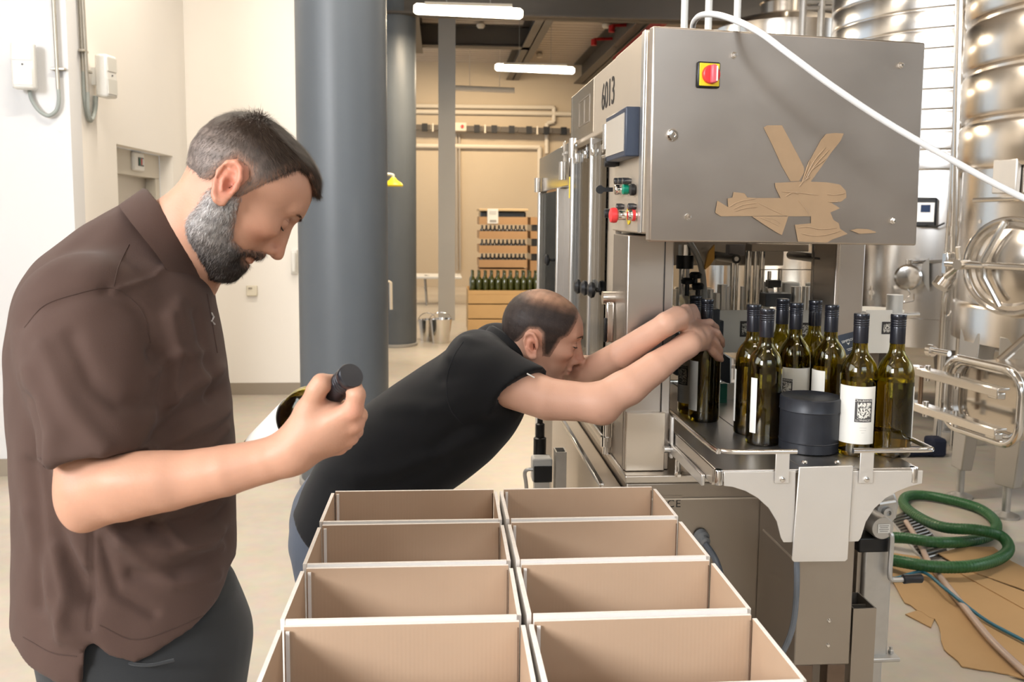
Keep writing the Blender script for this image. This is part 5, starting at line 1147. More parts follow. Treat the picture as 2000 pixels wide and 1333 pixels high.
# ================================================================== on the floor
ZF = 0.0
def fl(px, py, z=0.0): return onZ(px, py, z)
# green suction hose lying in a loose double loop
HR = 0.026
hp_ = [(1655, 1068), (1700, 1085), (1760, 1098), (1830, 1108), (1900, 1106), (1950, 1092), (1970, 1072), (1955, 1048), (1910, 1036), (1840, 1030), (1790, 1008), (1765, 985), (1772, 970), (1805, 968), (1860, 978), (1915, 995), (1945, 1022), (1935, 1045), (1890, 1058), (1830, 1060), (1770, 1052), (1720, 1050), (1670, 1050)]
zz_ = [k_-0.008 for k_ in [0.036, 0.04, 0.066, 0.066, 0.066, 0.05, 0.060, 0.085, 0.112, 0.09, 0.06, 0.040, 0.036, 0.036, 0.036, 0.036, 0.036, 0.036, 0.04, 0.066, 0.066, 0.05, 0.036]]
ctr = smoothpath([fl(x, y, z) for (x, y), z in zip(hp_, zz_)], 22)
rad = HR*0.92+0.0022*np.cos(np.arange(len(ctr))*np.pi)     # spiral ribs
gh_ = solo('suction_hose', MB().tube(ctr, HR*0.94, 16), mat('green_hose_pvc', (0.035, 0.13, 0.045), 0.35, var=0.15, vscale=12), 'thick green ribbed hose lying in loops on the floor', 'hose', angle=60)
rb = MB()
for i in range(2, len(ctr)-2, 2):
    tt_ = ctr[i+1]-ctr[i-1]; tt_ /= np.linalg.norm(tt_); rb.lathe([(HR*0.90, -0.004), (HR*0.985, -0.002), (HR*0.985, 0.002), (HR*0.90, 0.004)], 14, ctr[i], axis=tt_)
part('hose_ribs', rb, mat('green_hose_pvc', (0.035, 0.13, 0.045), 0.35), gh_)
# flattened torn card sheets
CARD_F = mat('floor_card', (0.52, 0.33, 0.16), 0.75, var=0.07, vscale=6)
def sheet(pts, z, label, crumple=0.004):
    P = [fl(x, y, z) for x, y in pts]
    return solo('card_sheet', MB().prism(P, (0, 0, 0.004)), CARD_F, label, 'card sheet', 'torn card sheets on the floor', smooth=False)
random.seed(7)
def torn(a, b, n, j):
    return [(a[0]+(b[0]-a[0])*k/n+random.uniform(-j, j), a[1]+(b[1]-a[1])*k/n+random.uniform(-j, j)) for k in range(n)]
sheet(torn((1735, 1128), (1770, 1180), 4, 2)+torn((1770, 1180), (1825, 1212), 5, 3)+torn((1825, 1212), (1845, 1270), 4, 3)+torn((1845, 1270), (1880, 1305), 4, 2)+torn((1880, 1305), (1990, 1322), 6, 2)+[(2060, 1330), (2060, 1245), (1990, 1180), (1870, 1118), (1800, 1090), (1728, 1080)], 0.002, 'largest torn brown card sheet under the thin hoses')
sheet([(1768, 1202), (1800, 1192), (1826, 1208), (1818, 1228)], 0.001, 'small triangular card scrap under the torn sheet edge')
sheet([(1832, 1083), (1880, 1070), (1940, 1070), (1975, 1098), (2060, 1140), (2060, 1175), (1960, 1140), (1880, 1112)], 0.010, 'card sheet with rounded corner beside the green hose loop')
sheet([(1872, 1120), (2060, 1225), (2060, 1180), (1960, 1143), (1890, 1117)], 0.006, 'card sheet at the right edge between the other sheets')
sheet([(1970, 1320), (2060, 1345), (2060, 1333), (1998, 1318)], 0.007, 'card corner at the bottom right edge of the picture')
# thin hoses across the sheets
solo('air_line', MB().tube(smoothpath([fl(x, y, z) for x, y, z in ((1640, 1080, 0.02), (1690, 1105, 0.02), (1740, 1130, 0.022), (1800, 1118, 0.035), (1845, 1150, 0.052), (1880, 1178, 0.035), (1930, 1215, 0.02), (2010, 1258, 0.02), (2080, 1300, 0.02))], 8), 0.0065, 8), mat('blue_air_line', (0.03, 0.16, 0.24), 0.4), 'thin blue air line crossing the card sheets', 'hose')
solo('clear_hose', MB().tube(smoothpath([fl(x, y, z) for x, y, z in ((1770, 1020, 0.018), (1795, 1060, 0.018), (1815, 1100, 0.018), (1850, 1145, 0.025), (1890, 1195, 0.025), (1935, 1250, 0.025), (2000, 1312, 0.025), (2060, 1360, 0.025))], 8), 0.013, 12), mat('milky_pink_hose', (0.55, 0.42, 0.35), 0.3), 'milky pinkish hose lying across the card sheets', 'hose')
# drain grating let into the floor
ga, gb = fl(1700, 1000), fl(1850, 1085)
P = [fl(x, y, 0.001) for x, y in ((1735, 1012), (1775, 1000), (1862, 1085), (1805, 1100))]
dg = thing('drain_grating', 'dark metal drain grating beside the green hose', 'grating', P[0]*np.array([1, 1, 0]))
part('grating_frame', MB().tube(np.vstack([P, P[:1]]), 0.008, 6), GALV, dg)
part('grating_pit', MB().prism(P, (0, 0, 0.001)), mat('drain_dark', (0.07, 0.06, 0.05), 0.6), dg)
for k in range(1, 16): s = k/16; a = P[0]*(1-s)+P[3]*s; b = P[1]*(1-s)+P[2]*s; part('bar', MB().cyl(a+np.array([0, 0, 0.004]), b+np.array([0, 0, 0.004]), 0.004, 5), GALV, dg)
# dark blue strap end behind the tray
q = fl(1815, 880); q = onY(1800, 875, 4.2)
solo('blue_strap', MB().box(onZ(1795, 882, 0.03), (0.28, 0.10, 0.05)).box(onZ(1826, 872, 0.06), (0.10, 0.12, 0.12)), mat('navy_cloth', (0.008, 0.012, 0.035), 0.7), 'dark navy cloth bundle on the floor behind the tray', 'cloth', bevel=0.02, seg=3)
# ================================================================== signed-distance modelling for bodies and clothes
f32 = np.float32
def V3(*a): return np.array(a, f32)
def s_ell(P, c, r, M=None):
    q = P-np.asarray(c, f32)
    if M is not None: q = q @ np.asarray(M, f32)
    r = np.asarray(r, f32); a = q/r; k0 = np.sqrt((a*a).sum(1)); b = a/r; k1 = np.sqrt((b*b).sum(1))+1e-9
    return k0*(k0-1)/k1
def s_rc(P, a, b, ra, rb):
    a = np.asarray(a, f32); b = np.asarray(b, f32); ab = b-a; q = P-a
    t = np.clip((q @ ab)/max(float(ab @ ab), 1e-12), 0, 1)
    d = q-t[:, None]*ab; return np.sqrt((d*d).sum(1))-(ra+(rb-ra)*t)
def smin(a, b, k):
    h = np.clip(0.5+0.5*(b-a)/k, 0, 1); return b+(a-b)*h-k*h*(1-h)
def smax(a, b, k): return -smin(-a, -b, k)
def s_chain(P, pts, rad, k=0.004):
    d = None
    for i in range(len(pts)-1):
        e = s_rc(P, pts[i], pts[i+1], rad[i], rad[i+1]); d = e if d is None else smin(d, e, k)
    return d
def net(fn, lo, hi, h, B=24):
    """surface nets on a block-culled grid -> verts, quads"""
    lo = np.asarray(lo, float); n = np.ceil((np.asarray(hi, float)-lo)/h).astype(int)+1
    n = ((n+B-1)//B)*B
    val = np.full(n+1, 1.0, f32)
    ax = [lo[i]+h*np.arange(n[i]+1) for i in range(3)]
    nb = n//B
    I, J, K = np.meshgrid(*[np.arange(k) for k in nb], indexing='ij')
    ctr = np.stack([lo[0]+h*B*(I.ravel()+0.5), lo[1]+h*B*(J.ravel()+0.5), lo[2]+h*B*(K.ravel()+0.5)], 1).astype(f32)
    dc = fn(ctr); lim = h*B*0.5*1.7321*1.35
    for (i, j, k), d in zip(zip(I.ravel(), J.ravel(), K.ravel()), dc):
        sl = (slice(i*B, i*B+B+1), slice(j*B, j*B+B+1), slice(k*B, k*B+B+1))
        if abs(d) > lim:
            if d < 0: val[sl] = np.minimum(val[sl], -1.0)
            continue
        X, Y, Z = np.meshgrid(ax[0][sl[0]], ax[1][sl[1]], ax[2][sl[2]], indexing='ij')
        val[sl] = fn(np.stack([X.ravel(), Y.ravel(), Z.ravel()], 1).astype(f32)).reshape(X.shape)
    ins = val < 0
    c = [ins[a:ins.shape[0]-1+a, b:ins.shape[1]-1+b, e:ins.shape[2]-1+e] for a in (0, 1) for b in (0, 1) for e in (0, 1)]
    cnt = sum(x.astype(np.int8) for x in c); act = (cnt > 0) & (cnt < 8)
    ci = np.argwhere(act); idx = np.full(act.shape, -1, np.int64); idx[act] = np.arange(len(ci))
    acc = np.zeros((len(ci), 3)); num = np.zeros(len(ci))
    offs = [(a, b, e) for a in (0, 1) for b in (0, 1) for e in (0, 1)]
    vv = {o: val[ci[:, 0]+o[0], ci[:, 1]+o[1], ci[:, 2]+o[2]] for o in offs}
    for o in offs:
        for d in range(3):
            if o[d]: continue
            o2 = list(o); o2[d] = 1; o2 = tuple(o2); a, b = vv[o], vv[o2]; m = (a < 0) != (b < 0)
            t = np.where(m, a/(a-b+1e-12), 0); p = np.zeros((len(ci), 3)); p[:] = o; p[:, d] = t
            acc[m] += p[m]; num[m] += 1
    V = lo+h*(ci+acc/np.maximum(num, 1)[:, None])
    Q = []
    for d in range(3):
        u, w = [(1, 2), (2, 0), (0, 1)][d]
        sl0 = [slice(None)]*3; sl1 = [slice(None)]*3; sl0[d] = slice(0, -1); sl1[d] = slice(1, None)
        m = ins[tuple(sl0)] != ins[tuple(sl1)]
        e = np.argwhere(m); e = e[(e[:, u] > 0) & (e[:, w] > 0) & (e[:, u] < act.shape[u]) & (e[:, w] < act.shape[w])]
        s = ins[tuple(e.T)]
        def cell(du, dw): q = e.copy(); q[:, u] -= du; q[:, w] -= dw; return idx[tuple(q.T)]
        q = np.stack([cell(1, 1), cell(0, 1), cell(0, 0), cell(1, 0)], 1)
        q[~s] = q[~s][:, ::-1]
        Q.append(q[(q >= 0).all(1)])
    return V, np.vstack(Q)
def big_mesh(name, V, Q):
    me = bpy.data.meshes.new(name); Q = np.asarray(Q); k = Q.shape[1]
    me.vertices.add(len(V)); me.vertices.foreach_set('co', np.asarray(V, f32).ravel())
    me.loops.add(Q.size); me.loops.foreach_set('vertex_index', Q.ravel().astype(np.int32))
    me.polygons.add(len(Q)); me.polygons.foreach_set('loop_start', np.arange(0, Q.size, k, dtype=np.int32))
    me.update(calc_edges=True); me.shade_smooth(); return me
def set_col(me, C):
    a = me.color_attributes.new('Col', 'FLOAT_COLOR', 'POINT'); C = np.asarray(C, f32)
    a.data.foreach_set('color', np.hstack([C, np.ones((len(C), 1), f32)]).ravel())
def vnormals(V, Q):
    n = np.zeros_like(V); a = V[Q[:, 2]]-V[Q[:, 0]]; b = V[Q[:, 3]]-V[Q[:, 1]]; fn = np.cross(a, b)
    for k in range(4): np.add.at(n, Q[:, k], fn)
    return n/(np.linalg.norm(n, axis=1, keepdims=True)+1e-12)
def relax(V, Q, it=2, w=0.5):
    for _ in range(it):
        s = np.zeros_like(V); c = np.zeros(len(V))
        for k in range(4):
            for l in ((k+1) % 4, (k+3) % 4): np.add.at(s, Q[:, k], V[Q[:, l]]); np.add.at(c, Q[:, k], 1)
        V = V*(1-w)+w*s/np.maximum(c, 1)[:, None]
    return V
def put(name, V, Q, m, parent, C=None):
    base = wpos(parent); me = big_mesh(name, V-base, Q); me.materials.append(m)
    if C is not None: set_col(me, C)
    o = bpy.data.objects.new(name, me); COL.objects.link(o); o.parent = parent; return o
def poly_sd(x, z, poly):
    """signed distance to a 2-D polygon, positive inside"""
    P = np.asarray(poly, f32); n = len(P); d = np.full(len(x), 1e9, f32); ins = np.zeros(len(x), bool)
    for i in range(n):
        a, b = P[i], P[(i+1) % n]; e = b-a; wx, wz = x-a[0], z-a[1]
        t = np.clip((wx*e[0]+wz*e[1])/(e @ e+1e-12), 0, 1); dx, dz = wx-t*e[0], wz-t*e[1]; d = np.minimum(d, dx*dx+dz*dz)
        c = (a[1] > z) != (b[1] > z); xi = (b[0]-a[0])*(z-a[1])/(b[1]-a[1]+1e-12)+a[0]; ins ^= c & (x < xi)
    d = np.sqrt(d); return np.where(ins, d, -d)
def wob(P, s, seed=0):
    r = np.random.RandomState(seed); o = np.zeros(len(P))
    for k in range(6):
        w = r.normal(size=3)*s*(0.6+0.25*k); o += np.sin(P @ w+r.uniform(0, 6.28))/(1+0.5*k)
    return o/2.5
def far_from(P, c, r):
    """True when a compact block of points lies wholly beyond r of c"""
    m = P[::max(1, len(P)//64)]; lo, hi = m.min(0), m.max(0)
    if (hi-lo).max() > 0.12: return False
    return np.linalg.norm((lo+hi)/2-np.asarray(c, f32)) > r
def view_frame(px, py):
    w = ray(px, py); w = w/np.linalg.norm(w); r = CR-w*(CR @ w); r /= np.linalg.norm(r); u = np.cross(r, w); return r, u, w   # right, up, away

class Head:
    """head in its own frame: x forward, y left, z up, origin between the ear canals"""
    def __init__(s, O, fwd, up, scale=1.0, near=-1, kind=1):
        s.O = np.asarray(O, float); x = np.asarray(fwd, float); x /= np.linalg.norm(x); z = np.asarray(up, float); z = z-x*(x @ z); z /= np.linalg.norm(z)
        s.M = np.column_stack([x, np.cross(z, x), z]); s.s = scale; s.kind = kind
    def loc(s, P): return ((P-s.O.astype(f32)) @ s.M.astype(f32))/s.s
    def wld(s, p): return s.O+s.s*(np.asarray(p, float) @ s.M.T)
    def ear_frame(s): return
    def sdf_local(s, p, ears=True):
        q = p.copy(); q[:, 1] = np.abs(q[:, 1])          # the head is symmetric
        k2 = s.kind == 2
        d = s_ell(q, (0.004, 0, 0.034), (0.087, 0.076, 0.080)) if k2 else s_ell(q, (0.007, 0, 0.028), (0.083, 0.075, 0.073))
        d = smin(d, s_ell(q, (0.046, 0, 0.042), (0.055, 0.060, 0.050)), 0.02)
        d = smin(d, s_ell(q, (0.040, 0, -0.026), (0.054, 0.056, 0.066)), 0.025)
        d = smin(d, s_rc(q, (0.004, 0.053, -0.030), (0.012, 0.048, -0.062), 0.016, 0.015), 0.02)      # jaw angle
        d = smin(d, s_rc(q, (0.012, 0.046, -0.064), (0.070, 0.012, -0.088), 0.015, 0.015), 0.018)
        d = smin(d, s_ell(q, (0.074, 0, -0.084), (0.019, 0.022, 0.017)), 0.014)                        # chin
        d = smin(d, s_ell(q, (0.060, 0.046, -0.006), (0.030, 0.016, 0.015)), 0.02)                     # cheekbone
        d = smin(d, s_rc(q, (0.090, 0.010, 0.034), (0.080, 0.040, 0.036), 0.0125, 0.010), 0.012)       # brow
        d = smax(d, -s_ell(q, (0.1005, 0.031, 0.012), (0.017, 0.019, 0.013)), 0.012)                   # eye socket
        d = smin(d, s_ell(q, (0.0800, 0.0310, 0.0105), (0.0150, 0.0150, 0.0135)), 0.0025)              # lidded eyeball
        d = smin(d, s_rc(q, (0.093, 0, 0.022), (0.1130, 0, -0.018), 0.0085, 0.0085), 0.009)            # nose bridge
        d = smin(d, s_rc(q, (0.086, 0, 0.020), (0.094, 0, -0.028), 0.010, 0.0125), 0.008)              # nose root, closes the bridge
        d = smin(d, s_ell(q, (0.1150, 0, -0.0260), (0.0115, 0.0105, 0.0095)), 0.006)                   # tip
        d = smin(d, s_ell(q, (0.1025, 0.0115, -0.0285), (0.0100, 0.0062, 0.0075)), 0.005)              # wing
        d = smax(d, -s_ell(q, (0.1045, 0.0060, -0.0365), (0.0050, 0.0035, 0.0040)), 0.002)             # nostril
        d = smin(d, s_rc(q, (0.084, 0, -0.038), (0.080, 0, -0.062), 0.016, 0.016), 0.012)
        d = smin(d, s_ell(q, (0.0955, 0, -0.0505), (0.0080, 0.0210, 0.0050)), 0.003)                   # upper lip
        d = smin(d, s_ell(q, (0.0930, 0, -0.0600), (0.0080, 0.0180, 0.0055)), 0.003)                   # lower lip
        d = smax(d, -s_rc(q, (0.104, 0, -0.0555), (0.090, 0.026, -0.0565), 0.0016, 0.0010), 0.0015)    # mouth line
        d = smax(d, -s_rc(q, (0.094, 0, -0.0725), (0.088, 0.014, -0.072), 0.004, 0.003), 0.008)        # under the lip
        if ears:
            t = R(20); ex = np.array([math.cos(t), 0, math.sin(t)]); ez = np.array([-math.sin(t), 0, math.cos(t)])    # ear leans back at the top
            c = np.array([-0.010, 0.078, -0.001]); fl = np.array([-0.42, 0.91, 0.0]); fl /= np.linalg.norm(fl)
            exx = ex-fl*(ex @ fl); exx /= np.linalg.norm(exx); ezz = np.cross(exx, fl)
            if ezz @ ez < 0: ezz = -ezz
            M = np.column_stack([exx, fl, ezz])
            e = s_ell(q, c, (0.0165, 0.0040, 0.029), M)
            ring = [c+exx*0.0160*math.cos(a)*(1.0 if math.sin(a) > -0.2 else 0.85)+ezz*0.0290*math.sin(a)+fl*0.0035 for a in np.radians([-15, 20, 55, 90, 125, 160, 195, 228, 255])]
            e = smin(e, s_chain(q, ring, [0.0030, 0.0036, 0.0040, 0.0042, 0.0042, 0.0040, 0.0038, 0.0042, 0.0045], 0.002), 0.003)
            e = smin(e, s_ell(q, c-ezz*0.0265+exx*0.003, (0.0075, 0.0045, 0.0075), M), 0.004)         # lobe
            e = smin(e, s_chain(q, [c+exx*-0.003+ezz*0.018+fl*0.003, c+exx*-0.006+ezz*0.002+fl*0.004, c+exx*-0.001-ezz*0.012+fl*0.004], [0.003, 0.0034, 0.003], 0.003), 0.003)
            e = smax(e, -s_ell(q, c+exx*0.0045-ezz*0.003+fl*0.0045, (0.0072, 0.0062, 0.0105), M), 0.002)   # concha
            e = smax(e, -s_chain(q, [c+exx*0.006+ezz*0.016+fl*0.005, c+exx*-0.008+ezz*0.017+fl*0.005, c+exx*-0.0115+ezz*0.0+fl*0.005], [0.0028, 0.003, 0.0022], 0.002), 0.002)
            e = smin(e, s_ell(q, c+exx*0.0135-ezz*0.002+fl*0.002, (0.0045, 0.004, 0.006), M), 0.003)    # tragus
            d = smin(d, e, 0.004)
        return d
    def proj(s, pts, off=0.0, it=5):
        """push local points onto the skin"""
        p = np.array(pts, f32)
        for _ in range(it):
            d = s.sdf_local(p); g = np.stack([(s.sdf_local(p+e)-s.sdf_local(p-e))/0.002 for e in np.eye(3, dtype=f32)*0.001], 1)
            g /= np.linalg.norm(g, axis=1, keepdims=True)+1e-6; p = p-g*(d-off)[:, None]
        return p.astype(float), g.astype(float)
    def sdf(s, P):
        if far_from(P, s.O, 0.24): return np.linalg.norm(P-s.O.astype(f32), axis=1)-0.13
        return s.sdf_local(s.loc(P))*s.s
def skin_cols(head, V, base, extra=()):
    p = head.loc(V.astype(f32)); C = np.tile(np.array(base, f32), (len(V), 1))
    q = p.copy(); q[:, 1] = np.abs(q[:, 1])
    def blend(c, w): 
        nonlocal C
        w = np.clip(w, 0, 1)[:, None]; C = C*(1-w)+np.array(c, f32)*w
    g = lambda c, r: np.exp(-(((q-np.array(c, f32))/np.array(r, f32))**2).sum(1))
    red = (base[0]*1.02, base[1]*0.66, base[2]*0.56)
    blend(red, 0.75*g((-0.010, 0.080, 0.002), (0.022, 0.018, 0.034)))
    blend(red, 0.65*g((0.108, 0, -0.024), (0.016, 0.016, 0.014))); blend(red, 0.50*g((0.075, 0.045, -0.018), (0.025, 0.02, 0.02)))
    blend((base[0]*0.80, base[1]*0.45, base[2]*0.40), 0.8*g((0.098, 0, -0.055), (0.012, 0.02, 0.007)))
    blend((base[0]*0.62, base[1]*0.45, base[2]*0.38), 0.6*g((0.088, 0.031, 0.004), (0.010, 0.018, 0.006)))
    blend((base[0]*0.55, base[1]*0.30, base[2]*0.25), 0.85*g((-0.005, 0.080, -0.004), (0.0065, 0.012, 0.010)))  # shade in the ear hollow painted into the skin
    for c, col, r, k in extra: blend(col, k*g(c, r))
    return C
def strands(name, P, N, flow, length, width, cols, parent, m, seed=1, lift=0.35, jit=0.14):
    """short hairs: tapered ribbons rooted at P, bending from the normal towards the flow"""
    rs = np.random.RandomState(seed); n = len(P)
    L = (length*rs.uniform(0.6, 1.25, n))[:, None]; d0 = N*lift+flow+rs.normal(size=(n, 3))*jit; d0 /= np.linalg.norm(d0, axis=1, keepdims=True)
    d1 = N*lift*0.25+flow+rs.normal(size=(n, 3))*jit; d1 /= np.linalg.norm(d1, axis=1, keepdims=True)
    side = np.cross(d0, N+0.01); side /= np.linalg.norm(side, axis=1, keepdims=True)+1e-9
    root = P-N*0.0006; mid = root+d0*L*0.5; tip = mid+d1*L*0.5; w = width
    V = np.stack([root-side*w, root+side*w, mid+side*w*0.8, mid-side*w*0.8, tip], 1).reshape(-1, 3)
    b = np.arange(n)*5; quads = np.stack([b, b+1, b+2, b+3], 1); tris = np.stack([b+3, b+2, b+4, b+4], 1)
    base = wpos(parent); me = bpy.data.meshes.new(name); V = V-base
    me.vertices.add(len(V)); me.vertices.foreach_set('co', V.astype(f32).ravel())
    loops = np.concatenate([quads.ravel(), tris[:, :3].ravel()]); me.loops.add(len(loops)); me.loops.foreach_set('vertex_index', loops.astype(np.int32))
    st = np.concatenate([np.arange(n)*4, n*4+np.arange(n)*3]); me.polygons.add(2*n); me.polygons.foreach_set('loop_start', st.astype(np.int32))
    me.update(calc_edges=True); me.shade_smooth(); set_col(me, np.repeat(cols, 5, 0)); me.materials.append(m)
    o = bpy.data.objects.new(name, me); COL.objects.link(o); o.parent = parent; o['kind'] = 'stuff'; return o
def slices_sdf(P, O, ex, ey, ez, tab, n=2.3):
    """stack of super-elliptic slices along ez: tab rows (z, cx, cy, a, b)"""
    q = P-np.asarray(O, f32); z = q @ np.asarray(ez, f32); u = q @ np.asarray(ex, f32); v = q @ np.asarray(ey, f32)
    T = np.asarray(tab, float); T = T[np.argsort(T[:, 0])]
    zc = np.clip(z, T[0, 0], T[-1, 0]); cx, cy, a, b = [np.interp(zc, T[:, 0], T[:, k]).astype(f32) for k in (1, 2, 3, 4)]
    k = (np.abs((u-cx)/a)**n+np.abs((v-cy)/b)**n)**(1/n); d = (k-1)*np.minimum(a, b)*0.95
    e = np.maximum(T[0, 0]-z, z-T[-1, 0]); return np.where(e > 0, np.maximum(d, e*0.9), np.maximum(d, e) if False else d)
def densify(tab, n=6):
    """smooth the slice table"""
    return smoothpath(np.asarray(tab, float), n)
def collar_mesh(c, n, fwd, r_f, r_s, h, drop, out, open_deg=24, tip=0.03, th=0.0035, seg=40):
    """turned-down collar round a neck: c centre of the neck line, n neck axis, fwd to the throat"""
    n = np.asarray(n, float)/np.linalg.norm(n); f = np.asarray(fwd, float); f = f-n*(f @ n); f /= np.linalg.norm(f); s = np.cross(n, f)
    an = np.radians(np.linspace(open_deg, 360-open_deg, seg+1)); V = []; Fq = []
    for a in an:
        e = f*math.cos(a)*r_f+s*math.sin(a)*r_s; er = e/np.linalg.norm(e)
        fr = max(0.0, math.cos(a)); dr = drop+tip*fr**3
        hh = h*(1-0.45*fr); rear = max(0.0, -math.cos(a)); o_ = out*(1-rear)-0.006*rear
        prof = [c+e-n*0.012, c+e+n*hh*0.6, c+e*1.0+n*hh+er*0.002, c+e+n*hh+er*(0.002+th), c+e+n*hh*0.75+er*(0.008+th), c+e-n*dr*0.4+er*(0.010+o_*0.5+th), c+e-n*dr+er*(0.012+o_+th), c+e-n*dr+er*(0.011+o_), c+e-n*dr*0.35+er*(0.006+o_*0.4)]
        V += prof
    m = len(prof)
    for i in range(seg):
        for k in range(m): l = (k+1) % m; Fq.append((i*m+k, i*m+l, i*m+m+l, i*m+m+k))
    mb = MB().add(V, Fq+[tuple(range(m-1, -1, -1)), tuple(seg*m+k for k in range(m))]); return mb
# ================================================================== bearded man in the brown polo shirt
SKIN = vcol_mat('skin', 0.46, sss=0.06, bump=0.22, bscale=380, spec=0.30)
HAIR = vcol_mat('hair', 0.5, spec=0.25); 
def cloth_mat(name, col, rough=0.85, scale=900, bump=0.25, sheen=0.15, var=0.12):
    m, nt, b = new_mat(name); N, L = nt.nodes, nt.links
    tc = N.new('ShaderNodeTexCoord'); n1 = N.new('ShaderNodeTexNoise'); n1.inputs['Scale'].default_value = 7; n1.inputs['Detail'].default_value = 7
    L.new(tc.outputs['Object'], n1.inputs[0]); mx = N.new('ShaderNodeMix'); mx.data_type = 'RGBA'
    mx.inputs[6].default_value = (*[k*(1-var) for k in col], 1); mx.inputs[7].default_value = (*[k*(1+var) for k in col], 1)
    L.new(n1.outputs[0], mx.inputs[0]); L.new(mx.outputs[2], b.inputs['Base Color']); b.inputs['Roughness'].default_value = rough
    b.inputs['Sheen Weight'].default_value = sheen; b.inputs['Sheen Roughness'].default_value = 0.5; b.inputs['Specular IOR Level'].default_value = 0.2
    vo = N.new('ShaderNodeTexVoronoi'); vo.inputs['Scale'].default_value = scale; L.new(tc.outputs['Object'], vo.inputs['Vector'])
    bp = N.new('ShaderNodeBump'); bp.inputs['Strength'].default_value = bump; bp.inputs['Distance'].default_value = 0.0006
    L.new(vo.outputs[0], bp.inputs['Height']); L.new(bp.outputs[0], b.inputs['Normal']); return m
BROWN = cloth_mat('brown_pique_cotton', (0.078, 0.046, 0.036), sheen=0.05); TROUS = cloth_mat('charcoal_twill', (0.022, 0.023, 0.024), 0.8, 1400, 0.2)
r1, u1, w1 = view_frame(300, 800)
hz = np.array([w1[0], w1[1], 0]); hz /= np.linalg.norm(hz); EY1 = hz; EX1 = np.array([hz[1], -hz[0], 0.0]); EZ = np.array([0, 0, 1.0])
D1 = 1.40
base1 = at(250, 1150, D1)*np.array([1, 1, 0])
man1 = thing('person', 'bearded man in a brown polo shirt inspecting a wine bottle', 'person', base1)
# --- head
O1 = at(449, 359, 1.355); rr_, uu_, ww_ = view_frame(449, 359)
th = R(5); fw = (0.695*rr_-0.719*uu_)*math.cos(th)+ww_*math.sin(th); up = 0.719*rr_+0.695*uu_
H1 = Head(O1, fw, up, 1.04, kind=1)
# --- arm and hand joints
S_ = at(165, 610, 1.235); EL = at(182, 958, 1.165); 
arm = [S_, EL, at(240, 955, 1.155), at(330, 941, 1.148), at(440, 920, 1.146), at(520, 900, 1.146), at(572, 886, 1.146)]; armr = [0.056, 0.0415, 0.0405, 0.0360, 0.0315, 0.0275, 0.0260]
KN = [at(690, 800, 1.122), at(692, 828, 1.136), at(682, 853, 1.152), at(662, 872, 1.170)]
WR = at(575, 880, 1.147)
def hand1(P):
    if far_from(P, at(640, 820, 1.15), 0.20): return np.linalg.norm(P-at(640, 820, 1.15).astype(f32), axis=1)-0.13
    d = s_rc(P, at(565, 884, 1.146), at(606, 852, 1.145), 0.026, 0.027)
    for k, kn in enumerate(KN):
        w0 = WR+(at(600, 846+8*k, 1.140+0.006*k)-WR)*0.6
        d = smin(d, s_rc(P, w0, kn, 0.0185, 0.0120-0.0004*k), 0.014)
    d = smin(d, s_ell(P, at(640, 828, 1.150), (0.030, 0.024, 0.032)), 0.015)
    d = smin(d, s_rc(P, at(580, 862, 1.147), at(603, 806, 1.140), 0.020, 0.0165), 0.016)               # thumb base
    d = smin(d, s_chain(P, [at(603, 806, 1.140), at(618, 764, 1.128), at(628, 750, 1.128), at(652, 745, 1.140)], [0.0160, 0.0122, 0.0122, 0.0088], 0.004), 0.008)
    fg = [([KN[0], at(696, 772, 1.118), at(690, 757, 1.126), at(672, 747, 1.150), at(652, 748, 1.160)], [0.0122, 0.0112, 0.0104, 0.0092, 0.0078]),
          ([KN[1], at(701, 812, 1.158), at(690, 800, 1.178), at(662, 792, 1.188)], [0.0122, 0.0108, 0.0098, 0.0085]),
          ([KN[2], at(694, 842, 1.178), at(680, 828, 1.198), at(652, 815, 1.205)], [0.0116, 0.0102, 0.0092, 0.008]),
          ([KN[3], at(676, 866, 1.194), at(660, 852, 1.210), at(640, 838, 1.214)], [0.0105, 0.0090, 0.0082, 0.0072])]
    for pts, rad in fg: d = smin(d, s_chain(P, pts, rad, 0.003), 0.0045)
    return d
LS = at(215, 600, 1.60); LE = at(225, 900, 1.62)
NB = at(330, 505, 1.40)          # base of the neck
LW = LE+EX1*0.07-EZ*0.245
def left_hand1(P):
    """the far arm hangs relaxed beside the body"""
    if far_from(P, (LE+LW)/2-EZ*0.08, 0.36): return np.linalg.norm(P-((LE+LW)/2-EZ*0.08).astype(f32), axis=1)-0.26
    d = s_chain(P, [LE, LE*0.6+LW*0.4, LW], [0.042, 0.038, 0.026]); pk = LW-EZ*0.085+EX1*0.015
    for k in range(4):
        o_ = EX1*(0.030-0.020*k); kn_ = pk+o_-EZ*(0.004 if k in (1, 2) else 0.0); l = (0.070, 0.078, 0.072, 0.056)[k]
        d = smin(d, s_rc(P, LW+o_*0.6, kn_, 0.016, 0.0115), 0.012)
        d = smin(d, s_chain(P, [kn_, kn_-EZ*l*0.5-EY1*0.008, kn_-EZ*l*0.9-EY1*0.028], [0.0112, 0.0098, 0.0080], 0.003), 0.004)
    return smin(d, s_chain(P, [LW+EX1*0.012-EZ*0.02, LW+EX1*0.050-EZ*0.055-EY1*0.012, LW+EX1*0.052-EZ*0.095-EY1*0.018], [0.017, 0.0125, 0.0092], 0.004), 0.010)
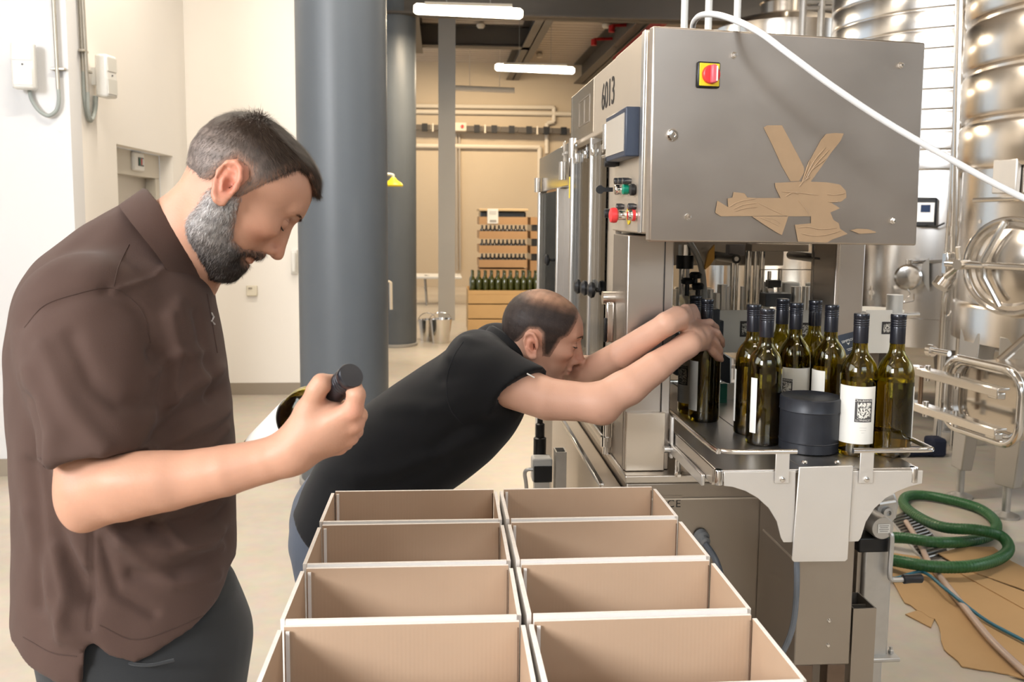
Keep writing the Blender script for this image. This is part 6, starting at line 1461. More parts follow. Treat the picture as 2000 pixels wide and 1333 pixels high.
def body1(P):
    d = H1.sdf(P)
    nk = s_rc(P, H1.wld((0.000, 0, -0.035)), NB, 0.052, 0.066)
    nk = smin(nk, s_rc(P, H1.wld((0.030, 0, -0.075)), at(370, 530, 1.40), 0.028, 0.032), 0.03)
    d = smin(d, nk, 0.022)
    d = smin(d, s_rc(P, NB, at(250, 640, 1.40), 0.07, 0.10), 0.05)
    d = smin(d, s_rc(P, at(250, 640, 1.40), S_, 0.09, 0.058), 0.04); d = smin(d, s_rc(P, at(250, 640, 1.40), LS, 0.09, 0.055), 0.04)
    d = smin(d, s_chain(P, [LS, LE], [0.05, 0.043]), 0.03); d = smin(d, left_hand1(P), 0.02)
    a = smin(s_chain(P, arm[:2], armr[:2]), s_chain(P, arm[1:], armr[1:], 0.003), 0.02)
    a = smin(a, s_ell(P, at(158, 1002, 1.165), (0.018, 0.018, 0.022)), 0.025)                           # elbow point
    a = smin(a, s_ell(P, at(270, 935, 1.142), (0.055, 0.032, 0.026)), 0.025)                            # forearm muscle
    d = smin(d, a, 0.02); d = smin(d, hand1(P), 0.014)
    return d
lo = np.min([H1.wld((x, y, z)) for x in (-.1, .13) for y in (-.1, .1) for z in (-.12, .13)]+[at(80, 1060, 1.16), at(720, 1000, 1.15), LS-0.1, LE-0.08, LW-np.array([0.06, 0.06, 0.19]), at(700, 720, 1.1)], 0)-0.02
hi = np.max([H1.wld((x, y, z)) for x in (-.1, .13) for y in (-.1, .1) for z in (-.12, .13)]+[at(80, 1060, 1.16), LS+0.1, LW+0.08, at(720, 720, 1.23)], 0)+0.02
V, Q = net(body1, lo, hi, 0.0025); V = relax(V, Q, 2, 0.4)
SK1 = (0.53, 0.285, 0.190)
C = skin_cols(H1, V, SK1, extra=[((0.085, 0.030, 0.030), (0.43, 0.215, 0.135), (0.045, 0.06, 0.055), 0.38), ((-0.010, 0.080, 0.002), (0.56, 0.20, 0.14), (0.020, 0.016, 0.032), 0.55)])
# warm hand and arm shading of the skin itself: redder knuckles and elbow
for c in [*KN, at(146, 1005, 1.16), at(693, 800, 1.11)]:
    w = 0.45*np.exp(-(np.linalg.norm(V-c, axis=1)/0.016)**2)[:, None]; C = C*(1-w)+np.array((0.58, 0.26, 0.18))*w
C *= (1+0.05*wob(V, 60, 3))[:, None]
b1 = put('body', V, Q, SKIN, man1, C); N1 = vnormals(V, Q)
# eye lash lines and brows
DH = mat('dark_hair', (0.018, 0.013, 0.010), 0.6)
CREASE = mat('skin_crease', (0.34, 0.16, 0.10), 0.6)
def face_lines(H, par, zl, lw=0.0009):
    for sgn in (-1, 1):
        aa = np.linspace(-1, 1, 11)
        p_, _ = H.proj([(0.095-0.012*a*a, sgn*(0.031+0.0140*a), zl+0.0030*a*a) for a in aa], 0.0004)
        part('eyelashes', MB().tube([H.wld(k) for k in p_], [0.0003]+[lw]*9+[0.0003], 6), DH, par)
        p_, _ = H.proj([(0.095-0.012*a*a, sgn*(0.031+0.0150*a), 0.0205-0.003*a*a) for a in aa], -0.0002)
        part('lid_crease', MB().tube([H.wld(k) for k in p_], 0.0006, 5), CREASE, par)
        n = 170; a = rs.uniform(0, 1, n)
        bs = np.stack([0.1085-0.020*a**1.6, sgn*(0.008+0.038*a), 0.0285+0.0065*np.sin(a*2.3)+rs.uniform(-0.0030, 0.0030, n)*(1-0.5*a)], 1)
        p_, g_ = H.proj(bs, 0.0003); Nw = g_ @ H.M.T; Fw = np.tile(np.array([-0.3, sgn*0.95, 0.1]), (n, 1)) @ H.M.T; Fw = Fw-Nw*(Fw*Nw).sum(1)[:, None]
        strands('eyebrow', H.O+H.s*(p_ @ H.M.T), Nw, Fw, np.full(n, 0.0070), 0.00026, np.tile((0.22, 0.125, 0.080), (n, 1))*rs.uniform(0.6, 1.4, (n, 1)), par, HAIR, 11, lift=0.3)
rs = np.random.RandomState(3)
face_lines(H1, man1, 0.0035)
# nails
NAIL = mat('finger_nail', (0.68, 0.42, 0.33), 0.3)
# --- hair cap and beard as shells over the head, then strands
hairpoly = [(.112, .0665), (.092, .069), (.078, .078), (.060, .084), (.043, .080), (.034, .055), (.027, .0355), (.020, .012), (.016, -.004), (.006, -.006), (.004, .024), (-.004, .033), (-.022, .030), (-.026, .004), (-.024, -.012), (-.030, -.034), (-.044, -.052), (-.070, -.062), (-.14, -.06), (-.14, .17), (.15, .17), (.15, .06)]
beardpoly = [(.0166, -.002), (.034, -.030), (.052, -.052), (.070, -.053), (.088, -.043), (.098, -.037), (.112, -.038), (.112, -.050), (.094, -.052), (.084, -.057), (.090, -.064), (.112, -.064), (.112, -.13), (.03, -.13), (.002, -.098), (-.013, -.083), (-.022, -.036), (-.018, -.020), (.004, -.010)]
def hair_th(p): 
    top = np.clip((p[:, 2]-0.035)/0.06, 0, 1); fr = np.clip((p[:, 0]-0.02)/0.07, 0, 1)
    return 0.0030+0.0055*top+0.005*top*fr+0.0008*wob(p, 160, 5)
def shell(H, poly, thf, edge=0.6):
    def f(P):
        p = H.loc(P); q = p.copy(); d = H.sdf_local(q, ears=False); m = poly_sd(p[:, 0], p[:, 2], poly)
        return np.maximum(d-np.clip(thf(p), 0, None)*np.clip(m/0.010, 0.0, 1.0)**edge, -m*0.7)*H.s
    return f
def hbox(H): 
    c = [H.wld((x, y, z)) for x in (-.105, .13) for y in (-.095, .095) for z in (-.135, .135)]; return np.min(c, 0), np.max(c, 0)
lo, hi = hbox(H1)
V, Q = net(shell(H1, hairpoly, hair_th), lo, hi, 0.0026); p = H1.loc(V.astype(f32)); Nn = vnormals(V, Q)
def hair_col(p, seed):
    rs = np.random.RandomState(seed); n = len(p)
    g = np.clip(1.0-(p[:, 2]-0.015)/0.055, 0, 1)*np.clip(1.2-np.abs(p[:, 0]-0.01)/0.09, 0.35, 1)
    c = np.array((0.040, 0.025, 0.017))*(1-g[:, None])+np.array((0.21, 0.172, 0.150))*g[:, None]
    return c*rs.uniform(0.65, 1.45, (n, 1))
def smoothcol(p, seed): 
    c = hair_col(p, seed); return c*0+hair_col(p, seed).mean(0)*0.0+np.array((0.036, 0.023, 0.016))*(1-np.clip(1.0-(p[:, 2:3]-0.015)/0.055, 0, 1))+np.array((0.19, 0.150, 0.128))*np.clip(1.0-(p[:, 2:3]-0.015)/0.055, 0, 1)
mk = np.clip(poly_sd(p[:, 0], p[:, 2], hairpoly)/0.014, 0, 1)[:, None]**0.8; tn = 1+0.4*wob(V, 220, 2)[:, None]
hr = put('hair', V, Q, HAIR, man1, np.array(SK1)*0.75*(1-mk)+smoothcol(p, 1)*tn*mk); hr['label'] = 'short dark brown hair greying at the sides'
def flow_dir(H, p):
    """combed forward and down over the sides"""
    f = np.tile(np.array([0.75, 0, -0.25]), (len(p), 1)); f[:, 2] -= np.clip((0.07-p[:, 2])/0.07, 0, 1)*0.9; f[:, 0] -= np.clip((0.05-p[:, 2])/0.08, 0, 1)*0.9
    bk = np.clip(-p[:, 0]/0.06, 0, 1); f[:, 2] -= bk*0.8; f[:, 0] -= bk*0.5
    w = f @ H.M.T; return w/np.linalg.norm(w, axis=1, keepdims=True)
sel = rs.randint(0, len(V), 34000); sel = sel[(Nn[sel] @ ww_ < 0.5)]
ps = p[sel]; Ls = 0.007+0.010*np.clip((ps[:, 2]-0.03)/0.06, 0, 1)
sN = Nn[sel]; fl_ = flow_dir(H1, ps); fl_ = fl_-sN*(fl_*sN).sum(1)[:, None]
strands('hair_strands', V[sel], sN, fl_, Ls, 0.00024, hair_col(ps, 4)*1.1, hr, HAIR, 5, lift=0.16)
def beard_th(p): return 0.0055+0.0045*np.clip((-0.05-p[:, 2])/0.05, 0, 1)+0.0010*wob(p, 220, 8)
V, Q = net(shell(H1, beardpoly, beard_th), lo, hi, 0.0026); p = H1.loc(V.astype(f32)); Nn = vnormals(V, Q)
def beard_col(p, seed=None):
    w = np.clip(1-(p[:, 0]-0.030)/0.045, 0, 1)*np.clip((p[:, 2]+0.105)/0.035, 0, 1)
    c = np.array((0.030, 0.022, 0.018))*(1-w[:, None])+np.array((0.42, 0.385, 0.365))*w[:, None]
    if seed is not None:
        r_ = np.random.RandomState(seed); k = r_.uniform(0, 1, (len(p), 1)); c = np.where(k < 0.25, c*0.35, np.where(k > 0.8, np.minimum(c*1.8+0.04, 0.75), c))
    return c
mk = np.clip(poly_sd(p[:, 0], p[:, 2], beardpoly)/0.010, 0, 1)[:, None]; tn = 1+0.4*wob(V, 250, 2)[:, None]
bd = put('beard', V, Q, HAIR, man1, np.array(SK1)*0.7*(1-mk)+beard_col(p)*0.8*tn*mk); bd['label'] = 'full beard, grey on the cheeks and dark at the chin'
sel = rs.randint(0, len(V), 22000); sel = sel[(Nn[sel] @ ww_ < 0.4)]; ps = p[sel]; sN = Nn[sel]
fd = np.tile(np.array([0.25, 0, -1.0]), (len(sel), 1)) @ H1.M.T; fd += wob(V[sel], 300, 9)[:, None]*0.35; fd = fd-sN*(fd*sN).sum(1)[:, None]; fd /= np.linalg.norm(fd, axis=1, keepdims=True)+1e-9
strands('beard_strands', V[sel], sN, fd, np.full(len(sel), 0.0085), 0.00026, beard_col(ps, 6), bd, HAIR, 7, lift=0.45, jit=0.28)
# --- polo shirt
cs = math.cos(math.atan((300-1000)/F))
def row(y, xb, xf, b, dv=0.0):
    c = at((xb+xf)/2, y, D1); q = c-base1; return (c[2], q @ EX1, q @ EY1+dv, (xf-xb)/2*D1*cs/F, b)
rows1 = [row(392, 250, 306, 0.045), row(430, 180, 322, 0.084), row(478, 110, 362, 0.124), row(535, 58, 412, 0.172), row(600, 34, 428, 0.215), row(680, 24, 444, 0.222), row(780, 25, 458, 0.205), row(900, 31, 467, 0.190), row(1010, 33, 470, 0.184), row(1110, 33, 471, 0.186), row(1200, 34, 470, 0.190), row(1330, 38, 462, 0.188)]
T1 = densify(rows1, 5)
SH = [at(165, 615, 1.245), at(184, 905, 1.172)]; ax_s = (SH[1]-SH[0])/np.linalg.norm(SH[1]-SH[0])
hemP = at(186, 897, 1.172); hemN = at(196, 1000, 1.165)-at(184, 897, 1.172); hemN /= np.linalg.norm(hemN)
hemtab = [(-0.26, 1306), (-0.155, 1310), (-0.10, 1306), (-0.0995, 1225), (-0.04, 1262), (0.02, 1268), (0.06, 1248), (0.10, 1215), (0.15, 1170)]
hx = [];
for xpx, ypx in ((30, 1262), (60, 1282), (110, 1298), (155, 1304), (168, 1304), (172, 1228), (190, 1225), (215, 1250), (265, 1272), (300, 1262), (380, 1235), (430, 1205), (472, 1160)):
    q = at(xpx, ypx, 1.27); hx.append(((q-base1) @ EX1, q[2]))
hx = np.array(hx)
folds = [ # polyline px, width m, height m
 ([(40, 632), (85, 596), (140, 575), (212, 562)], 0.012, -0.0025), ([(212, 562), (250, 580), (280, 615), (296, 680), (300, 760)], 0.012, -0.0025),
 ([(330, 520), (300, 545), (222, 562)], 0.004, 0.002),
 ([(300, 850), (360, 815), (445, 795)], 0.018, -0.007), ([(300, 800), (370, 760), (440, 750)], 0.014, 0.006), ([(300, 870), (380, 850), (455, 842)], 0.012, 0.006),
 ([(250, 1020), (340, 1045), (450, 1055)], 0.018, -0.008), ([(240, 1050), (330, 1085), (440, 1092)], 0.016, 0.007), ([(260, 1120), (350, 1130), (460, 1110)], 0.016, -0.006), ([(205, 1010), (270, 1090), (340, 1150), (430, 1170)], 0.014, 0.006),
 ([(180, 1000), (182, 1100), (178, 1215)], 0.005, -0.004), ([(70, 760), (95, 920), (130, 1050), (172, 1160)], 0.018, -0.010), ([(100, 900), (120, 1010), (165, 1090)], 0.014, 0.006), ([(60, 1000), (90, 1130), (140, 1230)], 0.016, 0.005),
 ([(300, 680), (330, 720), (310, 800)], 0.012, -0.007), ([(350, 600), (370, 700), (400, 760)], 0.016, 0.005), ([(330, 620), (345, 700), (330, 780)], 0.012, 0.006),
 ([(470, 960), (400, 985), (320, 1000)], 0.010, 0.006), ([(468, 1000), (390, 1030), (300, 1030)], 0.010, -0.006), ([(300, 1000), (360, 1080), (450, 1120)], 0.009, 0.006), ([(200, 1050), (230, 1150), (300, 1200)], 0.010, -0.005), ([(455, 880), (400, 900), (330, 890)], 0.010, 0.005), ([(60, 900), (80, 1050), (75, 1180)], 0.012, -0.006), ([(110, 1060), (130, 1150), (120, 1230)], 0.010, 0.005), ([(390, 620), (410, 720), (430, 800)], 0.010, -0.005), ([(300, 720), (340, 690), (400, 700)], 0.010, 0.005),
 ([(70, 700), (120, 800), (110, 880)], 0.016, 0.005), ([(150, 640), (190, 720), (240, 760), (285, 770)], 0.015, -0.005), ([(100, 660), (150, 760), (210, 830)], 0.016, 0.005)]
fold3 = [(np.array([((at(x, y, 1.24)-base1) @ EX1, at(x, y, 1.24)[2]) for x, y in pl]), w, h) for pl, w, h in folds]
def fold_disp(u, z, v):
    o = np.zeros(len(u)); near = np.clip((0.10-v)/0.12, 0, 1)
    for pl, w, h in fold3:
        d = np.full(len(u), 1e9)
        for i in range(len(pl)-1):
            a, b = pl[i], pl[i+1]; e = b-a; t = np.clip(((u-a[0])*e[0]+(z-a[1])*e[1])/(e @ e), 0, 1); d = np.minimum(d, np.hypot(u-a[0]-t*e[0], z-a[1]-t*e[1]))
        o += 1.3*h*np.exp(-(d/(0.72*w))**2)
    return o*near
def shirt1(P):
    Pl = P-base1.astype(f32)
    t = slices_sdf(P, base1, EX1, EY1, EZ, T1, 2.25)
    sl = s_rc(P, SH[0], SH[1]+ax_s*0.02, 0.085, 0.0715); sl = smax(sl, ((P-hemP.astype(f32)) @ hemN.astype(f32)), 0.002)
    cav = s_rc(P, SH[0]+(SH[1]-SH[0])*0.72, SH[1]+ax_s*0.06, 0.050, 0.0605); sl = smax(sl, -cav, 0.003)
    ls = s_rc(P, LS, LE+(LS-LE)*0.15, 0.075, 0.066)
    u = Pl @ EX1.astype(f32); v = Pl @ EY1.astype(f32)
    hem = np.interp(u, hx[:, 0], hx[:, 1]).astype(f32); 
    t = smin(t, ls, 0.04); t = smin(t, sl, 0.030)
    t = smax(t, (hem-P[:, 2])*0.8, 0.003)
    t = np.maximum(t, -s_rc(P, SH[1]-ax_s*0.05, SH[1]+ax_s*0.06, 0.050, 0.0600)) if False else t
    return t
lo = base1+np.array([-0.42, -0.36, 0.72]); hi = base1+np.array([0.42, 0.42, 1.66])
V, Q = net(shirt1, lo, hi, 0.0050); V = relax(V, Q, 3, 0.5); Nn = vnormals(V, Q)
Pl = V-base1; V = V+Nn*(fold_disp(Pl @ EX1, V[:, 2], Pl @ EY1)+0.0028*wob(V*np.array([1, 1, 0.6]), 26, 12)+0.0011*wob(V, 70, 13))[:, None]
sh1 = put('polo_shirt', V, Q, BROWN, man1)
from mathutils.bvhtree import BVHTree
def seams(obj, V_, Q_):
    bv = BVHTree.FromPolygons(V_.tolist(), Q_.tolist())
    def hit(x, y, off=0.0):
        d = ray(x, y); r_ = bv.ray_cast(Vector(CC), Vector(d/np.linalg.norm(d))); return None if r_[0] is None else np.array(r_[0])+np.array(r_[1])*off
    return hit
hit1 = seams(sh1, V, Q)
def seam(name, pts, r, m, hit, par, off=0.0):
    P_ = smoothpath([(x, y, 0) for x, y in pts], 7); W_ = [hit(x, y, off) for x, y, _ in P_]; W_ = [w for w in W_ if w is not None]
    if len(W_) > 3: part(name, MB().tube(W_, r, 6), m, par)
BRSEAM = cloth_mat('brown_seam_cotton', (0.066, 0.040, 0.032), sheen=0.0)
seam('armhole_seam', [(48, 640), (85, 598), (140, 577), (212, 562), (250, 580), (280, 615), (294, 670)], 0.0009, BRSEAM, hit1, sh1)
seam('shoulder_seam', [(222, 560), (232, 520), (252, 478)], 0.0008, BRSEAM, hit1, sh1)
seam('hem_stitching', [(45, 1245), (100, 1275), (150, 1283)], 0.0009, BRSEAM, hit1, sh1); seam('hem_stitching', [(195, 1222), (260, 1250), (330, 1232), (420, 1190), (462, 1150)], 0.0009, BRSEAM, hit1, sh1)
seam('placket_edge', [(404, 575), (412, 620), (424, 690)], 0.0014, BRSEAM, hit1, sh1)
# collar
cc = at(342, 470, 1.40); r0_, u0_, w0_ = view_frame(372, 478); nn1 = 0.80*r0_+0.60*u0_; cf = at(405, 552, 1.40)-at(285, 384, 1.40)
part('collar', collar_mesh(cc, nn1, cf, 0.077, 0.078, 0.016, 0.030, 0.020, 18, 0.030), BROWN, man1, angle=60)
# sleeve hem stitching band
nrm = hemN; s1_ = np.cross(nrm, EY1); s1_ /= np.linalg.norm(s1_); s2_ = np.cross(nrm, s1_)
hc = hemP-hemN*0.020
ring = []
for a in np.linspace(0, 2*np.pi, 48, endpoint=False):
    dr_ = math.cos(a)*s1_+math.sin(a)*s2_
    # march out to the sleeve surface
    ts = np.linspace(0.02, 0.12, 60); dd = shirt1((hc+ts[:, None]*dr_).astype(f32)); k = np.argmax(dd > 0); ring.append(hc+dr_*(ts[k]+0.0004))
part('sleeve_stitching', MB().tube(ring, 0.0011, 5, closed=True), BROWN, man1)
# shoulder and back seams are folds; chest badge
bq = [hit1(x, y, 0.001) for x, y in ((412, 612), (416, 620), (412, 628), (418, 634))]
if all(k is not None for k in bq): part('chest_badge', MB().tube(bq, 0.0014, 6), mat('pale_thread', (0.62, 0.58, 0.55), 0.8), man1)
# --- trousers, belt line and shoes
def row2(y, xb, xf, b): return row(y, xb, xf, b)
TT = densify([row2(1150, 62, 462, 0.165), row2(1230, 78, 497, 0.175), row2(1300, 88, 490, 0.178), row2(1420, 95, 470, 0.178)], 5)
hipc = at(280, 1330, D1); zf_ = hipc[2]
def legs1(P):
    d = slices_sdf(P, base1, EX1, EY1, EZ, TT, 2.4)
    for s in (-1, 1):
        hp1 = hipc+EY1*s*0.095+np.array([0, 0, -0.03]); kn = base1+EY1*s*0.10+EX1*0.03+np.array([0, 0, 0.48]); an_ = base1+EY1*s*0.11-EX1*0.03+np.array([0, 0, 0.085])
        d = smin(d, s_chain(P, [hp1, kn, an_], [0.125, 0.080, 0.062], 0.02), 0.03)
    d = smax(d, 0.045-P[:, 2], 0.004); return d
lo = base1+np.array([-0.36, -0.36, 0.02]); hi = base1+np.array([0.36, 0.40, 1.06])
V, Q = net(legs1, lo, hi, 0.007); V = relax(V, Q, 2); Nn = vnormals(V, Q); V = V+Nn*(0.003*wob(V, 25, 21))[:, None]
tr1 = put('trousers', V, Q, TROUS, man1); 
part('pocket_seam', MB().tube(smoothpath([at(205, 1262, 1.262), at(240, 1292, 1.24), at(290, 1300, 1.225), at(340, 1290, 1.225)], 6), 0.0022, 6), TROUS, man1)
SHOE = mat('black_shoe_leather', (0.012, 0.011, 0.010), 0.4)
for s in (-1, 1):
    c = base1+EY1*s*0.11
    fs = lambda P: np.maximum(smin(s_rc(P, c-EX1*0.075+EZ*0.045, c+EX1*0.14+EZ*0.035, 0.048, 0.042), s_rc(P, c-EX1*0.05+EZ*0.05, c-EX1*0.03+EZ*0.12, 0.045, 0.045), 0.03), 0.001-P[:, 2])
    V, Q = net(fs, c+np.array([-0.22, -0.22, -0.01]), c+np.array([0.22, 0.22, 0.2]), 0.008); put('shoe', V, Q, SHOE, man1)
# --- the bottle he holds
rb, ub, wb_ = view_frame(640, 800)
axd = ((-0.72*rb-0.69*ub)*math.cos(R(57))+wb_*math.sin(R(57))); axd /= np.linalg.norm(axd)          # cap -> base
capc = at(687, 733, 1.115); basep = capc+axd*0.300
zb_ = -axd; xb_ = (-0.74*rb+0.55*ub-0.25*wb_); xb_ = xb_-zb_*(xb_ @ zb_); xb_ /= np.linalg.norm(xb_); yb_ = np.cross(zb_, xb_)
hb = wine_bottle('wine bottle held by its neck in the bearded man\'s hand', basep, 0, None, 110, print_=False)
hb.rotation_euler = Matrix(np.column_stack([xb_, yb_, zb_]).tolist()).to_euler()
at1 = at
def at(x, y, d): return at1(x, y, d*1.05)      # the leaning man stands a little farther in
# ================================================================== man in the black polo shirt leaning to the machine
BLK = cloth_mat('black_pique_cotton', (0.0075, 0.0075, 0.0085), 0.85, 900, 0.2, 0.08); JEANS = cloth_mat('dark_denim', (0.068, 0.078, 0.100), 0.85, 1200, 0.25, 0.1, 0.25)
rm, um, wm = view_frame(900, 800)
hz = np.array([wm[0], wm[1], 0]); hz /= np.linalg.norm(hz); EY2 = hz; EX2 = np.array([hz[1], -hz[0], 0.0])
D2 = 2.17
base2 = at(655, 1080, 2.22)*np.array([1, 1, 0])
man2 = thing('person', 'man in a black polo shirt leaning forward over the labelling machine', 'person', base2)
O2 = at(1045, 661, 2.12); r2, u2, w2 = view_frame(1045, 661)
pit, rol, yw = R(14), R(12), R(5)
up0 = math.sin(pit)*r2+math.cos(pit)*u2; fw0 = math.cos(pit)*r2-math.sin(pit)*u2
up2 = up0*math.cos(rol)-w2*math.sin(rol); lf = np.cross(up2, fw0); fw2 = fw0*math.cos(yw)+(w2+0)*math.sin(yw)
H2 = Head(O2, fw2, up2, 1.045, kind=2)
SN = at(958, 738, 2.02); EN = at(1170, 788, 1.93); WN = at(1325, 686, 1.985)
armN = [SN, at(1070, 780, 1.955), EN, at(1225, 758, 1.94), at(1280, 718, 1.96), WN, at(1345, 675, 1.995)]; armNr = [0.056, 0.0470, 0.0415, 0.0395, 0.0350, 0.0285, 0.0270]
SF = at(1010, 690, 2.33); EF = at(1150, 728, 2.17); WF = at(1300, 634, 1.965)
armF = [SF, EF, at(1215, 692, 2.035), WF, at(1322, 622, 1.99)]; armFr = [0.050, 0.0365, 0.0335, 0.0255, 0.0240]
BT = np.array(bpos(1374, 821)); bx, by = BT[0], BT[1]; Rb = 0.0375
# near hand: back towards the camera, fingers round the bottle's right side
kN = [at(1366, 634, 2.075), at(1383, 646, 2.070), at(1384, 660, 2.072), at(1381, 674, 2.082)]
def near_hand(P):
    if far_from(P, at(1370, 660, 2.07), 0.18): return np.linalg.norm(P-at(1370, 660, 2.07).astype(f32), axis=1)-0.11
    d = s_rc(P, at(1338, 676, 1.995), at(1356, 662, 2.03), 0.0275, 0.026)
    for k, kn in enumerate(kN): d = smin(d, s_rc(P, at(1346, 664+4*k, 2.01), kn, 0.0185, 0.0125), 0.012)
    d = smin(d, s_ell(P, at(1365, 658, 2.06), (0.026, 0.026, 0.028)), 0.012)
    fg = [([kN[0], at(1386, 631, 2.105), at(1397, 640, 2.13), at(1400, 648, 2.145)], [0.0118, 0.0105, 0.0095, 0.0080]),
          ([kN[1], at(1399, 651, 2.090), at(1408, 665, 2.112), at(1410, 675, 2.126)], [0.0120, 0.0108, 0.0096, 0.0080]),
          ([kN[2], at(1397, 671, 2.088), at(1405, 684, 2.106), at(1407, 693, 2.120)], [0.0115, 0.0104, 0.0092, 0.0076]),
          ([kN[3], at(1392, 688, 2.090), at(1402, 699, 2.104), at(1409, 703, 2.114)], [0.0108, 0.0094, 0.0084, 0.0070])]
    for p_, r_ in fg: d = smin(d, s_chain(P, p_, r_, 0.003), 0.0030)
    d = smin(d, s_chain(P, [at(1350, 650, 2.02), at(1352, 632, 2.08), at(1344, 622, 2.13)], [0.017, 0.012, 0.009], 0.004), 0.006)     # thumb, behind
    return d
kF = [at(1338, 604, 2.04), at(1342, 612, 2.045), at(1344, 622, 2.05), at(1344, 632, 2.055)]
def far_hand(P):
    if far_from(P, at(1340, 615, 2.03), 0.18): return np.linalg.norm(P-at(1340, 615, 2.03).astype(f32), axis=1)-0.11
    d = s_rc(P, at(1305, 632, 1.97), at(1325, 620, 1.995), 0.0245, 0.0235)
    for k, kn in enumerate(kF): d = smin(d, s_rc(P, at(1322, 618+3*k, 1.995), kn, 0.0165, 0.0110), 0.010)
    for k, kn in enumerate(kF): d = smin(d, s_chain(P, [kn, kn+(at(1357, 602, 2.10)-at(1342, 604, 2.045)), kn+(at(1362, 608, 2.14)-at(1342, 604, 2.045))], [0.0115, 0.0102, 0.0085], 0.003), 0.0045)
    d = smin(d, s_chain(P, [at(1322, 628, 1.985), at(1338, 640, 2.01), at(1352, 640, 2.055)], [0.017, 0.0125, 0.0092], 0.004), 0.008)
    return d
NB2 = at(985, 712, 2.17)
def body2(P):
    d = H2.sdf(P)
    nk = s_rc(P, H2.wld((-0.012, 0, -0.030)), NB2, 0.055, 0.066); nk = smin(nk, s_rc(P, H2.wld((0.020, 0, -0.070)), at(1020, 760, 2.15), 0.032, 0.045), 0.03)
    d = smin(d, nk, 0.02)
    tr_ = at(930, 765, 2.18); d = smin(d, s_rc(P, NB2, tr_, 0.07, 0.095), 0.04); d = smin(d, s_rc(P, tr_, SN, 0.09, 0.062), 0.04); d = smin(d, s_rc(P, tr_, SF, 0.09, 0.06), 0.04)
    a = smin(s_chain(P, armN[:3], armNr[:3], 0.004), s_chain(P, armN[2:], armNr[2:], 0.003), 0.02); a = smin(a, s_ell(P, at(1183, 808, 1.93), (0.018, 0.016, 0.018)), 0.025); a = smin(a, s_ell(P, at(1222, 757, 1.938), (0.042, 0.032, 0.030)), 0.02)
    a = smin(a, near_hand(P), 0.012)
    b = smin(s_chain(P, armF[:2], armFr[:2]), s_chain(P, armF[1:], armFr[1:], 0.003), 0.02); b = smin(b, far_hand(P), 0.012)
    d = smin(d, a, 0.012); d = np.minimum(d, b) if False else smin(d, b, 0.006)
    bq = P-BT.astype(f32); bt = np.sqrt(bq[:, 0]**2+bq[:, 1]**2)        # flesh gives way to the bottle it grips
    rb_ = np.interp(bq[:, 2], [p_[1] for p_ in outer], [p_[0] for p_ in outer]).astype(f32)+0.0006
    return smax(d, np.maximum(rb_-bt, -bq[:, 2]*0+(-1)) , 0.002)
pts_ = [H2.wld((x, y, z)) for x in (-.1, .13) for y in (-.1, .1) for z in (-.12, .13)]+[*armN, *armF, *kN, at(1415, 700, 2.1), at(1185, 840, 1.93), at(1390, 595, 2.3), NB2, at(930, 765, 2.18)]
lo = np.min(pts_, 0)-0.10; hi = np.max(pts_, 0)+0.08
V, Q = net(body2, lo, hi, 0.0034); V = relax(V, Q, 2, 0.4)
SK2 = (0.60, 0.345, 0.245)
C = skin_cols(H2, V, SK2, extra=[((0.05, 0.035, -0.07), (0.36, 0.23, 0.17), (0.05, 0.03, 0.03), 0.45)])
for c in [*kN, at(1184, 815, 1.93)]:
    w = 0.4*np.exp(-(np.linalg.norm(V-c, axis=1)/0.018)**2)[:, None]; C = C*(1-w)+np.array((0.58, 0.27, 0.19))*w
C *= (1+0.05*wob(V, 60, 4))[:, None]
put('body', V, Q, SKIN, man2, C)
face_lines(H2, man2, 0.0085, 0.0013)
# very short hair: sides and back, thin on the bald crown
hp2 = [(.082, .092), (.077, .066), (.070, .046), (.062, .033), (.051, .025), (.044, .000), (.038, -.022), (.020, -.022), (.012, .004), (.004, .030), (-.006, .036), (-.022, .032), (-.034, .006), (-.044, -.014), (-.056, -.040), (-.070, -.052), (-.14, -.05), (-.14, .15), (.07, .15)]
lo, hi = hbox(H2)
V, Q = net(shell(H2, hp2, lambda p: 0.0022+0.0004*wob(p, 300, 5)), lo, hi, 0.0028); p = H2.loc(V.astype(f32)); Nn = vnormals(V, Q)
bald = np.clip((p[:, 2]-0.080)/0.022+np.clip((p[:, 0]-0.066)/0.03, 0, 1)*0.6, 0, 1)*np.clip((p[:, 0]+0.075)/0.05, 0, 1)*np.clip(1-(np.abs(p[:, 1])-0.05)/0.02, 0, 1)
Ch = np.array((0.038, 0.027, 0.023))*(1-bald[:, None])+np.array((0.33, 0.185, 0.120))*bald[:, None]
mk = np.clip(poly_sd(p[:, 0], p[:, 2], hp2)/0.009, 0, 1)[:, None]; Ch = np.array(SK2)*0.8*(1-mk)+Ch*mk*(1+0.3*wob(V, 160, 2)[:, None])
h2 = put('hair', V, Q, HAIR, man2, Ch); h2['label'] = 'cropped dark hair thinning on the crown'
sel = rs.randint(0, len(V), 20000); keep = (Nn[sel] @ w2 < 0.4) & (rs.uniform(0, 1, len(sel)) > bald[sel]*0.9); sel = sel[keep]; ps = p[sel]; sN = Nn[sel]
fl_ = flow_dir(H2, ps); fl_ = fl_-sN*(fl_*sN).sum(1)[:, None]
strands('hair_strands', V[sel], sN, fl_, np.full(len(sel), 0.0050), 0.00022, np.array((0.050, 0.036, 0.030))*rs.uniform(0.5, 1.7, (len(sel), 1)), h2, HAIR, 15, lift=0.3)
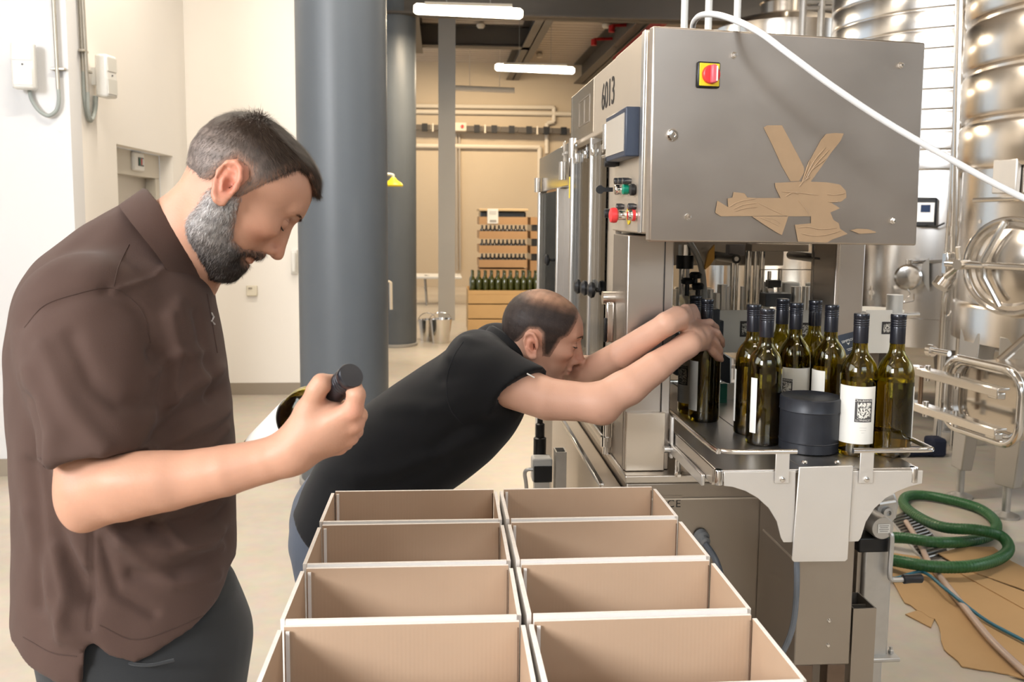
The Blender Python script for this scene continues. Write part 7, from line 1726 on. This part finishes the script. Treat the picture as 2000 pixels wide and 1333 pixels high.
# --- shirt: slices along the leaning spine
pel = at(650, 1015, D2); nk2 = at(985, 690, D2); EZ2 = (nk2-pel)/np.linalg.norm(nk2-pel); ET = np.cross(EY2, EZ2); ET /= np.linalg.norm(ET)   # towards the belly
if ET[2] > 0: ET = -ET
EQ = np.cross(EZ2, ET); 
if EQ @ EY2 < 0: EQ = -EQ
def sl2(pb, pf, b, dv=0.0):
    A, B = at(*pb, D2), at(*pf, D2); c = (A+B)/2-pel; return (c @ EZ2, c @ ET, c @ EQ+dv, abs((B-A) @ ET)/2, b)
t2s = [sl2((577, 985), (700, 1105), 0.175), sl2((600, 930), (755, 1060), 0.178), sl2((655, 850), (815, 1010), 0.175), sl2((715, 790), (870, 965), 0.178), sl2((790, 735), (935, 915), 0.190), sl2((855, 693), (985, 862), 0.205), sl2((905, 660), (1018, 805), 0.190), sl2((940, 648), (1022, 752), 0.130), sl2((962, 650), (1020, 715), 0.08)]
t2d = densify(t2s, 5)
axN = (at(1070, 768, 1.955)-SN); axN /= np.linalg.norm(axN)
hmP = at(1003, 775, 1.985); hm_t = at(1046, 738, 1.97)-at(958, 814, 1.99); hn = axN-0*hm_t; hdir = hm_t/np.linalg.norm(hm_t); hn = axN-hdir*(axN @ hdir); hn /= np.linalg.norm(hn)
axF = (EF-SF)/np.linalg.norm(EF-SF)
def shirt2(P):
    t = slices_sdf(P, pel, ET, EQ, EZ2, t2d, 2.3)
    sl = s_rc(P, at(930, 722, 2.05), at(1040, 775, 1.965), 0.078, 0.0700); sl = smin(sl, s_rc(P, at(930, 700, 2.10), SN, 0.07, 0.07), 0.03)
    sl = smax(sl, (P-hmP.astype(f32)) @ hn.astype(f32), 0.002); sl = smax(sl, -s_rc(P, at(1006, 776, 1.98), at(1080, 790, 1.955), 0.0500, 0.0620), 0.002)
    sf = s_rc(P, at(970, 690, 2.30), SF+axF*0.12, 0.08, 0.070); sf = smax(sf, ((P-(SF+axF*0.10).astype(f32)) @ axF.astype(f32)), 0.002)
    t = smin(t, smin(sl, sf, 0.02), 0.035)
    return smax(t, -s_rc(P, NB2+(NB2-O2)*0.1, O2, 0.058, 0.070), 0.003)
fold2 = [([(880, 700), (960, 690), (1020, 730)], 0.012, 0.007), ([(860, 740), (940, 720), (1000, 745)], 0.014, -0.008), ([(840, 800), (920, 760), (980, 770)], 0.016, 0.007), ([(850, 870), (900, 830), (960, 815)], 0.018, -0.009), ([(700, 930), (800, 905), (930, 850)], 0.02, 0.007), ([(650, 950), (760, 950), (860, 900)], 0.02, -0.006), ([(760, 800), (830, 790), (900, 800)], 0.018, 0.005), ([(900, 660), (950, 672), (990, 700)], 0.008, 0.005)]
f2_ = [([at(x, y, 2.03) for x, y in pl], w, h) for pl, w, h in fold2]
pts_ = [at(560, 1120, D2), at(1100, 640, D2), at(960, 640, 2.45), at(1050, 830, 1.9)]
lo = np.min(pts_, 0)-np.array([0.12, 0.20, 0.12]); hi = np.max(pts_, 0)+np.array([0.12, 0.16, 0.12])
V, Q = net(shirt2, lo, hi, 0.006); V = relax(V, Q, 3, 0.5); Nn = vnormals(V, Q); o = np.zeros(len(V))
for pl, w, h in f2_:
    d = np.full(len(V), 1e9)
    for a, b in zip(pl[:-1], pl[1:]):
        e = b-a; t = np.clip(((V-a) @ e)/(e @ e), 0, 1); q = V-a-t[:, None]*e; q = q-(q @ EQ)[:, None]*EQ*0.75; d = np.minimum(d, np.linalg.norm(q, axis=1))
    o += h*np.exp(-(d/w)**2)
V = V+Nn*(o+0.002*wob(V, 22, 31))[:, None]
sh2 = put('polo_shirt', V, Q, BLK, man2); hit2 = seams(sh2, V, Q); BKS = cloth_mat('black_seam_cotton', (0.018, 0.018, 0.020), sheen=0.0)
seam('armhole_seam', [(905, 668), (885, 700), (872, 750), (880, 800), (905, 830)], 0.0016, BKS, hit2, sh2); seam('sleeve_stitching', [(1030, 735), (1000, 758), (960, 795)], 0.0010, BKS, hit2, sh2)
nc = (O2-NB2)/np.linalg.norm(O2-NB2); cfw = EX2*0.75-um*0.3
nc = 0.62*rm+0.78*um
part('collar', collar_mesh(at(1000, 690, 2.15), nc, rm*0.8-um*0.6, 0.074, 0.074, 0.022, 0.038, 0.010, 22, 0.025), BLK, man2, angle=60)
part('sleeve_trim', MB().tube([at(1029, 730, 1.93), at(1044, 738, 1.93)], 0.0016, 6), WHITEP, man2)
# --- jeans and shoes
hip2 = at(655, 1020, 2.20)
def legs2(P):
    d = s_ell(P, hip2, (0.110, 0.17, 0.15))
    d = smin(d, slices_sdf(P, pel, ET, EQ, EZ2, [(-0.02, (t2s[0][1]), 0, t2s[0][3]*0.9, 0.165), (0.16, t2s[2][1], 0, t2s[2][3]*0.85, 0.16)], 2.3), 0.03)
    for s in (-1, 1):
        hp1 = at(660, 1050, 2.20)+EY2*s*0.09; kn = base2+EY2*s*0.11+EX2*0.02+EZ*0.49; an_ = base2+EY2*s*0.12-EX2*0.03+EZ*0.085
        d = smin(d, s_chain(P, [hp1, kn, an_], [0.100, 0.075, 0.060], 0.02), 0.03)
    return smax(d, 0.045-P[:, 2], 0.004)
V, Q = net(legs2, base2+np.array([-0.36, -0.36, 0.02]), base2+np.array([0.45, 0.40, 1.25]), 0.008); V = relax(V, Q, 2); Nn = vnormals(V, Q); V = V+Nn*(0.004*wob(V, 28, 41))[:, None]
put('jeans', V, Q, JEANS, man2)
for s in (-1, 1):
    c = base2+EY2*s*0.12
    fs = lambda P: np.maximum(smin(s_rc(P, c-EX2*0.075+EZ*0.045, c+EX2*0.14+EZ*0.035, 0.048, 0.042), s_rc(P, c-EX2*0.05+EZ*0.05, c-EX2*0.03+EZ*0.12, 0.045, 0.045), 0.03), 0.001-P[:, 2])
    V, Q = net(fs, c+np.array([-0.22, -0.22, -0.01]), c+np.array([0.22, 0.22, 0.2]), 0.008); put('shoe', V, Q, SHOE, man2)

at = at1
